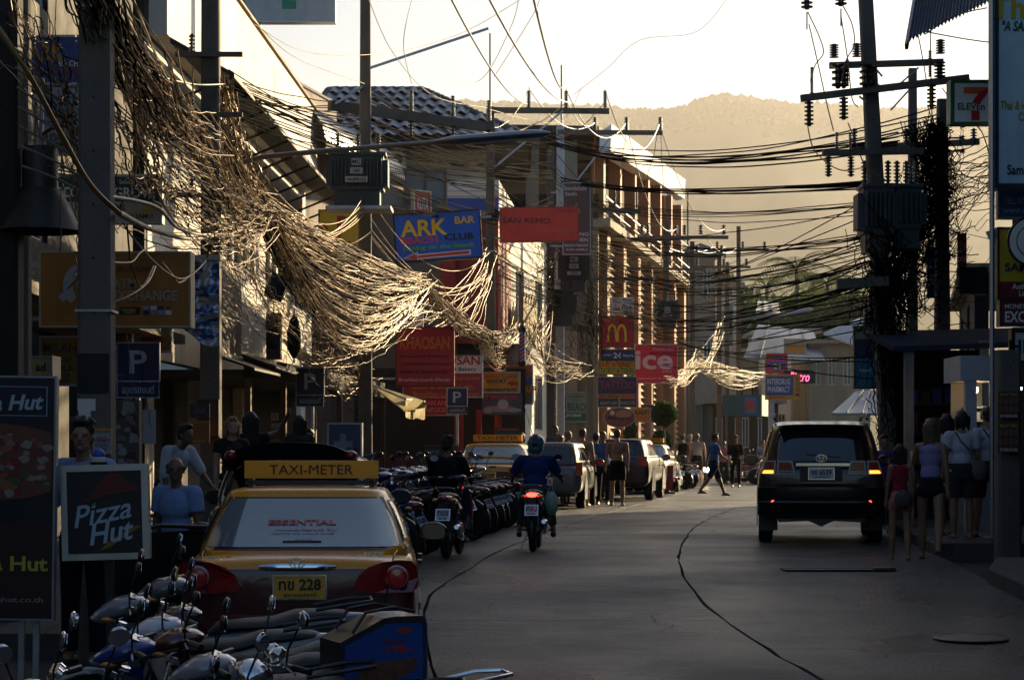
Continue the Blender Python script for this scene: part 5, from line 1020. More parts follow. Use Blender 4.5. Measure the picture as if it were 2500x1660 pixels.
# main golden tangles
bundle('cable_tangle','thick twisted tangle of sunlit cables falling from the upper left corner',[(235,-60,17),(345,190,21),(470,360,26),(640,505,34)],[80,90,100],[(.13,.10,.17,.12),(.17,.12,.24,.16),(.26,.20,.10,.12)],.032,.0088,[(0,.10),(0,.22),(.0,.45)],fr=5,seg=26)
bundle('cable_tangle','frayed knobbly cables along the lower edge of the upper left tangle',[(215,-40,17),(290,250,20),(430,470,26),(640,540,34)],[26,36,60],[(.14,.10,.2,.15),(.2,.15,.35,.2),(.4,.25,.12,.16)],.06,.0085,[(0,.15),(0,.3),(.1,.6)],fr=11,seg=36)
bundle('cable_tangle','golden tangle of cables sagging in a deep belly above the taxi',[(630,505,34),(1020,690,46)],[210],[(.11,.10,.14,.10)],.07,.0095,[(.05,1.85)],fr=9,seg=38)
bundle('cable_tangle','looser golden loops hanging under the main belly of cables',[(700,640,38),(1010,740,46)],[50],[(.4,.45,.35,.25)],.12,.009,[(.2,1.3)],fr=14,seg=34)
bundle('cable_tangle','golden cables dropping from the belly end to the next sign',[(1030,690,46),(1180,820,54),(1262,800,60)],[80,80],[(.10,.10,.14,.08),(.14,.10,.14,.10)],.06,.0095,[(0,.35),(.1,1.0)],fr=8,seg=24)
bundle('cable_tangle','fan of golden cables sweeping up to the pole right of the blue club sign',[(1080,800,52),(1200,650,60)],[16],[(.5,.1,.05,.45)],.04,.008,[(.2,1.0)],fr=5,seg=22)
bundle('cable_tangle','golden cables sagging before the beach resort board in the middle',[(1262,790,60),(1400,900,70)],[46],[(.3,.25,.4,.10)],.12,.010,[(.2,.9)],fr=8,seg=24)
bundle('cable_tangle','golden fan of cables rising to the brown pole in the middle',[(1270,840,60),(1350,720,70)],[16],[(.3,.3,.08,.6)],.06,.009,[(.1,.9)],fr=5,seg=20)
bundle('cable_tangle','golden cables left of the round trimmed tree under the red ice sign',[(1640,930,84),(1700,880,96),(1850,920,110)],[30,50],[(.3,.1,.1,.3),(.1,.2,.4,.1)],.10,.011,[(.1,.5),(.1,1.0)],fr=6,seg=18)
bundle('cable_tangle','far golden cable fan rising between the small poles at the bend',[(1700,900,92),(1760,800,104)],[12],[(.3,.2,.15,.7)],.06,.010,[(.1,1.0)],fr=6,seg=18)
bundle('cable_tangle','dark messy cables hanging around the second pole and the sign boards',[(545,210,32),(600,420,33),(640,520,34)],[50,60],[(.12,.1,.16,.2),(.18,.3,.1,.1)],.09,.006,[(-.05,.1),(-.1,.3)],fr=9,seg=22)
bundle('cable_tangle','dark cables sagging behind the golden belly toward the shop boards',[(520,560,32),(760,800,42),(880,930,46)],[60,45],[(.3,.3,.3,.4),(.3,.4,.3,.3)],.12,.006,[(.1,.7),(.1,.4)],fr=10,seg=24)
bundle('cable_tangle','dark cable clutter on the middle poles around the transformers',[(1350,560,70),(1400,700,73),(1440,860,76)],[60,60],[(.5,.5,.8,.5),(.8,.5,.6,.6)],.22,.009,[(-.2,.6),(-.2,.5)],fr=8,seg=20)
bundle('cable_tangle','dark cables wound in front of the left signs near the top corner',[(60,60,18.5),(180,260,19),(210,560,19)],[34,26],[(.18,.25,.13,.3),(.13,.3,.09,.25)],.08,.006,[(-.1,.4),(-.1,.3)],fr=6,seg=24)
bundle('cable_tangle','black cable mass choking the thick right hand pole',[(2270,310,37),(2290,480,37),(2200,600,36.4),(2160,760,36)],[120,120,90],[(.20,.12,.25,.25),(.25,.3,.35,.3),(.35,.3,.25,.4)],.22,.009,[(-.1,.3),(-.1,.5),(-.1,.5)],fr=10,seg=22)
bundle('cable_tangle','dark loops of cable sagging between the right poles above the shop roof',[(2130,600,35.5),(2330,620,37)],[60],[(.1,.5,.3,.6)],.12,.008,[(.0,1.0)],fr=8,seg=24)
bundle('cable_tangle','black cables falling down the leaning right pole to the pavement',[(2165,640,35.8),(2180,900,35.8),(2200,1090,35.8)],[60,40],[(.2,.2,.25,.3),(.22,.3,.18,.2)],.12,.009,[(-.05,.2),(-.05,.2)],fr=8,seg=22)
bundle('cable_tangle','dark cables running from the right poles to the tall billboard edge',[(2290,470,37),(2560,370,30)],[34],[(.3,.4,.2,.5)],.10,.008,[(-.1,.5)],fr=6,seg=22)
bundle('cable_tangle','dark wires hanging around the first parking sign and its post',[(310,820,28),(330,1060,29.5)],[5],[(.2,.2,.15,.3)],.06,.004,[(-.1,.2)],fr=7,seg=22)
# crossing bundles, black against the hill
def crossing(a,c,cnt,sp,sag,r,label,jit=.03,group=None,fr=5):
    A=P(*a);Cc=P(*c); specs=[]
    for i in range(cnt):
        o1=V((0,WR.gauss(0,.1),WR.gauss(0,sp))); o2=V((0,WR.gauss(0,.1),WR.gauss(0,sp)))
        specs.append(catpath(A+o1,Cc+o2,sag*WR.uniform(.8,1.2),26,jit,WR.uniform(0,99),fr))
    wires('cable',specs,r,M['wire' if 'sunlit' in label else 'wireb'],label,group=group or label)  # sunlit spans get the gold-painted copy, all others the dark one
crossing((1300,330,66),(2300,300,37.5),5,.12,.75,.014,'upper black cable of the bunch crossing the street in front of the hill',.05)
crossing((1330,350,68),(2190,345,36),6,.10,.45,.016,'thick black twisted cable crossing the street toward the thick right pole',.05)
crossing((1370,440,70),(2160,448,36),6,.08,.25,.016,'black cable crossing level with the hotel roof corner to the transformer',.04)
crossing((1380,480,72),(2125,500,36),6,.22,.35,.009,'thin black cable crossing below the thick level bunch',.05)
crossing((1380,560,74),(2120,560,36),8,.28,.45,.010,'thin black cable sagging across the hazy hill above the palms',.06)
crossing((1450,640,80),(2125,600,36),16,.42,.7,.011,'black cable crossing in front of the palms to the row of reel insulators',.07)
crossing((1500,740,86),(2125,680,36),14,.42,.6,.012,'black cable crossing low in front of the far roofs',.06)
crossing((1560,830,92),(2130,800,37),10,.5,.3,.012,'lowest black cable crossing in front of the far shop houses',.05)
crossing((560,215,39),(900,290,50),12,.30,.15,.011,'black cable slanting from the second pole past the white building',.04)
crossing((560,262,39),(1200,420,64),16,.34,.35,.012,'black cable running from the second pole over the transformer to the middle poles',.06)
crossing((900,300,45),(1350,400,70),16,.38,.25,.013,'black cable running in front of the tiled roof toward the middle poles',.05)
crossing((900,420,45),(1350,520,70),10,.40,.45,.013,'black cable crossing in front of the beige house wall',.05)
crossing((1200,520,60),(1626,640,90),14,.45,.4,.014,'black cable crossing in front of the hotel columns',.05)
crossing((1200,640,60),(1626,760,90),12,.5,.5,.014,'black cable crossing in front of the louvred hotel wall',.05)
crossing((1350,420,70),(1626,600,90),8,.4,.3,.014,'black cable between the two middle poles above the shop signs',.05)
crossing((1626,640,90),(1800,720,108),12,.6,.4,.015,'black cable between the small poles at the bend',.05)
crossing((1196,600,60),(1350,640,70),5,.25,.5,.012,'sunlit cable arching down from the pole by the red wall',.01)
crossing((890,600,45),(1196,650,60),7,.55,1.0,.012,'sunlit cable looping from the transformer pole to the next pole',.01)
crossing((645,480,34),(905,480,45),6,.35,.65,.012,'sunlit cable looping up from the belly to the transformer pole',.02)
# high voltage conductors
for i,(pts,lb) in enumerate([
 ([(1103,0,30),(1290,255,66)],'bare high wire falling from the top centre to the pole by the tiled roof'),
 ([(1175,-40,26),(1385,250,60),(1452,300,72)],'bare conductor falling from the top centre to the middle crossarm'),
 ([(1290,-60,24),(1377,218,60)],'steep bare conductor reaching the second pin insulator of the middle crossarm'),
 ([(1477,218,60),(1611,300,72)],'sagging bright conductor between the two middle crossarms')]):
    for a,c in zip(pts,pts[1:]):
        wires('conductor',[catpath(P(*a),P(*c),.35 if i<3 else 1.3,22)],.018,M['steel'],lb if (a,c)==(pts[0],pts[1]) else lb+', lower span')
wires('conductor',[catpath(P(1382,218,60),P(1529,300,72),.9,20)],.018,M['steel'],'second sagging bright conductor, left of the one to the crossarm end')
wires('conductor',[catpath(P(1291,215,60),P(1452,300,72),.6,20)],.018,M['steel'],'third sagging bright conductor, leftmost of those between the middle crossarms')
wires('conductor',[catpath(P(px,560,90),P(px2,604,108),.6,16) for px,px2 in((1568,1740),(1635,1770),(1712,1800))],.022,M['steel'],'short bright conductor between the far small crossarms',group='short bright far conductors')
wires('conductor',[catpath(P(1611,305,72),P(1768,560,90),1.2,16),catpath(P(1529,305,72),P(1650,560,90),1.2,16)],.018,M['steel'],'conductor falling steeply beyond the middle crossarm',group='falling conductors')
# drop leads
drops=[((1452,305,72),(1448,510,78)),((1529,305,72),(1500,510,78)),((1610,305,72),(1553,510,78)),((1612,305,72),(1625,520,88)),((1290,220,60),(1190,310,55)),((1382,250,60),(1170,320,55)),((1477,250,60),(1300,350,60))]
wires('drop_lead',[catpath(P(*a),P(*c),.35,14,.05,i) for i,(a,c) in enumerate(drops)],.014,M['wire'],'thin black lead dropping from a pin insulator in the middle',group='thin leads dropping from insulators')
# ochre thin wires top centre
oc=[([(900,0,36),(960,130,40),(1060,235,44),(1195,265,50)],0),([(620,60,34),(760,130,40),(960,128,46),(1130,80,50),(1270,0,52)],0),([(610,40,34),(720,140,38),(890,205,44)],0),([(1185,265,52),(1360,300,60),(1420,215,60)],0),([(1400,232,60),(1480,170,58),(1560,100,56),(1680,85,54),(1730,55,52),(1780,-10,50)],0),([(1005,0,40),(985,110,40),(1005,205,46)],0),([(1270,-30,40),(1250,60,44),(1180,190,48),(1105,205,46)],0),([(1205,190,50),(1250,120,48),(1310,20,46),(1320,-30,44)],0)]
def smooth(pts,n=8):
    out=[];pts=[P(*p) for p in pts]; k=len(pts)
    for i in range(k-1):
        p0=pts[max(i-1,0)];p1=pts[i];p2=pts[i+1];p3=pts[min(i+2,k-1)]
        for j in range(n):
            t=j/n; out.append(.5*((2*p1)+(p2-p0)*t+(2*p0-5*p1+4*p2-p3)*t*t+(3*p1-p0-3*p2+p3)*t**3))
    out.append(pts[-1]); return out
wires('thin_wire',[smooth(p) for p,_ in oc],.0075,M['wirey'],'thin ochre wire looping against the white sky',group='thin ochre wires against the sky')
wires('thin_wire',[smooth(p) for p in [[(1972,30,34),(2000,90,34),(2010,130,34),(1990,160,34),(1978,200,34)],[(1975,60,34),(2000,170,34),(2020,260,34),(2035,320,34)],[(2055,10,34),(2080,60,34),(2085,110,34),(2065,150,34),(2055,200,34)],[(2053,40,34),(2070,150,34),(2080,240,34),(2095,262,34)],[(2070,300,34),(2082,330,34),(2110,400,34),(2145,430,34)],[(1972,310,34),(1990,370,34),(2050,415,34),(2115,408,34)],[(2240,80,34),(2250,130,34),(2262,200,34)],[(2272,60,34),(2272,150,34),(2276,300,36)],[(2300,215,34),(2340,270,34),(2395,320,33),(2420,400,33)],[(2258,85,30),(2330,40,30),(2410,20,30)],[(2258,78,30),(2350,95,30),(2420,105,30)]]],.010,M['wire'],'thin dark lead curling around the right pole hardware',group='thin dark leads of the right pole')
# left diagonal guys and pipes
def tubeth(name,label,cat,pts,r,m,n=10): wires(name,[smooth(pts,n)],r,m,label,cat,sides=8)
tubeth('guy_cable','long thick guy cable slanting from the top left to the near pole','cable',[(-40,20,17),(60,165,17),(150,330,17.3),(220,450,17.5),(290,520,17.8)],.022,M['wire'])
tubeth('thick_cable','thick pale cable sagging from the near pole up to the golden tangle','cable',[(290,520,17.8),(370,560,22),(470,583,27),(560,565,31),(640,530,34)],.028,mat('grey sheathed cable',(.25,.22,.18),.45))
tubeth('thick_cable','second thick pale cable under the first one from the near pole','cable',[(270,480,18),(380,505,20),(440,560,24),(520,570,29),(585,520,33)],.018,mat('grey sheathed cable',(.25,.22,.18),.45))
tubeth('thick_cable','bright cable arching over to the second pole below the white building','cable',[(330,155,22),(400,190,26),(480,207,30),(548,206,32)],.014,mat('grey sheathed cable',(.25,.22,.18),.45))
for i,pts in enumerate([[(325,0,20),(400,180,24),(470,330,28),(560,430,31),(640,470,34)],[(300,30,20),(350,120,22),(420,260,26),(500,380,30),(600,450,33)],[(260,30,19),(300,200,20),(340,330,22),(400,500,25),(480,600,28)]]):
    wires('long_cable',[smooth(pts)],.014,M['wire'],'long straight cable running down along the upper left tangle',group='long straight cables of the upper left tangle')
wires('twisted_wire',[smooth(p,14) for p in [[(265,540,18),(235,600,18),(205,660,18),(165,705,18)],[(300,545,18.5),(340,600,19),(400,660,20),(450,680,21),(500,640,22),(510,600,22)],[(275,740,18.2),(320,720,18.5),(360,690,19),(380,650,19.5)],[(310,550,18.5),(320,640,19),(345,700,19.5),(375,650,20)],[(270,640,18),(320,640,18.6),(345,615,19),(380,600,19.5)],[(480,660,22),(440,690,21.5),(420,670,21),(395,640,20.5)]]],.009,M['wire'],'short twisted wire dangling before the orange bank sign',group='dangling wires before the orange bank sign')
# near left slats of light: parallel service cables
wires('service_cable',[smooth([(35+i*3,118+i*48,18.6),(120+i*3,185+i*42,18.8),(200+i*2,250+i*38,19)]) for i in range(7)],.012,mat('grey sheathed cable',(.25,.22,.18),.45),'parallel bright service cable slanting across the left signs',group='parallel bright service cables at the upper left')
wires('service_cable',[smooth([(50,395+i*14,20.5),(120,402+i*10,20.5),(192,418+i*7,20.5)]) for i in range(4)],.009,mat('grey sheathed cable',(.25,.22,.18),.45),'level bright service cable left of the near pole',group='level bright service cables at the left')
# coils
def coil(label,px,py,d,R_,k,sc=.6):
    pts=[]; c=P(px,py,d)
    for i in range(k*18+1):
        a=2*math.pi*i/18; pts.append(c+V((R_*math.cos(a)*(1+.05*math.sin(i)),.02*i/18,R_*sc*math.sin(a)+.012*math.sin(i*.7))))
    b=MB(); b.tube([q-c for q in pts],.011,6); o=b.build('cable_coil',M['wire'],sharp=False); o.location=c; tag(o,label,'cable coil')
coil('black cable coil in front of the white building above the grove sign',400,300,24,.26,3,.75); coil('black cable coil around the left lamp above the grove sign',140,330,19,.13,3); coil('black cable coil hung left of the second pole below the tangle',505,655,30,.16,2,1.2); coil('dark cable coil at the corner of the front red square sign',978,790,49,.16,3,.8)

o=thing('pasted_pillar','short pillar covered in torn white poster scraps behind the nearest parking sign','pillar',gp0(315,27.5)); boxpart(o,'pillar',M['pole'],(-.15,.15,-.1,.1,.0,2.0))
for i in range(26):
    x=RN.uniform(-.12,.10); z=RN.uniform(.9,1.95); w_=RN.uniform(.03,.09); h_=RN.uniform(.04,.12); b=MB(); b.prism([(x-w_*RN.uniform(.6,1),-.103-i*.0004,z-h_*.6),(x-w_*.5,-.103-i*.0004,z+h_*RN.uniform(.3,1)),(x+w_*.7,-.103-i*.0004,z+h_*.5),(x+w_,-.103-i*.0004,z-h_*RN.uniform(.2,1))],(0,.0003,0)); b.f=[tuple(reversed(f)) for f in b.f]; b.build('poster_scrap',pc([(.4,.4,.38),(.25,.22,.2),(.35,.36,.40),(.12,.05,.04)][i%4],.7),o)
o=thing('domed_canister','clear domed blue and white canister standing behind the framed pizza sign','canister',P(241,1143,15.2)); MB().lathe([(.055,0),(.06,.02),(.06,.045)],n=18).build('base',M['black'],o); MB().lathe([(.05,.046),(.052,.075),(.045,.08)],n=18).build('white_band',M['white'],o); MB().lathe([(.045,.081),(.046,.10),(.035,.125),(.012,.14)],n=18).build('blue_dome',M['blue'],o)
# ================================================================== CARS
def sup(f,n=6.): return max(0.,1-abs(f)**n)**(1/n)
def paint(name,c,c2=None,zs=.93):
    m=mat(name,c,.3,var=.05,vs=3,coat=.6,spec=.4,dirt=.0)
    if c2:
        n=m.node_tree.nodes; l=m.node_tree.links; b=n['Principled BSDF']
        tc=n.new('ShaderNodeTexCoord'); sx=n.new('ShaderNodeSeparateXYZ'); l.new(tc.outputs['Object'],sx.inputs[0])
        gt=n.new('ShaderNodeMath'); gt.operation='GREATER_THAN'; gt.inputs[1].default_value=zs; l.new(sx.outputs[2],gt.inputs[0])
        mx=n.new('ShaderNodeMix'); mx.data_type='RGBA'; mx.inputs[6].default_value=(*c2,1); mx.inputs[7].default_value=(*c,1); l.new(gt.outputs[0],mx.inputs[0]); l.new(mx.outputs[2],b.inputs['Base Color'])
    return m
def wheel(parent,x,y,r,w,rimm=None,name='wheel'):
    X_=T(x,y,r)@RY(rad(90)); b=MB(); b.lathe([(r*.62,-w/2),(r*.93,-w/2),(r,-w*.36),(r,w*.36),(r*.93,w/2),(r*.62,w/2),(r*.62,-w/2)],X=X_,n=28); wl=b.build(name,M['rubber'],parent)
    b=MB(); b.lathe([(r*.6,-w*.3),(r*.62,-w*.44),(r*.56,-w*.46),(r*.5,-w*.2),(.03,-w*.25)],X=X_,n=24); b.lathe([(r*.6,w*.3),(r*.62,w*.44),(r*.56,w*.46),(r*.5,w*.2),(.03,w*.25)],X=X_,n=24)
    for k in range(5):
        a=k*1.2566; 
        for s in(-1,1): b.bar(X_@V((0,0,s*w*.3)),X_@V((r*.56*math.cos(a),r*.56*math.sin(a),s*w*.38)),.05,.03)
    b.build('rim',rimm or M['alu'],wl); return wl
def plate(parent,x,y,z,w,h,l1,l2=None,col=M['plate'],tilt=0,two=False):
    o=MB(); R_=T(x,y,z)@RX(tilt); o.box((0,0,0),(w,.012,h),X=R_); p=o.build('number_plate',col,parent)
    f=MB(); t=.012
    for q in(((0,-.004,h/2),(w+t,.016,t)),((0,-.004,-h/2),(w+t,.016,t)),((-w/2,-.004,0),(t,.016,h-t)),((w/2,-.004,0),(t,.016,h-t))): f.box(q[0],q[1],X=R_)
    f.build('plate_frame',M['chrome'],p)
    a=lettering(l1,0,h*(.12 if l2 else 0),h*(.48 if l2 else .6),C['k'],p,y=-.009,w=w*.8,bold=.03)
    if a: a.data.transform(R_)
    if l2:
        a=lettering(l2,0,-h*.33,h*.18,C['k'],p,y=-.009,w=w*.62,bold=.01)
        if a: a.data.transform(R_)
    return p
def car(name,label,cat,loc,rz,k,pm,group=None):
    """k: dict of proportions. rear bumper at y=0, forward +y"""
    k=dict(k); k['mirm']=M['black']; o=thing(name,label,cat,loc,rz,group); L,hw=k['L'],k['hw']; zb,zd,zh=k['zb'],k['zd'],k['zh']  # deck, hood heights
    yrb,yrr,yfr,yfb=k['yrb'],k['yrr'],k['yfr'],k['yfb']; zr=k['zr']; hr=k['hr']; zbelt=k['zbelt']
    st=[(-.0,.86,zb+.10,zd-.10),(.03,.93,zb+.05,zd-.035),(.10,.975,zb+.01,zd-.008),(.30,1,zb,zd),(.9,1,zb,zd+.0),(yrb+.3,1,zb,zbelt-.0),(L*.5,1,zb,zbelt-.02),(yfb-.25,1,zb,zbelt-.05),(yfb+.15,.99,zb,zh),(L-.55,.97,zb,zh-.05),(L-.2,.90,zb+.03,zh-.13),(L-.05,.80,zb+.08,zh-.25),(L,.68,zb+.14,zh-.36)]
    if 'st' in k: st=k['st']
    rs=[]
    for (y,f,z0,z1) in st:
        w_=hw*f; zm=(z0+z1)/2; h=[(0,z0),(w_*.55,z0),(w_*.90,z0+.02),(w_*.98,z0+.10),(w_,z0+.25),(w_*1.0,zm+.05),(w_*.985,z1-.16),(w_*.955,z1-.06),(w_*.90,z1-.012),(w_*.70,z1+.006),(w_*.35,z1+.018),(0,z1+.022)]
        ring=[(a,y,c) for a,c in h]+[(-a,y,c) for a,c in reversed(h[1:-1])]; rs.append([ring[0]]+list(reversed(ring[1:])))
    b=MB(); b.loft(rs); body=b.build('body',pm,o,sharp=False); ss=body.modifiers.new('s','SUBSURF'); ss.levels=1; ss.render_levels=k.get('sub',1)
    # greenhouse
    def gh(t):
        e=t**.9; w_=k['hg']+(hr-k['hg'])*t-.02*4*t*(t-1)*-1*0+.025*math.sin(math.pi*t); y0=yrb+(yrr-yrb)*e; y1=yfb+(yfr-yfb)*e; return w_,y0,y1
    N=44
    def ring(w_,y0,y1,z,n=6.):
        m_=(y0+y1)/2; hl=(y1-y0)/2; out=[]
        for i in range(N):
            a=2*math.pi*i/N; c,s=math.cos(a),math.sin(a)
            out.append((w_*math.copysign(abs(c)**(2/n),c),m_+hl*math.copysign(abs(s)**(2/n),s),z))
        return out
    rings=[ring(*gh(t),zbelt-.06+(zr-.05-zbelt+.06)*t) for t in[0,.2,.4,.6,.8,1]]
    w1,a0,a1=gh(1)
    for s,dz in((.975,.022),(.93,.036),(.8,.046),(.5,.055),(.1,.058)):
        m_=(a0+a1)/2; hl=(a1-a0)/2; rings.append(ring(w1*s,m_-hl*(.5+.5*s if s>.5 else s),m_+hl*(.5+.5*s if s>.5 else s),zr-.05+dz))
    b=MB(); b.loft(rings,cap=True); gho=b.build('roof_and_pillars',pm,o,sharp=False)
    def surf(kind,f,t,off):
        w_,y0,y1=gh(t); z=zbelt-.06+(zr-.05-zbelt+.06)*t; m_=(y0+y1)/2; hl=(y1-y0)/2
        if kind=='rear': return (f*w_,m_-hl*sup(f)-off,z+off*.5)
        if kind=='front': return (f*w_,m_+hl*sup(f)+off,z+off*.5)
        s=1 if kind=='r' else -1; return (s*(w_*sup(f)+off),m_+f*hl,z)
    def win(name,kind,f0,f1,t0,t1,inw=0.,off=.012,m=None,seal=True,flip=False):
        def fn(u,v,e=0):
            t=t0+(t1-t0)*v; c=(f0+f1)/2; h_=(f1-f0)/2; f=c+(u*2-1)*h_*(1-inw*v); return surf(kind,f,t,off)
        b=MB(); b.grid(fn,14,6); w=b.build(name,m or M['glass'],o)
        if seal:
            def fn2(u,v):
                t=(t0-.05)+(t1-t0+.085)*v; c=(f0+f1)/2; h_=(f1-f0)/2*1.035+.012; return surf(kind,c+(u*2-1)*h_*(1-inw*v),t,off*.5)
            b=MB(); b.grid(fn2,14,6); b.build('seal',M['black'],w)
        return w
    k['rw']=win('rear_window','rear',-.90*k.get('rwf',1),.90*k.get('rwf',1),k.get('rt0',.16),k.get('rt1',.93),.02,m=M['film'] if cat=='taxi' else None)
    win('windscreen','front',-.9,.9,.16,.93)
    for s in('l','r'):
        win('side_window',s,-.80,-.32,.28,.88,.0); win('side_window',s,-.28,.26,.28,.88); win('side_window',s,.30,.62,.28,.86,.1)
    for s in(-1,1):
        for (y) in k['wy']: wheel(o,s*(hw-.12),y,k['wr'],.2); 
        for y in k['wy']:
            b=MB(); R_=k['wr']+.06; b.prism([(s*(hw+.004),y+R_*math.cos(a),k['wr']+R_*math.sin(a)) for a in[math.pi*i/14*1.2-.31 for i in range(15)]],(s*.004 if s>0 else -.004,0,0)); b.build('wheel_arch',M['black'],o)
        # door seams and handles
        b=MB()
        for y in k['seams']: b.b2(s*(hw+.001),s*(hw+.003),y-.004,y+.004,zb+.12,zbelt-.1)
        b.build('door_seam',M['black'],o)
        for y in k['seams'][1:]: b=MB(); b.b2(s*(hw-.005),s*(hw+.03),y+.10,y+.28,zbelt-.20,zbelt-.165); b.build('door_handle',pm,o)
        b=MB(); b.ell((s*(hw+.13),yfb-.45,zbelt+.03),(.12,.07,.085),n=14,m=8); mr=b.build('side_mirror',k.get('mirm',pm),o)
        b=MB(); b.prism([(s*(hw+.13)+.095*math.copysign(abs(math.cos(a))**.6,math.cos(a)),yfb-.525,zbelt+.03+.062*math.copysign(abs(math.sin(a))**.6,math.sin(a))) for a in[-2*math.pi*i/16 for i in range(16)]],(0,.01,0)); b.build('mirror_glass',M['glass'],mr)
    boxpart(o,'underbody',M['black'],(-hw*.8,hw*.8,.2,L-.3,zb-.06,zb+.08))
    boxpart(o,'interior',M['black'],(-hw*.7,hw*.7,yrb+.6,yrb+.75,zb+.5,zbelt+.1))
    return o,surf
sedan=dict(L=4.5,hw=.85,zb=.24,zd=1.00,zh=.95,yrb=.42,yrr=1.15,yfr=2.65,yfb=3.45,zr=1.47,hg=.80,hr=.62,zbelt=1.04,wr=.31,wy=(.95,3.55),seams=(1.05,2.0,3.0))
TY=paint('taxi yellow and maroon paint',(.90,.34,.006),(.085,.006,.008),.925)
tx,ty=X(726,15),15.0
taxi,surf=car('taxi','yellow and maroon taxi with roof sign seen from behind at the near left','taxi',(tx,ty,g(15.5)),rad(2.5),dict(sedan,sub=2,mirm=TY),TY)
def seams_rear(o,pairs,m=M['black'],r=.006): 
    b=MB()
    for pts in pairs: b.tube(pts,r,5)
    b.build('panel_gap',m,o)
seams_rear(taxi,[[(s*.70,.42,1.035),(s*.68,.12,1.02),(s*.665,-.0,.97),(s*.64,-.02,.80),(s*.60,-.015,.60)] for s in(-1,1)])
for s in(-1,1):
    P2=[(.395,.80),(.43,.88),(.50,.94),(.60,.975),(.72,.985),(.80,.98),(.84,.94),(.85,.86),(.845,.79),(.81,.76),(.70,.755),(.55,.76),(.43,.77)]
    b=MB(); pp=[(s*x,-.035+.09*max(0,(x-.66)/.17)**2,z) for x,z in P2]; qq=[(s*x,.10,z) for x,z in P2]
    if s<0: pp.reverse(); qq.reverse()
    b.loft([[V(p) for p in pp],[V(p) for p in qq]] ,smooth=False); tl=b.build('tail_light',M['redlens'],taxi)
    MB().lathe([(.075,0),(.075,.012),(.06,.018),(.055,.008),(.01,.012)],X=T(s*.70,-.008,.87)@RX(rad(90)),n=22).build('round_lamp',mat('bright red reflector',(.55,.02,.02),.15,coat=.8,var=.1),tl)
    MB().lathe([(.082,0),(.082,.010),(.078,.011)],X=T(s*.70,-.004,.87)@RX(rad(90)),n=22).build('lamp_ring',M['alu'],tl)
b=MB(); rs=[]
for i in range(9):
    u=i/8; x=-.27+.54*u; h=.022*(1-abs(2*u-1)**4*.6); rs.append([(x,-.045,.945-h),(x,-.05,.945),(x,-.04,.945+h),(x,-.01,.945+h),(x,-.01,.945-h)])
b.loft(rs); b.build('chrome_strip',M['chrome'],taxi)
def badge(o,x,y,z,r):
    for (rx_,rz_,dz) in((r,r*.68,0),(r*.36,r*.64,0),(r*.66,r*.26,r*.32)):
        b=MB(); b.tube([(x+rx_*math.cos(a),y,z+dz+rz_*math.sin(a)) for a in[2*math.pi*i/24 for i in range(25)]],r*.075,6); b.build('emblem',M['chrome'],o)
badge(taxi,0,-.06,.972,.052)
plate(taxi,.02,-.035,.80,.37,.165,'ทข 228','สุราษฎร์ธานี',mat('yellow number plate',(.80,.40,.03),.4,var=.1))
lettering('ALTIS',.53,.955+.075,.034,(.6,.6,.6),taxi,y=-.012,w=.17,bold=.03,shear=.3,name='badge_lettering',material=M['chrome'])
lettering('COROLLA',.375,.955+.068,.018,(.6,.6,.6),taxi,y=-.012,w=.13,bold=.02,name='badge_lettering',material=M['chrome'])
lettering('1.8E VVT-i',-.56,1.012,.02,(.6,.6,.6),taxi,y=-.012,w=.18,bold=.02,name='badge_lettering',material=M['chrome'])
# window stickers follow the glass slope
ga=math.atan2(1.42-.98,1.15-.42)
def sticker(t,cx,tt,h,w,col,**kw):
    p=V(surf('rear',cx/.75,tt,.016)); q=V(surf('rear',cx/.75,tt+.05,.016)); an=math.atan2((q-p).y,(q-p).z)
    a=lettering(t,0,0,h,col,taxi,y=0,w=w,name='window_sticker',**kw)
    a.data.transform(T(p.x,p.y,p.z)@RX(-an))
sticker('ESSENTIAL',-.01,.54,.066,.50,(.60,.12,.12),bold=.03); sticker('www.essential-magazine.com  Samui',.02,.42,.022,.46,(.75,.4,.4),bold=.01); sticker('Nightlife and Leisure Guide',.0,.37,.024,.46,(.7,.6,.6),bold=.01); sticker('Stage',.01,.26,.035,.12,(.3,.33,.35))
# roof sign
rsn=boxpart(taxi,'roof_sign',mat('taxi sign yellow',(.95,.40,.006),.4,var=.06),(-.53,.53,1.95,2.10,1.535,1.675)); lettering('TAXI-METER',0,1.605,.075,C['k'],rsn,y=1.945,w=.66,bold=.0)
boxpart(taxi,'roof_rack_bar',M['black'],(-.52,.52,1.9,1.95,1.485,1.52),(-.5,-.46,1.9,2.2,1.45,1.535),(.46,.5,1.9,2.2,1.45,1.535))
boxpart(taxi,'rear_bumper',TY,(-.80,.80,-.06,.06,.36,.60)); boxpart(taxi,'third_stop_lamp',M['black'],(-.14,.14,.60,.66,1.07,1.10))
boxpart(taxi,'parcel_shelf',M['black'],(-.6,.6,.75,1.2,1.0,1.03))
# open left front door of the taxi
dr=MB(); dr.prism([(-.86,2.75,.35),(-1.62,2.35,.35),(-1.66,2.33,.98),(-1.50,2.40,1.08),(-.9,2.72,1.10)],(.02,.06,0)); d_=dr.build('open_door',M['black'],taxi); b=MB(); b.tube([(-1.64,2.3,1.0),(-1.5,2.36,1.10),(-1.25,2.52,1.14),(-.9,2.7,1.12)],.018,8); b.build('door_frame',M['black'],d_); boxpart(taxi,'side_moulding',M['black'],(.852,.866,1.2,3.0,.55,.6))
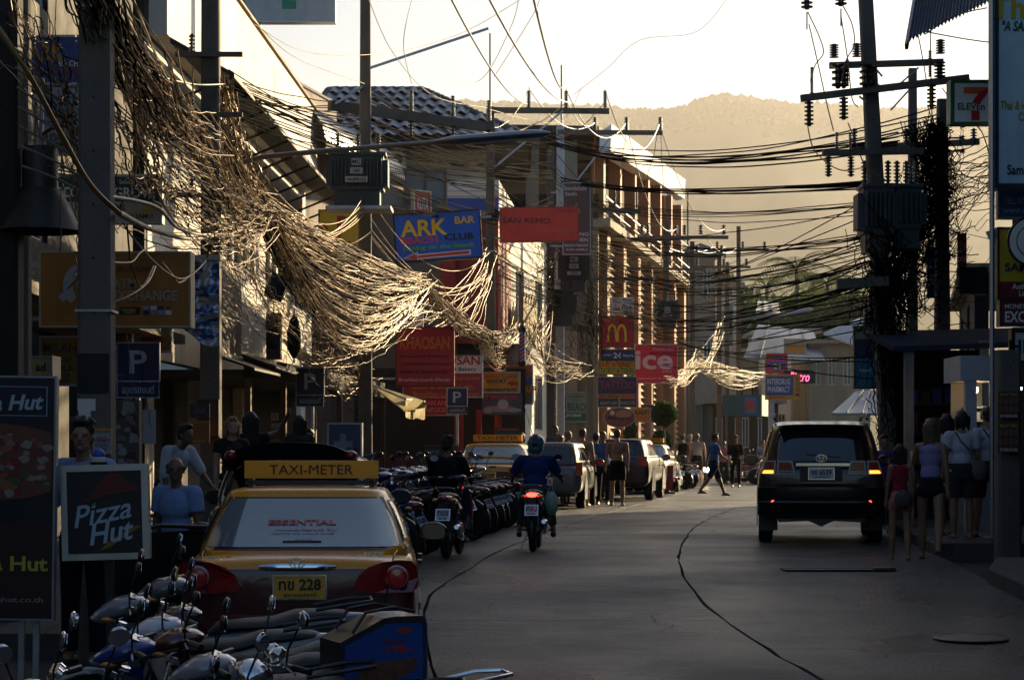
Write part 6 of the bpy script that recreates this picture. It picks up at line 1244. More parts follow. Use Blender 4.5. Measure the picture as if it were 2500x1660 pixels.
# dark hatchback in front with lifted tailgate
ht,_=car('hatchback','black hatchback with its tailgate raised, hidden ahead of the taxi','car',(X(735,21),20.2,g(21)),rad(2),dict(sedan,L=4.0,zd=1.05,yrb=.2,yrr=.55,yfr=2.3,yfb=2.9,zr=1.50,hr=.66,wy=(.7,3.1),rt0=.3),paint('black car paint',(.012,.012,.014)))
b=MB()
def tg(u,v):
    x=(u*2-1)*.66; return (x,.55-.85*v,1.47+.17*math.sin(v*1.7)*(1-.45*abs(u*2-1)**3)-.12*abs(u*2-1)**4*1)
b.grid(tg,16,8); b.build('raised_tailgate',M['black'],ht)
for s in(-1,1): MB().ell((s*.56,-.25,1.52),(.06,.05,.045)).build('tail_light',M['redlens'],ht); MB().tube([(s*.58,.5,1.3),(s*.6,.0,1.6)],.015,6).build('gas_strut',M['black'],ht)
# black SUV
BK=paint('glossy black paint',(.006,.006,.008))
suvk=dict(L=4.7,hw=.915,zb=.42,zd=1.12,zh=1.12,yrb=.06,yrr=.38,yfr=2.9,yfb=3.6,zr=1.77,hg=.86,hr=.70,zbelt=1.16,wr=.385,wy=(1.0,3.75),seams=(1.35,2.3,3.3),rwf=.93,rt0=.14,rt1=.84,sub=2,mirm=M['black'],
 st=[(-.02,.90,.45,1.00),(.01,.965,.36,1.10),(.08,.99,.34,1.14),(.3,1,.42,1.16),(1.5,1,.42,1.16),(3.3,1,.42,1.15),(3.8,.99,.42,1.13),(4.3,.96,.42,1.08),(4.62,.88,.48,.98),(4.7,.75,.55,.9)])
sx,sy=X(2005,30.4),30.4
suv,sf=car('suv','big black suv driving away on the right with lit amber indicators','car',(sx,sy,0),math.atan(-.127),suvk,BK)
for s in(-1,1):
    b=MB(); q=[(s*.36,1.0),(s*.40,1.19),(s*.64,1.19),(s*.66,1.0)]; 
    def pr(q,y0,y1,m,n,par,s=s): 
        b=MB(); qq=[(x,y0,z) for x,z in q]; qq=qq if s>0 else list(reversed(qq)); b.prism(list(reversed(qq)),(0,y1-y0,0)); return b.build(n,m,par)
    tl=pr([(s*.37,1.0),(s*.41,1.20),(s*.62,1.20),(s*.63,1.0)],-.045,.02,M['steel'],'tail_light',suv)
    pr([(s*.40,1.06),(s*.43,1.18),(s*.60,1.18),(s*.61,1.06)],-.055,-.046,M['redlens'],'lens',tl); pr([(s*.39,1.015),(s*.395,1.05),(s*.61,1.05),(s*.61,1.015)],-.053,-.046,M['lens'],'reverse_lens',tl)
    t2=pr([(s*.655,1.0),(s*.645,1.20),(s*.80,1.20),(s*.86,1.02)],-.035,.06,M['steel'],'tail_light',suv)
    pr([(s*.67,1.075),(s*.665,1.185),(s*.79,1.185),(s*.82,1.075)],-.043,-.036,M['redlens'],'lens',t2); pr([(s*.68,1.02),(s*.68,1.06),(s*.81,1.06),(s*.835,1.02)],-.046,-.036,M['amberlit'],'indicator',t2)
    MB().lathe([(.03,0),(.03,.008),(.005,.01)],X=T(s*.68,-.055,.61)@RX(rad(90)),n=12).build('reflector',M['redglow'],suv)  # no lamp here: emission paints the shine of a plain reflector
    b=MB(); b.tube([(s*.66,.5,1.80),(s*.67,.6,1.85),(s*.67,1.0,1.865),(s*.66,2.6,1.86),(s*.65,2.8,1.80)],.022,8); b.build('roof_rail',M['black'],suv)
b=MB(); b.b2(-.36,.40,-.05,-.01,1.125,1.165); b.build('chrome_strip',M['chrome'],suv); badge(suv,.0,-.04,1.235,.075)
plate(suv,.0,-.045,1.015,.36,.16,'ชย 6539','กรุงเทพมหานคร'); boxpart(suv,'plate_recess',M['black'],(-.3,.3,-.03,-.01,.90,1.12))

b=MB(); rs=[]
for i in range(17):
    u=i/16*2-1; x=u*.90; yo=.12*abs(u)**5; rs.append([(x,yo+.05,.88),(x,yo-.03,.87),(x,yo-.10,.82),(x,yo-.105,.66),(x,yo-.09,.63),(x,yo-.105,.60),(x,yo-.06,.47),(x,yo+.02,.42),(x,yo+.12,.42)])
b.loft(rs,closed=True); b.build('rear_bumper',BK,suv)

b=MB(); b.prism([(-.7,.02,.48),(-.6,.02,.32),(-.18,.02,.34),(0,.02,.26),(.18,.02,.34),(.6,.02,.32),(.7,.02,.48)],(0,.5,0)); b.build('underside',M['black'],suv)
b=MB(); b.grid(lambda u,v:((u*2-1)*.68,.42-.30*v,1.765-.045*v-.03*abs(u*2-1)**4),14,3); b.build('roof_spoiler',BK,suv)
b=MB(); b.bar((-.22,-.015,1.29),(.26,.02,1.245),.02,.02); b.build('wiper',M['black'],suv); [boxpart(suv,'mud_flap',M['black'],(s*.62,s*.88,.6,.62,.18,.5)) for s in(-1,1)]
seams_rear(suv,[[(s*.72,.14,1.60),(s*.76,-.0,1.22),(s*.74,-.03,.86),(s*.60,-.05,.80)] for s in(-1,1)],r=.005)
# second taxi, pickup, parked dark cars
TY2=paint('second taxi yellow paint',(.66,.34,.015),(.06,.02,.012),.88)
t2,_=car('taxi','second yellow taxi with rear spoiler and roof sign, parked behind the motorbike row','taxi',(X(1190,44.5),44.5,0),rad(-6),sedan,TY2)
for s in(-1,1): b=MB(); b.prism([(s*.45,-.02,.78),(s*.45,-.02,.95),(s*.83,-.02,.95),(s*.84,-.02,.78)][::-s],(0,.1,0)); b.build('tail_light',M['redlens'],t2)
b=MB(); b.tube([(-.68,.12,1.0),(-.66,.08,1.14),(-.3,.05,1.18),(.3,.05,1.18),(.66,.08,1.14),(.68,.12,1.0)],.035,8); b.build('spoiler',TY2,t2)
r2=boxpart(t2,'roof_sign',mat('taxi sign yellow',(.95,.40,.006),.4),(-.53,.53,1.9,2.05,1.52,1.66)); lettering('TAXI-METER',0,1.59,.08,C['k'],r2,y=1.895,w=.9,bold=.0); plate(t2,0,-.03,.78,.36,.16,'ทข 105','สุราษฎร์ธานี',mat('yellow number plate',(.80,.40,.03),.4)); boxpart(t2,'sun_strip',M['plate'],(-.35,.35,.99,1.0,1.30,1.35))
b=bpy.data.objects
pk,_=car('pickup_truck','silver grey pickup with rear canopy parked beyond the middle rider','pickup',(X(1330,47.5),47.5,0),math.atan(-.12),dict(suvk,L=4.9,zb=.34,hw=.84,zr=1.50,zbelt=1.0,zd=.98,zh=.95,wr=.33,hr=.66,hg=.78,sub=1,st=None) | dict(st=[(-.02,.92,.40,.88),(.03,.98,.33,.95),(.3,1,.33,.98),(3.3,1,.33,1.0),(3.8,.99,.35,.96),(4.5,.92,.4,.88),(4.9,.8,.45,.75)]),paint('silver paint',(.11,.12,.13)))
for s in(-1,1): b=MB(); b.prism([(s*.70,-.03,.75),(s*.70,-.03,1.05),(s*.84,-.03,1.05),(s*.84,-.03,.75)][::-s],(0,.1,0)); b.build('tail_light',M['redlens'],pk)
plate(pk,0,-.05,.62,.36,.16,'กข 2218')
MB().tube([(-.6,2.9,1.7),(-.75,2.6,2.35)],.01,5).build('aerial',M['steel'],pk)
bc,_=car('suv','dark parked suv behind the shirtless men in the middle','car',(X(1500,55),55,0),math.atan(-.17),dict(suvk,sub=1,zr=1.6,zbelt=1.08),BK)
plate(bc,0,-.045,1.0,.36,.16,'กจ 441'); 
for s in(-1,1): b=MB(); b.prism([(s*.6,-.05,.9),(s*.6,-.05,1.15),(s*.85,-.05,1.15),(s*.85,-.05,.9)][::-s],(0,.06,0)); b.build('tail_light',M['redlens'],bc)
t3,_=car('taxi','third taxi, green and yellow, parked beyond the dark parked suv','taxi',(X(1558,63),63,0),math.atan(-.19),sedan,paint('green yellow taxi paint',(.30,.26,.03),(.01,.015,.01),.9)); r3=boxpart(t3,'roof_sign',mat('taxi sign yellow',(.95,.40,.006),.4),(-.53,.53,1.9,2.05,1.52,1.66)); lettering('TAXI-METER',0,1.59,.08,C['k'],r3,y=1.895,w=.9,bold=.0)
dc,_=car('car','dark sedan parked far left behind the chatting men','car',(X(1425,66),66,0),math.atan(-.1),sedan,paint('black car paint',(.012,.012,.014)))
# ================================================================== MOTORBIKES
def bike(name,label,loc,rz,col,col2=None,round_head=False,group=None,plate_txt='กขค 12',style=0,lean=0,mirrors=True):
    o=thing(name,label,'motorbike',loc,rz,group); o.rotation_euler=(0,rad(lean),rz)
    pm=mat('bike paint %.2f %.2f %.2f'%col,col,.22,var=.06,coat=.9); pm2=mat('bike paint %.2f %.2f %.2f'%(col2 or (.02,.02,.02)),col2 or (.02,.02,.02),.25,var=.1,coat=.7)
    r=.285
    for y,w in((-.62,.09),(.62,.07)):
        X_=T(0,y,r)@RY(rad(90)); b=MB(); b.lathe([(r*.80,-w*.42),(r*.92,-w/2),(r,-w*.2),(r,w*.2),(r*.92,w/2),(r*.80,w*.42)],X=X_,n=26); wl=b.build('wheel',M['rubber'],o)
        b=MB(); b.lathe([(r*.74,-w*.3),(r*.81,-w*.40),(r*.81,w*.40),(r*.74,w*.3)],X=X_,n=26); b.lathe([(.05,-.05),(.05,.05)],X=X_,n=12)
        for k_ in range(10): a=k_*.628; b.tube([X_@V((.05*math.cos(a),.05*math.sin(a),.03)),X_@V((r*.76*math.cos(a+.3),r*.76*math.sin(a+.3),0))],.004,4)
        b.build('rim',M['alu'],wl)
    b=MB()
    for s in(-1,1): b.tube([(s*.06,.62,r),(s*.065,.50,.62),(s*.05,.42,.88)],[.022,.024,.028],8)
    b.build('front_fork',M['chrome'],o)
    def fend(y0,r1,a0,a1,w):
        def fn(u,v): a=a0+(a1-a0)*u; x=(v*2-1); return (x*w*(1-.25*abs(2*u-1)),y0+(r1-.03*x*x)*math.cos(a),r+(r1-.03*x*x)*math.sin(a))
        return fn
    b=MB(); b.grid(fend(.62,.335,.05,2.3,.065),12,6); b.build('front_fender',pm,o)
    b=MB(); b.grid(fend(-.62,.345,.9,3.4,.07),10,6); b.build('rear_fender',M['black'],o)
    # leg shield
    def ls(u,v): x=(u*2-1); w=.20+.03*math.sin(v*3.1)-.05*v; return (x*w,.30+.16*v-.10*abs(x)**2.2+.03*math.sin(v*3),.34+.52*v)
    b=MB(); b.grid(ls,12,8); b.grid(lambda u,v:tuple(V(ls(1-u,v))+V((0,-.02,0))),12,8); b.build('leg_shield',pm,o)
    for s in(-1,1):
        b=MB(); b.prism([(s*.19,.24,.42),(s*.20,.40,.62),(s*.16,.45,.82),(s*.12,.47,.86),(s*.14,.40,.66),(s*.15,.26,.44)][::-s],(s*.015,0,0)); b.build('side_stripe',pm2,o)
    # head cowl
    if not round_head:
        rs=[]
        for y,w,z0,z1 in((.26,.05,.985,1.02),(.30,.10,.955,1.045),(.38,.125,.93,1.055),(.46,.125,.905,1.04),(.53,.095,.895,1.0),(.585,.05,.90,.955),(.60,.02,.91,.935)):
            rs.append([(w*math.copysign(abs(math.cos(a))**.75,math.cos(a)),y,(z0+z1)/2+(z1-z0)/2*math.copysign(abs(math.sin(a))**.8,math.sin(a))) for a in[2*math.pi*i/18 for i in range(18)]])
        b=MB(); b.loft(rs); cw=b.build('head_cowl',pm,o)
        rs=[]
        for y,w,z0,z1 in((.47,.10,.895,.965),(.54,.085,.885,.955),(.595,.05,.893,.94),(.612,.02,.905,.93)):
            rs.append([(w*math.cos(a),y,(z0+z1)/2+(z1-z0)/2*math.sin(a)) for a in[2*math.pi*i/18 for i in range(18)]])
        b=MB(); b.loft(rs); b.build('headlight',M['lens'],o)
        b=MB(); b.tube([(-.135,.40,.955),(-.12,.50,.93),(0,.61,.915),(.12,.50,.93),(.135,.40,.955)],.012,6); b.build('cowl_trim',M['black'],o)
        for s in(-1,1): MB().ell((s*.118,.50,.925),(.022,.045,.016)).build('indicator_lens',mat('amber lens',(.6,.22,.03),.15,coat=.6),o)
        b=MB(); b.prism([(-.07,.30,1.02),(.07,.30,1.02),(.09,.38,1.055),(-.09,.38,1.055)],(0,0,.006)); b.build('instrument_panel',M['glass'],o)
    else:
        b=MB(); b.ell((0,.50,.92),(.105,.12,.10),n=18,m=10); b.build('headlight_shell',M['chrome'],o); MB().lathe([(.09,0),(.095,.01),(.08,.03),(.01,.04)],X=T(0,.60,.92)@RX(rad(-90)),n=20).build('headlight',M['lens'],o)
        for s in(-1,1): MB().lathe([(.045,0),(.05,.03),(.02,.06)],X=T(s*.06,.36,1.03)@RX(rad(-55)),n=14).build('gauge',M['chrome'],o)
    b=MB(); b.tube([(-.34,.30,1.00),(-.20,.36,1.01),(-.08,.40,.99),(.08,.40,.99),(.20,.36,1.01),(.34,.30,1.00)],.012,8); b.build('handlebar',M['chrome'],o)
    for s in(-1,1):
        MB().tube([(s*.24,.34,1.005),(s*.36,.29,1.0)],.018,8).build('grip',M['black'],o); MB().tube([(s*.22,.37,1.0),(s*.33,.36,.985)],.006,5).build('brake_lever',M['alu'],o)
        if mirrors:
            MB().tube([(s*.20,.37,1.01),(s*.23,.37,1.10),(s*.27,.33,1.21)],.006,6).build('mirror_stem',M['black'],o)
            b=MB(); R_=T(s*.29,.32,1.255)@RZ(s*-.15)@RX(.12); b.ell((0,0,0),(.062,.016,.045) if style!=2 else (.05,.016,.05),n=16,m=8,X=R_); mh=b.build('mirror',M['black'] if style<2 else M['chrome'],o)
            b=MB(); b.prism([(.056*math.cos(-a),-.0165,.040*math.sin(-a)) for a in[2*math.pi*i/18 for i in range(18)]],(0,.002,0),X=R_); b.build('mirror_glass',M['mirror'],mh)
    # seat
    rs=[]
    for y,w,z,h in((.14,.05,.70,.03),(.08,.09,.74,.06),(-.10,.12,.755,.07),(-.28,.135,.76,.075),(-.42,.125,.80,.085),(-.62,.11,.815,.07),(-.74,.08,.815,.05),(-.78,.04,.81,.03)):
        rs.append([(w*math.cos(a),y,z-.02+h*.6*max(-.6,math.sin(a))) for a in[2*math.pi*i/14 for i in range(14)]])
    b=MB(); b.loft(rs); b.build('seat',M['seat'],o)
    # tail body
    rs=[]
    for y,w,z0,z1 in((.20,.06,.48,.66),(.05,.10,.48,.70),(-.2,.13,.50,.74),(-.5,.125,.56,.79),(-.75,.095,.66,.81),(-.92,.05,.73,.80)):
        rs.append([(w*math.copysign(abs(math.cos(a))**.6,math.cos(a)),y,(z0+z1)/2+(z1-z0)/2*math.copysign(abs(math.sin(a))**.6,math.sin(a))) for a in[2*math.pi*i/16 for i in range(16)]])
    b=MB(); b.loft(rs); b.build('tail_body',pm,o)
    for s in(-1,1): b=MB(); b.prism([(s*.13,-.05,.56),(s*.132,-.5,.66),(s*.10,-.78,.74),(s*.12,-.5,.72),(s*.13,-.1,.64)][::s],(s*.008,0,0)); b.build('side_panel',pm2,o)
    MB().ell((0,-.90,.765),(.075,.06,.035),n=14,m=8).build('tail_light',M['redlens'],o)
    for s in(-1,1): MB().ell((s*.11,-.86,.74),(.04,.05,.025)).build('rear_indicator',mat('amber lens',(.6,.22,.03),.15,coat=.6),o)
    b=MB(); b.tube([(-.10,-.55,.84),(-.12,-.78,.88),(-.07,-.92,.89),(.07,-.92,.89),(.12,-.78,.88),(.10,-.55,.84)],.012,8); b.build('grab_rail',M['black'] if style!=2 else M['chrome'],o)
    plate(o,0,-.96,.56,.17,.15,plate_txt.split()[0],plate_txt.split()[1],tilt=rad(-28))
    boxpart(o,'plate_holder',M['black'],(-.05,.05,-.93,-.90,.48,.72))
    b=MB(); b.box((0,.0,.36),(.20,.34,.22)); b.ell((.10,-.05,.34),(.05,.13,.11)); b.ell((-.10,-.05,.34),(.05,.13,.11)); b.tube([(0,.16,.36),(0,.30,.34)],.06,10); b.build('engine',M['alu'],o)
    b=MB(); b.tube([(.08,.2,.28),(.12,.05,.22),(.14,-.25,.24),(.15,-.35,.28),(.155,-.80,.40),(.155,-.84,.41)],[.018,.018,.02,.045,.05,.03],10); b.build('exhaust',M['chrome'],o)
    b=MB(); b.tube([(0,.40,.84),(0,.25,.55),(0,-.1,.48),(0,-.45,.58)],.03,8); b.tube([(-.09,-.62,r),(-.09,-.1,.32)],.018,6); b.tube([(.09,-.62,r),(.09,-.1,.32)],.018,6); b.tube([(-.10,-.60,.33),(-.11,-.48,.66)],.022,8); b.tube([(.10,-.60,.33),(.11,-.48,.66)],.022,8); b.build('frame',M['black'],o)
    b=MB(); b.tube([(-.24,.05,.27),(.24,.05,.27)],.015,6); b.build('foot_peg',M['black'],o); b=MB(); b.tube([(-.09,-.02,.28),(-.20,-.08,.02)],.01,6); b.build('side_stand',M['steel'],o)
    return o
def setthing(o,label,loc,rz,lean=0): o['label']=label; o.location=loc; o.rotation_euler=(0,rad(lean),rz)
def atg(px,d,dz=0): return (X(px,d),d,g(d)+dz)
fg=[ # px centre, d, heading, colours, round, style, label
 (560,13.9,rad(100),(.12,.13,.14),(.01,.01,.01),False,0,'dark grey motorbike nearest the taxi bumper, its handlebar before the number plate'),
 (470,13.1,rad(98),(.20,.21,.23),(.05,.05,.05),False,0,'silver motorbike parked at the left of the row behind the white one'),
 (560,12.3,rad(97),(.72,.73,.76),(.02,.02,.02),False,1,'white motorbike with rounded headlight cowl in the foreground row'),
 (500,11.6,rad(96),(.02,.05,.22),(.5,.5,.52),False,1,'blue and white motorbike in the foreground row'),
 (330,10.6,rad(97),(.22,.015,.015),(.02,.02,.02),True,2,'red motorbike with chrome headlight at the lower left corner')]
for i,(px,d,rz,c1,c2,rh,stl,lb) in enumerate(fg): bike('motorbike',lb,atg(px,d),rz,c1,c2,rh,'motorbikes parked in the foreground',['กขข 118','ขบก 804','กจง 461','คตน 227','กกย 590'][i],stl,lean=-5)
bike('motorbike','black motorbike squeezed between the white and the silver one',atg(600,12.7),rad(99),(.02,.02,.022),(.2,.2,.2),False,'motorbikes parked in the foreground','กรต 316',0,lean=-6)
bike('motorbike','dark maroon motorbike between the blue one and the white one',atg(610,11.9),rad(101),(.09,.01,.012),(.3,.3,.3),False,'motorbikes parked in the foreground','ขนก 905',0,lean=-4)
bike('motorbike','silver motorbike whose tail pokes out beside the advert box',atg(700,11.1),rad(96),(.28,.29,.31),(.02,.02,.02),False,'motorbikes parked in the foreground','กบธ 778',1,lean=-5)
# delivery bike with pizza box
db=bike('delivery_motorbike','delivery motorbike with blue pizza advert box on its tail','',0,(.03,.03,.035),(.3,.3,.3),True,'motorbikes parked in the foreground','กธค 461',2) if False else bike('delivery_motorbike','black delivery motorbike under the blue pizza box at the bottom centre',atg(830,11.2),rad(112),(.03,.03,.035),(.3,.3,.3),True,'motorbikes parked in the foreground','กธค 461',2,lean=-4)
bx_=thing('delivery_box','dark delivery box with blue pizza adverts, strapped on the black motorbike','box',V(atg(905,12.0))+V((.0,0,.72)),rad(22)); bx_.scale=(.80,.80,.80)
b=MB(); prof=[(-.30,0),(-.30,.30),(.02,.46),(.10,.47),(.30,.47),(.33,.44),(.33,0)]
b.prism([(x,-.24,z) for x,z in prof],(0,.48,0)); b.build('shell',mat('dark box shell',(.03,.03,.035),.35,var=.2,coat=.4),bx_)
bl=pc((.015,.07,.28),.35); b=MB(); b.prism([(-.27,-.252,.03),(-.27,-.252,.27),(.04,-.252,.42),(.28,-.252,.42),(.30,-.252,.40),(.30,-.252,.03)][::-1],(0,.01,0)); b.f=[tuple(reversed(f)) for f in b.f]; ad=b.build('side_advert',bl,bx_)
lettering('198.-',.13,.245,.055,C['r'],ad,y=-.256,w=.19,bold=.05); lettering('ชิมฟรี พิซซ่า',.08,.305,.03,(.3,.03,.06),ad,y=-.256,w=.16)
b=MB(); b.prism([(-.2,-.255,.03),(-.16,-.255,.10),(-.05,-.255,.16),(.24,-.255,.18),(.27,-.255,.12),(.15,-.255,.05),(0,-.255,.03)],(0,.002,0)); b.build('food_print',pc((.16,.06,.03),.5,var=.5,vs=25),ad)
b=MB(); b.prism([(.10,-.255,.36),(.14,-.255,.395),(.19,-.255,.395),(.23,-.255,.36),(.165,-.255,.35)],(0,.002,0)); b.build('logo_print',pc((.35,.05,.02),.4),ad)
rr_=RZ(rad(90)); b=MB(); b.b2(.334,.345,-.22,.22,.03,.42); ra_=b.build('rear_advert',bl,bx_)
for t,cz_,h_,w_,cl in(('198',.37,.05,.1,C['r']),('1150',.12,.07,.22,(.6,.6,.62)),('โทร',.20,.05,.12,(.6,.1,.1))):
    a=lettering(t,.05,cz_,h_,cl,ra_,y=0,w=w_,bold=.04); a.data.transform(T(.352,0,0)@rr_)
boxpart(bx_,'lid_edge',M['black'],(-.32,.35,-.26,-.2,-.03,.0),(-.32,.35,.2,.26,-.03,.0))
b=MB(); 
for s in(-1,1): b.tube([(-.20,s*.2,.36),(-.1,s*.2,.5),(.1,s*.2,.53),(.26,s*.2,.50)],.012,6)
b.build('carry_rail',M['black'],bx_)
bike('motorbike','red and chrome motorbike turned away, its left mirror facing the camera',atg(262,10.0),rad(28),(.20,.012,.012),(.3,.3,.3),False,'motorbikes parked in the foreground','กคบ 62',2,lean=-6)
o=bike('motorbike','dark motorbike with big round mirror at the very bottom, nearest the camera',atg(760,9.9),rad(75),(.05,.05,.06),(.25,.25,.27),True,'motorbikes parked in the foreground','กงง 33',2,lean=-5)
# parked row between the taxis: copies
protos=[bike('motorbike','black motorbike first in the parked row behind the taxi mirror',(0,0,0),0,(.02,.02,.022),(.20,.01,.01),group='motorbikes parked in a row along the left kerb',plate_txt='กขต 902'),
 bike('motorbike','silver and red motorbike in the parked row left of the first rider',(0,0,0),0,(.22,.22,.24),(.25,.01,.01),group='motorbikes parked in a row along the left kerb',plate_txt='ขคธ 215'),
 bike('motorbike','dark blue motorbike in the parked row',(0,0,0),0,(.015,.03,.14),(.2,.2,.2),group='motorbikes parked in a row along the left kerb',plate_txt='กนย 73')]
row=[(905,25.5,52),(935,26.8,50),(965,28.2,52),(1000,29.6,48),(1035,31,50),(1065,32.3,47),(1095,33.6,50),(1125,34.8,46),(1152,36,48),(1182,37.2,46),(1212,38.4,44)]
fr_=[(925,36,215),(950,37.3,212),(972,38.6,218),(995,39.8,214),(1015,41,216),(1035,42.2,212),(1058,43.4,216),(1080,44.4,214)]
far=[(1592,66,40),(1612,68,46),(1640,70,44),(1658,72,42),(1812,80,70),(1838,82,76),(1862,84,72),(1880,79,80)]
names=['first','second','third','fourth','fifth','sixth','seventh','eighth','ninth','tenth','eleventh']
for lst,gr,tx_ in((row,'motorbikes parked in a row along the left kerb','%s motorbike from the near end of the row parked along the left kerb'),(fr_,'motorbikes parked nose out behind the row','%s motorbike from the left in the group with upright mirrors before the shop terrace'),(far,'motorbikes parked far down the street','%s motorbike from the left among those parked far down the street')):
    for i,(px,d,a) in enumerate(lst):
        p=protos[(i*2+len(lst))%3]
        if p.location.length<.01: o=p
        else: o=copytree(p)
        setthing(o,tx_%names[i],V(atg(px,d))+V((RN.uniform(-.18,.12),RN.uniform(-.12,.12),0)),rad(a+RN.uniform(-9,9)),RN.uniform(-9,-3)); o['group']=gr
hl=thing('motorbike_headlamp','glowing headlamp of an oncoming motorbike between the far pedestrians','headlamp',P(1724,1146,76)); MB().ell((0,0,0),(.10,.05,.10)).build('lamp',mat('lit headlamp',(1,.8,.5),.3,emit=(1,.75,.42),es=14,var=0),hl); MB().tube([(0,.05,0),(0,.25,-.1),(0,.35,-.5),(0,.2,-.85)],.06,8).build('front_body',M['black'],hl); wheel(hl,0,.25,.0,.09) if False else None
# ================================================================== PEOPLE
def remesh(o,vox,sm=2):
    m=o.modifiers.new('r','REMESH'); m.mode='VOXEL'; m.voxel_size=vox; m.use_smooth_shade=True
    if sm: s=o.modifiers.new('s','SMOOTH'); s.factor=.5; s.iterations=sm
    return o
def cap(b,p,r0,q,r1,n=12,flat=1.,ends=True):
    p=V(p);q=V(q); d=(q-p); L=d.length; t=d.normalized() if L>1e-6 else V((0,0,1))
    path=[];rs=[]
    for k in range(4):
        a=k/4*math.pi/2; path.append(p-t*r0*math.cos(a)*(1 if ends else .02)); rs.append(max(r0*math.sin(a),.001) if ends or k==3 else r0*math.sin(a)+.0005)
    for k in range(7): u=k/6; path.append(p.lerp(q,u)); rs.append(r0+(r1-r0)*u)
    for k in range(1,5): a=k/4*math.pi/2; path.append(q+t*r1*math.sin(a)*(1 if ends else .02)); rs.append(max(r1*math.cos(a),.001))
    b.tube(path,rs,n,cap=True,flat=flat)
def rot(v,ax,deg): return Matrix.Rotation(rad(deg),3,ax)@V(v)
def person(label,loc,rz,H=1.72,skin='skin',hair='hairb',hairstyle='short',shirt=None,sleeve=.5,bottom=None,blen=.45,shoes=(.03,.03,.03),vox=.016,group=None,fem=False,hat=None,bag=None,helmet=None,name='person',build=1.,barechest=False,sandals=False,face=False,**p):
    o=thing(name,label,'person',loc,rz,group); g_=lambda k,d=0: p.get(k,d); s=H/1.72
    hipz=g_('hipz',.93*s); lean=g_('lean',0); tw=g_('twist',0)
    hip=V((0,0,hipz))
    def tp(v): v=rot(v,'X',-lean); v=rot(v,'Z',tw); return hip+v*s     # torso frame
    sw=(.165 if fem else .187)*build; hwid=.095
    neck=tp((0,-.005,.53)); chest=tp((0,.01,.36)); waist=tp((0,0,.16)); head=tp((0,.02+g_('headfwd',0),.70))
    hd=rad(g_('headturn',0)); ht=rad(g_('headtilt',0))
    HR=Matrix.Rotation(hd+rad(tw),3,'Z')@Matrix.Rotation(-ht,3,'X')
    J={}
    for S,sx in(('l',-1),('r',1)):
        h=hip+V((sx*hwid*s,0,-.02)); a=g_(S+'h'); ab=g_(S+'ha',2); kn=g_(S+'k')
        d=rot(rot((0,0,-1),'Y',-sx*ab),'X',a); k=h+d*.43*s
        d2=rot(rot((0,0,-1),'Y',-sx*ab*.5),'X',a-kn); an=k+d2*.41*s
        ft=rot((0,1,0),'X',g_(S+'f',max(0,0))); J[S]=(h,k,an,ft)
        sh=tp((sx*sw,-.01,.49)); ua=g_(S+'s',0); sab=g_(S+'sa',9); el=g_(S+'e',12)
        d=rot((0,0,-1),'Y',-sx*sab); d=rot(d,'X',ua-lean*.0); e=sh+rot(d,'Z',tw)*.285*s
        d2=rot(rot((0,0,-1),'Y',-sx*sab*g_(S+'in',.4)),'X',ua+el); w=e+rot(d2,'Z',tw)*.255*s; J[S+'a']=(sh,e,w,rot(d2,'Z',tw))
    M_=M[skin]; b=MB(); bt=build
    # torso
    ell=b.ell; R3=(Matrix.Rotation(rad(tw),3,'Z')@Matrix.Rotation(rad(-lean),3,'X'))
    ell(hip+V((0,-.01,.02)),(.155*s*bt,.115*s*bt,.13*s),rot=R3); ell(waist,(.125*s*bt*(.92 if fem else 1),.095*s*bt,.15*s),rot=R3); ell(chest,(.155*s*bt*(.9 if fem else 1),.105*s*bt,.17*s),rot=R3)
    ell(tp((0,-.015,.455)),(.165*s*bt*(.9 if fem else 1),.08*s,.075*s),rot=R3)
    if fem: 
        for sx in(-1,1): ell(tp((sx*.065,.085,.37)),(.055*s,.05*s,.055*s)); ell(hip+V((sx*.06*s,-.055*s,-.03*s)),(.085*s,.08*s,.09*s))
    else:
        for sx in(-1,1): ell(hip+V((sx*.06*s,-.045*s,-.03*s)),(.08*s,.075*s,.085*s)); ell(tp((sx*.075,-.06,.40)),(.07*s,.035*s,.09*s),rot=R3)
    cap(b,tp((0,-.01,.50)),.056*s,head-V((0,0,.07*s)),.052*s)
    for sx in(-1,1): cap(b,tp((sx*.04,-.01,.52)),.045*s,tp((sx*sw*.9,-.01,.485)),.052*s)
    # head
    def hp(x,y,z): return head+HR@V((x*s,y*s,z*s))
    ell(hp(0,0,.035),(.077*s,.095*s,.095*s),rot=HR); ell(hp(0,.028,-.035),(.06*s,.065*s,.075*s),rot=HR); ell(hp(0,.085,-.075),(.026*s,.022*s,.02*s),rot=HR)
    cap(b,hp(0,.088,.03),.010*s,hp(0,.108,-.012),.015*s,8); 
    for sx in(-1,1): ell(hp(sx*.078,-.005,.0),(.012*s,.022*s,.034*s),rot=HR); ell(hp(sx*.03,.082,.034),(.026*s,.014*s,.014*s),rot=HR)
    ell(hp(0,.086,-.042),(.024*s,.012*s,.008*s),rot=HR)
    for S,sx in(('l',-1),('r',1)):
        h,k,an,ft=J[S]; th=.085*s*bt*(1.03 if fem else 1)
        cap(b,h,th,k,.056*s); cap(b,k.lerp(an,.02),.054*s,k.lerp(an,.35),.058*s); cap(b,k.lerp(an,.35)+V((0,-.008,0)),.058*s,an,.036*s)
        hl=an+V((0,-.03*s,-.03*s)) ; f=ft.normalized(); cap(b,an+V((0,0,-.02)),.038*s,an+f*.10*s+V((0,0,-.050*s)),.033*s); cap(b,an-f*.03*s+V((0,0,-.045*s)),.034*s,an+f*.15*s+V((0,0,-.06*s)),.026*s,flat=1.2)
        sh,e,w,d=J[S+'a']; cap(b,sh,.055*s*bt,e,.040*s*bt); cap(b,e,.041*s*bt,w,.027*s)
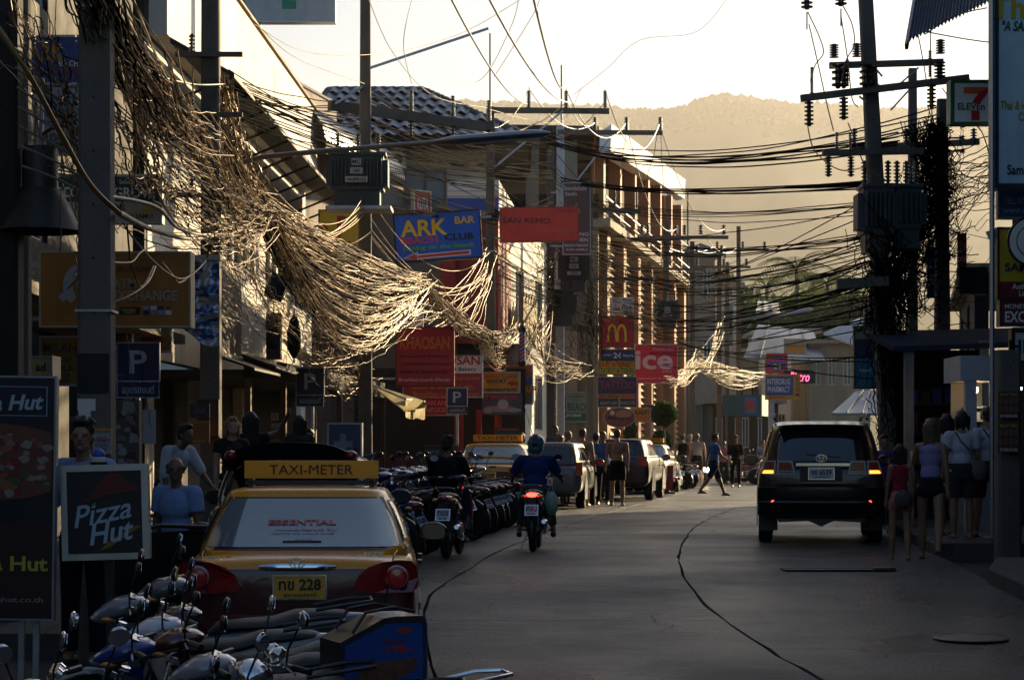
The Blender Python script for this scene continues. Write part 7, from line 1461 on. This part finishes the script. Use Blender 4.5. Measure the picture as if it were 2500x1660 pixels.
        # hand: palm and five fingers, slightly curled
        d=d.normalized(); side=V((0,1,0))-d*d.y
        side=side.normalized() if side.length>.1 else V((1,0,0)); pn=d.cross(side).normalized(); inn=V((-sx,0,0)); pn=pn if pn.dot(inn)>0 else -pn
        cap(b,w,.026*s,w+d*.075*s,.032*s,flat=1.0)
        for fi,(o_,ln,cr) in enumerate(((.030,.070,.02),(.011,.080,.022),(-.009,.074,.026),(-.028,.058,.03))):
            a0=w+d*.085*s+side*o_*s; a1=a0+d*ln*.5*s+pn*cr*.35*s; a2=a1+d*ln*.42*s+pn*cr*1.2*s; cap(b,a0,.0098*s,a1,.009*s,6); cap(b,a1,.009*s,a2,.0075*s,6)
        a0=w+d*.03*s+side*.028*s; a1=a0+d*.035*s+side*.022*s+pn*.012*s; cap(b,a0,.012*s,a1,.010*s,6); cap(b,a1,.010*s,a1+d*.03*s+pn*.01*s,.008*s,6)
    remesh(b.build('body',M_,o,sharp=False),vox)
    if face:
        for sx in(-1,1): MB().ell(hp(sx*.031,.0905,.018),(.009*s,.007*s,.004*s)).build('eye',M['ink'],o)
        b=MB(); cap(b,hp(-.02,.098,-.043),.005*s,hp(.02,.098,-.043),.005*s,6); b.build('mouth',pc((.20,.07,.05),.5),o)
    # clothes
    def cloth(n,m,fn,v=None): b=MB(); fn(b); q=b.build(n,m,o,sharp=False); return remesh(q,v or vox,1)
    if shirt is not None:
        cm=mat('cloth %.2f %.2f %.2f'%shirt,shirt,.85,var=.15,vs=5,bump=.5,bs=9,spec=.2); q=.016
        def sf(b):
            low=g_('shirtlow',-.02)
            b.ell(tp((0,0,.05+low)),((.165*bt+q)*s,(.115*bt+q)*s,.10*s),rot=R3); b.ell(waist,((.142 if not fem else .125)*bt*s+q*s,(.10*bt+q)*s,.17*s),rot=R3); b.ell(chest,((.165 if not fem else .145)*bt*s+q*s,(.115*bt+q)*s,.18*s),rot=R3)
            b.ell(tp((0,-.015,.45)),((.172 if not fem else .155)*bt*s+q*.6*s,(.085+q)*s,.085*s),rot=R3)
            if fem:
                for sx in(-1,1): b.ell(tp((sx*.065,.085,.37)),((.055+q)*s,(.052+q)*s,(.058+q)*s))
            for S,sx in(('l',-1),('r',1)):
                sh,e,w,d=J[S+'a']
                if sleeve>0: cap(b,tp((sx*.05,-.01,.51)),.05*s,sh,(.062)*s*bt+q*.5)
                if sleeve>0: cap(b,sh,(.060*bt+q)*s,sh.lerp(e,min(1,sleeve*1.1)),(.052*bt+q*1.3)*s,ends=False)
                if sleeve>1: cap(b,e,(.046+q)*s,e.lerp(w,sleeve-1),(.034+q)*s,ends=False)
                if sleeve<=0: cap(b,tp((sx*.05,-.02,.46)),.03*s,tp((sx*.085,-.01,.535)),.025*s)
        cloth('shirt' if sleeve>0 else 'vest_top',cm,sf)
    if bottom is not None:
        cm=mat('cloth %.2f %.2f %.2f'%bottom,bottom,.85,var=.15,vs=5,bump=.5,bs=9,spec=.2)
        def bf(b):
            b.ell(hip+V((0,-.012,.045)),((.165*bt+.012)*s,(.122*bt+.014)*s,.10*s)); b.ell(hip+V((0,-.02*s,-.05*s)),(.165*s*bt,.118*s*bt,.10*s))
            for sx in(-1,1): b.ell(hip+V((sx*.06*s,-.055*s,-.04*s)),(.10*s,.094*s,.105*s))
            for S in'lr':
                h,k,an,ft=J[S]; th=.098*s*bt; L_=blen
                if L_<=1: cap(b,h,th+.002,h.lerp(k,L_),th*(1-.18*L_)+.004,ends=False)
                else: cap(b,h,th,k,.074*s*bt); cap(b,k,.072*s,k.lerp(an,L_-1),.062*s,ends=False)
        cloth('trousers' if blen>1.5 else 'shorts',cm,bf)
    for S in'lr':
        h,k,an,ft=J[S]; f=ft.normalized(); b=MB(); 
        up=V((0,0,1))-f*f.z
        if sandals: 
            c=an+f*.055*s-up*.083*s; b.box(c,(.085*s,.25*s,.02*s),rot=Matrix.Rotation(math.atan2(f.z,f.y),3,'X')); b.build('sandal',pc(shoes,.7),o)
        elif shoes:
            cap(b,an-f*.04*s-up*.05*s,.042*s,an+f*.15*s-up*.06*s,.036*s); b.build('shoe',pc(shoes,.6),o)
    hm=M[hair]
    def hf(b):
        if hairstyle=='none': return
        b.ell(hp(0,-.014,.052),(.088*s,.100*s,.098*s),rot=HR)
        if hairstyle=='balding': return
        b.ell(hp(0,-.05,-.0),(.075*s,.06*s,.07*s),rot=HR); b.ell(hp(0,.055,.115),(.06*s,.045*s,.032*s),rot=HR)
        if hairstyle=='messy':
            for i in range(16): a=i*.9; b.ell(hp(.07*math.cos(a),.06*math.sin(a)-.01,.10+.04*math.sin(i*2.3)),(.028*s,.028*s,.03*s))
        if hairstyle in('long','bob','tail'):
            dn=-.20 if hairstyle=='long' else (-.09 if hairstyle=='bob' else -.28)
            wd=.085 if hairstyle!='tail' else .03
            for i in range(7):
                t=i/6-.5; x=t*2*wd; cap(b,hp(x,-.045-.02*(1-abs(2*t)),.04),.035*s,hp(x*1.05,-.065+.02*abs(2*t),dn-.03*math.cos(i*2.1)),.020*s,8)
            if hairstyle!='tail':
                for sx in(-1,1): cap(b,hp(sx*.075,.0,.05),.028*s,hp(sx*.085,-.01,dn*.6),.02*s,8)
    if hairstyle!='none' and not helmet:
        b=MB(); 
        if hairstyle=='balding':
            for i in range(12): a=math.pi+i/11*math.pi; b.ell(hp(.074*math.cos(a),.085*math.sin(a)*.9-.005,.02+.02*math.sin(i*3)),(.022*s,.024*s,.038*s))
            b.ell(hp(0,-.055,.06),(.06*s,.045*s,.05*s),rot=HR)
        else: hf(b)
        remesh(b.build('hair',hm,o,sharp=False),min(vox,.014),1)
    if helmet: 
        b=MB(); b.ell(hp(0,-.005,.05),(.125*s,.145*s,.13*s),rot=HR,n=20,m=12); b.ell(hp(0,-.035,-.02),(.115*s,.11*s,.10*s),rot=HR,n=18,m=10); h_=b.build('helmet',mat('helmet %.2f'%helmet[2],helmet,.25,coat=.8,var=.05),o,sharp=False); remesh(h_,.012,1)
        b=MB(); b.grid(lambda u,v:tuple(hp((v-.5)*.07,-.155*math.cos(u*2.6-.75)-.003,.05+.137*math.sin(u*2.6-.75))),14,3); b.build('helmet_stripe',M['black'],h_)
    if hat: b=MB(); b.ell(hp(0,-.01,.075),(.092*s,.108*s,.082*s),rot=HR); b.ell(hp(0,.10,.07),(.07*s,.07*s,.012*s),rot=HR); b.build('cap',pc(hat,.7),o)
    if bag:
        bx,by,bz,col,kind=bag; bm=mat('bag %.2f'%col[0],col,.6,var=.2,vs=8,bump=.4,bs=30)
        b=MB(); b.ell(hip+V((bx,by,bz)),(.14*s,.065*s,.15*s) if kind!='small' else (.09*s,.05*s,.12*s),n=14,m=8); bg_=b.build('bag',bm,o,sharp=False)
        sgn=-1 if bx>0 else 1; b=MB(); b.tube([hip+V((bx,by-.02,bz+.1)),tp((bx*.6,-.14*s,.25)),tp((sgn*.05,-.135*s,.42)),tp((sgn*.11,-.07,.545)),tp((sgn*.10,.07,.52)),tp((bx*.3,.14,.30)),hip+V((bx,by+.02,bz+.1))],.014,6,cap=False,flat=.5); b.build('strap',bm,o)
    return o
def gp(px,d,dz=0): return V((X(px,d),d,g(d)+dz))
def fz(o): return o
rz_back=0.
# right pavement group (seen from behind)
person('girl in red tank top and pink shorts walking on the road beside the black suv',gp(2197,26.6),rad(-6),1.40,'skin','hairb','long',shirt=(.33,.02,.03),sleeve=0,bottom=(.42,.17,.17),blen=.35,sandals=True,fem=True,lh=6,rh=-4,rk=6,ls=8,rs=4,build=.85,bag=(.03,-.16,.0,(.06,.05,.045),'b'))
person('woman in lavender vest top and black shorts stepping onto the kerb',gp(2272,26.6),rad(-14),1.72,'skin','hairl','long',shirt=(.30,.26,.48),sleeve=0,bottom=(.012,.012,.018),blen=.22,sandals=True,fem=True,lh=16,lk=6,rh=-24,rk=14,ls=42,le=70,lsa=14,rs=-6,hipz=.92,headturn=22,build=.92)
person('woman in white t shirt with grey shoulder bag on the raised pavement',gp(2348,28.6,.17),rad(5),1.66,'skin','hairb','bob',shirt=(.52,.54,.60),sleeve=.55,bottom=(.035,.035,.04),blen=.8,sandals=True,fem=True,build=1.12,ls=4,rs=6,re=20,bag=(.20,-.08,.02,(.13,.11,.09),'b'),headturn=8)
person('person in white t shirt half hidden behind the woman with the grey bag',gp(2312,29.8,.17),rad(2),1.64,'skin','hairb','long',shirt=(.48,.52,.60),sleeve=.5,bottom=(.03,.03,.035),blen=.5,sandals=True,fem=True,lh=-14,rh=18,rk=20,vox=.018)
person('man in white t shirt with black strap and dark red shorts at the right edge',gp(2414,28.9,.17),rad(12),1.72,'skin','hairb','short',shirt=(.50,.54,.62),sleeve=.5,bottom=(.09,.012,.018),blen=.85,sandals=True,ls=10,le=25,lh=12,rh=-12,bag=(.18,-.05,.05,(.02,.02,.02),'small'))
person('woman in purple flowered top behind the mirror of the black suv',gp(2157,34.5),rad(190),1.55,'skin','hairb','short',shirt=(.16,.06,.26),sleeve=.4,bottom=(.03,.03,.04),blen=1.8,fem=True,vox=.02)
# riders
bk1=bike('motorbike','dark motorbike ridden by the man in black, at the left kerb',gp(1106,27.2),rad(-6),(.03,.035,.05),(.10,.02,.02),plate_txt='กขจ 55',mirrors=True)
person('rider in black clothes paused on a dark motorbike, one foot on the road',gp(1094,27.6)+V((-.03,.0,0)),rad(-8),1.62,'skind','hairb','messy',shirt=(.008,.008,.010),sleeve=1.9,bottom=(.010,.010,.012),blen=1.95,shoes=(.16,.14,.12),hipz=.77,lean=14,lh=12,lk=8,lha=20,rh=70,rk=75,rha=10,ls=38,le=25,rs=45,re=25,headturn=-35,build=1.05)
bk2=bike('motorbike','black scooter ridden by the man in the teal helmet, tail lamp lit',gp(1308,29),rad(-4),(.015,.015,.018),(.05,.05,.05),plate_txt='คจบ 032')
for c in bk2.children:
    if c.name.startswith('tail_light'): c.data=c.data.copy(); c.data.materials.clear(); c.data.materials.append(M['redglow'])
person('rider in dark blue t shirt and teal helmet riding a black scooter away',gp(1306,29.25),rad(-4),1.64,'skin','hairb','short',shirt=(.014,.035,.14),sleeve=.75,bottom=(.07,.055,.045),blen=1.8,hipz=.76,lean=14,lh=72,lk=80,lha=14,rh=72,rk=80,rha=14,ls=36,le=38,lsa=22,rs=36,re=38,rsa=22,helmet=(.02,.16,.19),build=1.14)
o=thing('plastic_bag','pale green and white carrier bag hanging at the blue shirted rider\'s right side','bag',gp(1345,29.1)+V((0,0,.62))); b=MB(); b.ell((0,0,0),(.10,.10,.17),n=14,m=8); b.tube([(-.05,0,.14),(0,0,.28),(.05,0,.14)],.01,6); b.build('bag_body',mat('thin plastic bag',(.30,.42,.33),.4,var=.2,vs=8,bump=.6,bs=20),o)
# left foreground and behind the taxi
person('young man in pale blue shirt standing behind the framed pizza sign',gp(205,15.6,.2),rad(160),1.74,'skin','hairb','messy',shirt=(.22,.28,.46),sleeve=1.8,bottom=(.012,.012,.016),blen=1.95,headturn=20,face=True,vox=.012,rs=18,re=50)
person('balding man in light blue shirt looking left beside the open taxi door',gp(432,18.6),rad(150),1.57,'skind','hairb','balding',shirt=(.20,.30,.52),sleeve=.6,bottom=(.02,.02,.03),blen=1.9,headturn=38,face=True,vox=.013,build=1.1)
person('person in white shirt bending forward behind the balding man',gp(408,25,.05),rad(235),1.68,'skind','hairb','short',shirt=(.50,.52,.56),sleeve=1.2,bottom=(.03,.03,.04),blen=1.9,lean=24,ls=30,vox=.016)
person('woman with glowing blonde hair seated beyond the taxi',gp(566,26,.14),rad(200),1.60,'skinl','hairg','long',shirt=(.03,.02,.02),sleeve=.4,bottom=(.03,.03,.03),blen=.5,fem=True,vox=.016)
person('dark haired woman with one arm raised to her head beyond the taxi',gp(612,27,.14),rad(10),1.66,'skind','hairb','long',shirt=(.02,.015,.015),sleeve=.2,bottom=(.02,.02,.02),blen=.5,fem=True,rs=120,re=100,rsa=50,vox=.016)
person('person with long dark hair standing in the dark shop front beyond the taxi',gp(731,32,.14),rad(30),1.68,'skind','hairb','long',shirt=(.03,.03,.04),sleeve=.5,bottom=(.02,.02,.02),blen=1.8,fem=True,vox=.02)
person('small figure facing the street in the dark shop beyond the taxi',gp(757,34,.14),rad(170),1.50,'skin','hairb','short',shirt=(.20,.18,.16),sleeve=.5,bottom=(.02,.02,.02),blen=1.8,vox=.02)
# middle group
person('person looking over the silver pickup before the green price board',gp(1273,50,.0),rad(170),1.68,'skin','hairb','short',shirt=(.05,.04,.04),sleeve=.5,bottom=(.03,.03,.03),blen=1.8,vox=.022)
person('tall man in blue shirt standing by the poster pole behind the pickup',gp(1356,60,.14),rad(165),1.80,'skind','hairb','short',shirt=(.05,.08,.20),sleeve=.5,bottom=(.03,.03,.03),blen=1.8,vox=.022)
person('red haired woman beside the rear corner of the silver pickup',gp(1366,50),rad(-60),1.66,'skinl','hairl','long',shirt=(.10,.03,.03),sleeve=.3,bottom=(.03,.03,.03),blen=.6,fem=True,vox=.022)
person('bald headed man behind the red haired woman at the pickup',gp(1384,52),rad(-70),1.76,'skind','hairb','none',shirt=(.05,.045,.04),sleeve=.5,bottom=(.03,.03,.03),blen=.8,vox=.022)
person('shirtless tanned man in dark shorts, left of the two shirtless men',gp(1422,50.5),rad(-20),1.78,'skin','hairb','short',bottom=(.02,.018,.018),blen=.8,shoes=(.4,.4,.4),vox=.02,build=1.08,ls=10,le=60,rs=5,barechest=True)
person('man in blue and white shirt talking between the two shirtless men',gp(1472,51.5),rad(170),1.72,'skind','hairb','short',shirt=(.04,.09,.28),sleeve=.6,bottom=(.02,.02,.025),blen=1.9,vox=.02)
person('person in white t shirt behind the man in blue in the middle group',gp(1455,53.5),rad(-30),1.70,'skin','hairb','short',shirt=(.38,.42,.50),sleeve=.6,bottom=(.03,.03,.04),blen=1.8,vox=.022)
person('shirtless man in black shorts and white shoes, right of the two shirtless men',gp(1507,50.3),rad(8),1.76,'skin','hairb','short',bottom=(.010,.010,.012),blen=.75,shoes=(.5,.5,.52),vox=.02,build=1.08,ls=4,rs=4,lh=4,rh=-3,barechest=True)
# far group
person('man in black tank top and brown shorts, left of the far trio',gp(1666,76),rad(10),1.80,'skin','hairb','short',shirt=(.012,.012,.014),sleeve=0,bottom=(.09,.07,.045),blen=.95,hat=(.12,.12,.12),vox=.024,build=1.1,sandals=True)
person('man in grey sleeveless top and black shorts, right of the far trio',gp(1702,76.5),rad(-5),1.82,'skinl','hairl','short',shirt=(.36,.33,.30),sleeve=0,bottom=(.012,.012,.014),blen=.9,vox=.024,build=1.08,sandals=True,lsa=14,rsa=14)
person('man in pale cap behind the far trio',gp(1684,80),rad(185),1.80,'skinl','hairl','short',shirt=(.16,.10,.09),sleeve=.4,bottom=(.03,.03,.03),blen=1.,hat=(.45,.45,.45),vox=.026)
person('barefoot looking walker in bright blue top striding across the road',gp(1744,58.5),rad(-75),1.72,'skind','hairb','short',shirt=(.02,.11,.34),sleeve=.5,bottom=(.010,.014,.04),blen=.95,sandals=True,lh=26,lk=6,rh=-28,rk=10,ls=-20,rs=25,re=30,vox=.02)
person('person in pink top on a motorbike behind the blue walker',gp(1768,79),rad(160),1.55,'skind','hairb','short',shirt=(.40,.14,.18),sleeve=.5,bottom=(.03,.03,.03),blen=1.8,vox=.026)
person('person in black clothes standing in the road right of the blue walker',gp(1796,74),rad(170),1.74,'skind','hairb','messy',shirt=(.012,.011,.013),sleeve=1.2,bottom=(.012,.012,.014),blen=1.9,vox=.024)
person('child in white and red shirt beyond the far bikes near the suv',gp(1862,84),rad(190),1.6,'skin','hairb','short',shirt=(.30,.32,.36),sleeve=.5,bottom=(.03,.03,.03),blen=1.8,vox=.026)
# ================================================================== VEGETATION
def leafball(name,label,c,rx_,rz_,n,sz,m,cat='tree',trunk=None,seed=1,shell=.75):
    o=thing(name,label,cat,(c[0],c[1],g(c[1]))); R_=random.Random(seed); b=MB()
    for i in range(n):
        d=V((R_.gauss(0,1),R_.gauss(0,1),R_.gauss(0,1))).normalized()*(shell+(1-shell)*R_.random() if R_.random()<.85 else R_.random()); k=1+.18*noise.noise(d*2.2+V((seed,0,0)))
        p=V((d.x*rx_*k,d.y*rx_*k,c[2]-g(c[1])+d.z*rz_*k)); a=V((R_.gauss(0,1),R_.gauss(0,1),R_.gauss(0,1))).normalized(); u=a.orthogonal().normalized(); w_=a.cross(u); s=sz*R_.uniform(.6,1.3)
        b.add([p-u*s,p-w_*s*.45+a*s*.12,p+u*s,p+w_*s*.45+a*s*.12],[(0,1,2,3)])
    b.build('crown',m,o,sharp=False)
    if trunk:
        b=MB(); b.tube([(0,0,-.1),(.03,0,c[2]*.4),(0,.02,c[2]-rz_*.3)],[trunk,trunk*.8,trunk*.5],8)
        for k in range(6): a=k*1.05; b.tube([(0,0,c[2]-rz_*.8),(rx_*.6*math.cos(a),rx_*.6*math.sin(a),c[2]+rz_*.3*math.sin(k))],[trunk*.4,trunk*.1],5)
        b.build('trunk',M['bark'],o)
    return o
leafball('topiary_tree','round clipped dark tree beside the red ice sign post',(X(1621,76),76,Z(1011,76)),.46,.44,7000,.05,M['leaf'],trunk=.06,seed=2,shell=.82)
leafball('topiary_bush','dark clipped bush below the round clipped tree',(X(1615,77),77,Z(1085,77)),.40,.55,3500,.05,M['leafd'],cat='bush',trunk=.05,seed=3)
leafball('bush','narrow green climbing bush left of the laundry sign post',(X(1540,84),84,Z(1065,84)),.28,.7,2500,.06,M['leafd'],cat='bush',trunk=.04,seed=4)
def palm(label,px,d,ytop,fr,nf=15,seed=1,m='leafy',trunk=.18):
    R_=random.Random(seed); x=X(px,d); zt=Z(ytop,d)
    o=thing('palm_tree',label,'palm tree',(x,d,0)); b=MB(); b.tube([(.6,0,0),(.25,0,zt*.4),(0,0,zt)],[trunk*1.3,trunk,trunk*.8],8); b.build('trunk',M['bark'],o)
    for k in range(nf):
        a=k*2.4+R_.uniform(-.2,.2); el=R_.uniform(-.3,1.2); L_=fr*R_.uniform(.8,1.1); b=MB(); pts=[]
        dx,dy=math.cos(a),math.sin(a)
        for i in range(9):
            t=i/8; r_=L_*t*math.cos(el*(1-t*.4)); z=L_*t*math.sin(el)-L_*.75*t*t*(1.0 if el>0 else .6); pts.append(V((dx*r_,dy*r_,zt+z)))
        b.tube(pts,[.05*(1-.8*i/8) for i in range(9)],4)
        for i in range(17):
            t=.15+.85*i/17; j=min(7,int(t*8)); f=t*8-j; p=pts[j].lerp(pts[j+1],min(1,f)); tan=(pts[j+1]-pts[j]).normalized(); side=tan.cross(V((0,0,1))).normalized()
            for s in(-1,1):
                l_=fr*.15*math.sin(math.pi*(.15+.8*t))+.12; q=p+(side*s*1.0+tan*.5+V((0,0,-.15-.3*R_.random())))*l_; w_=tan*.03*fr/3
                b.add([p-w_,p+w_,q],[(0,1,2)])
        b.build('frond',M[m],o,sharp=False)
    return o
palm('tall palm left of centre in the tree group behind the roofs',1945,160,655,4.6,16,1); palm('lower palm in the middle of the tree group behind the roofs',2020,155,688,4.0,14,2); palm('leaning palm at the left of the tree group behind the roofs',1872,165,700,4.2,14,3,'leafy'); palm('palm half hidden by the tall poster board',2090,150,712,3.6,13,4)
palm('darker palm between the tall palm and the lower palm',1985,175,690,4.6,15,5,'leaf')
for i,(px,py,d,r1,r2,mm) in enumerate([(1880,800,172,3.6,2.6,'leaf'),(1950,815,168,4,2.8,'leaf'),(2030,805,160,3.6,2.6,'leaf'),(2095,800,150,3,2.4,'leafd'),(1800,790,180,3.6,3,'leafd'),(1745,745,190,3,3.4,'leafd'),(1990,770,185,3.2,2.4,'leafy')]):
    leafball('leafy_tree','%s rounded tree crown in the green clump behind the bend'%['left middle','central','right middle','rightmost low','left low','leftmost tall','yellowish upper'][i],(X(px,d),d,Z(py,d)),r1,r2,5200,.26,M[mm],trunk=.3,seed=10+i,shell=.6)
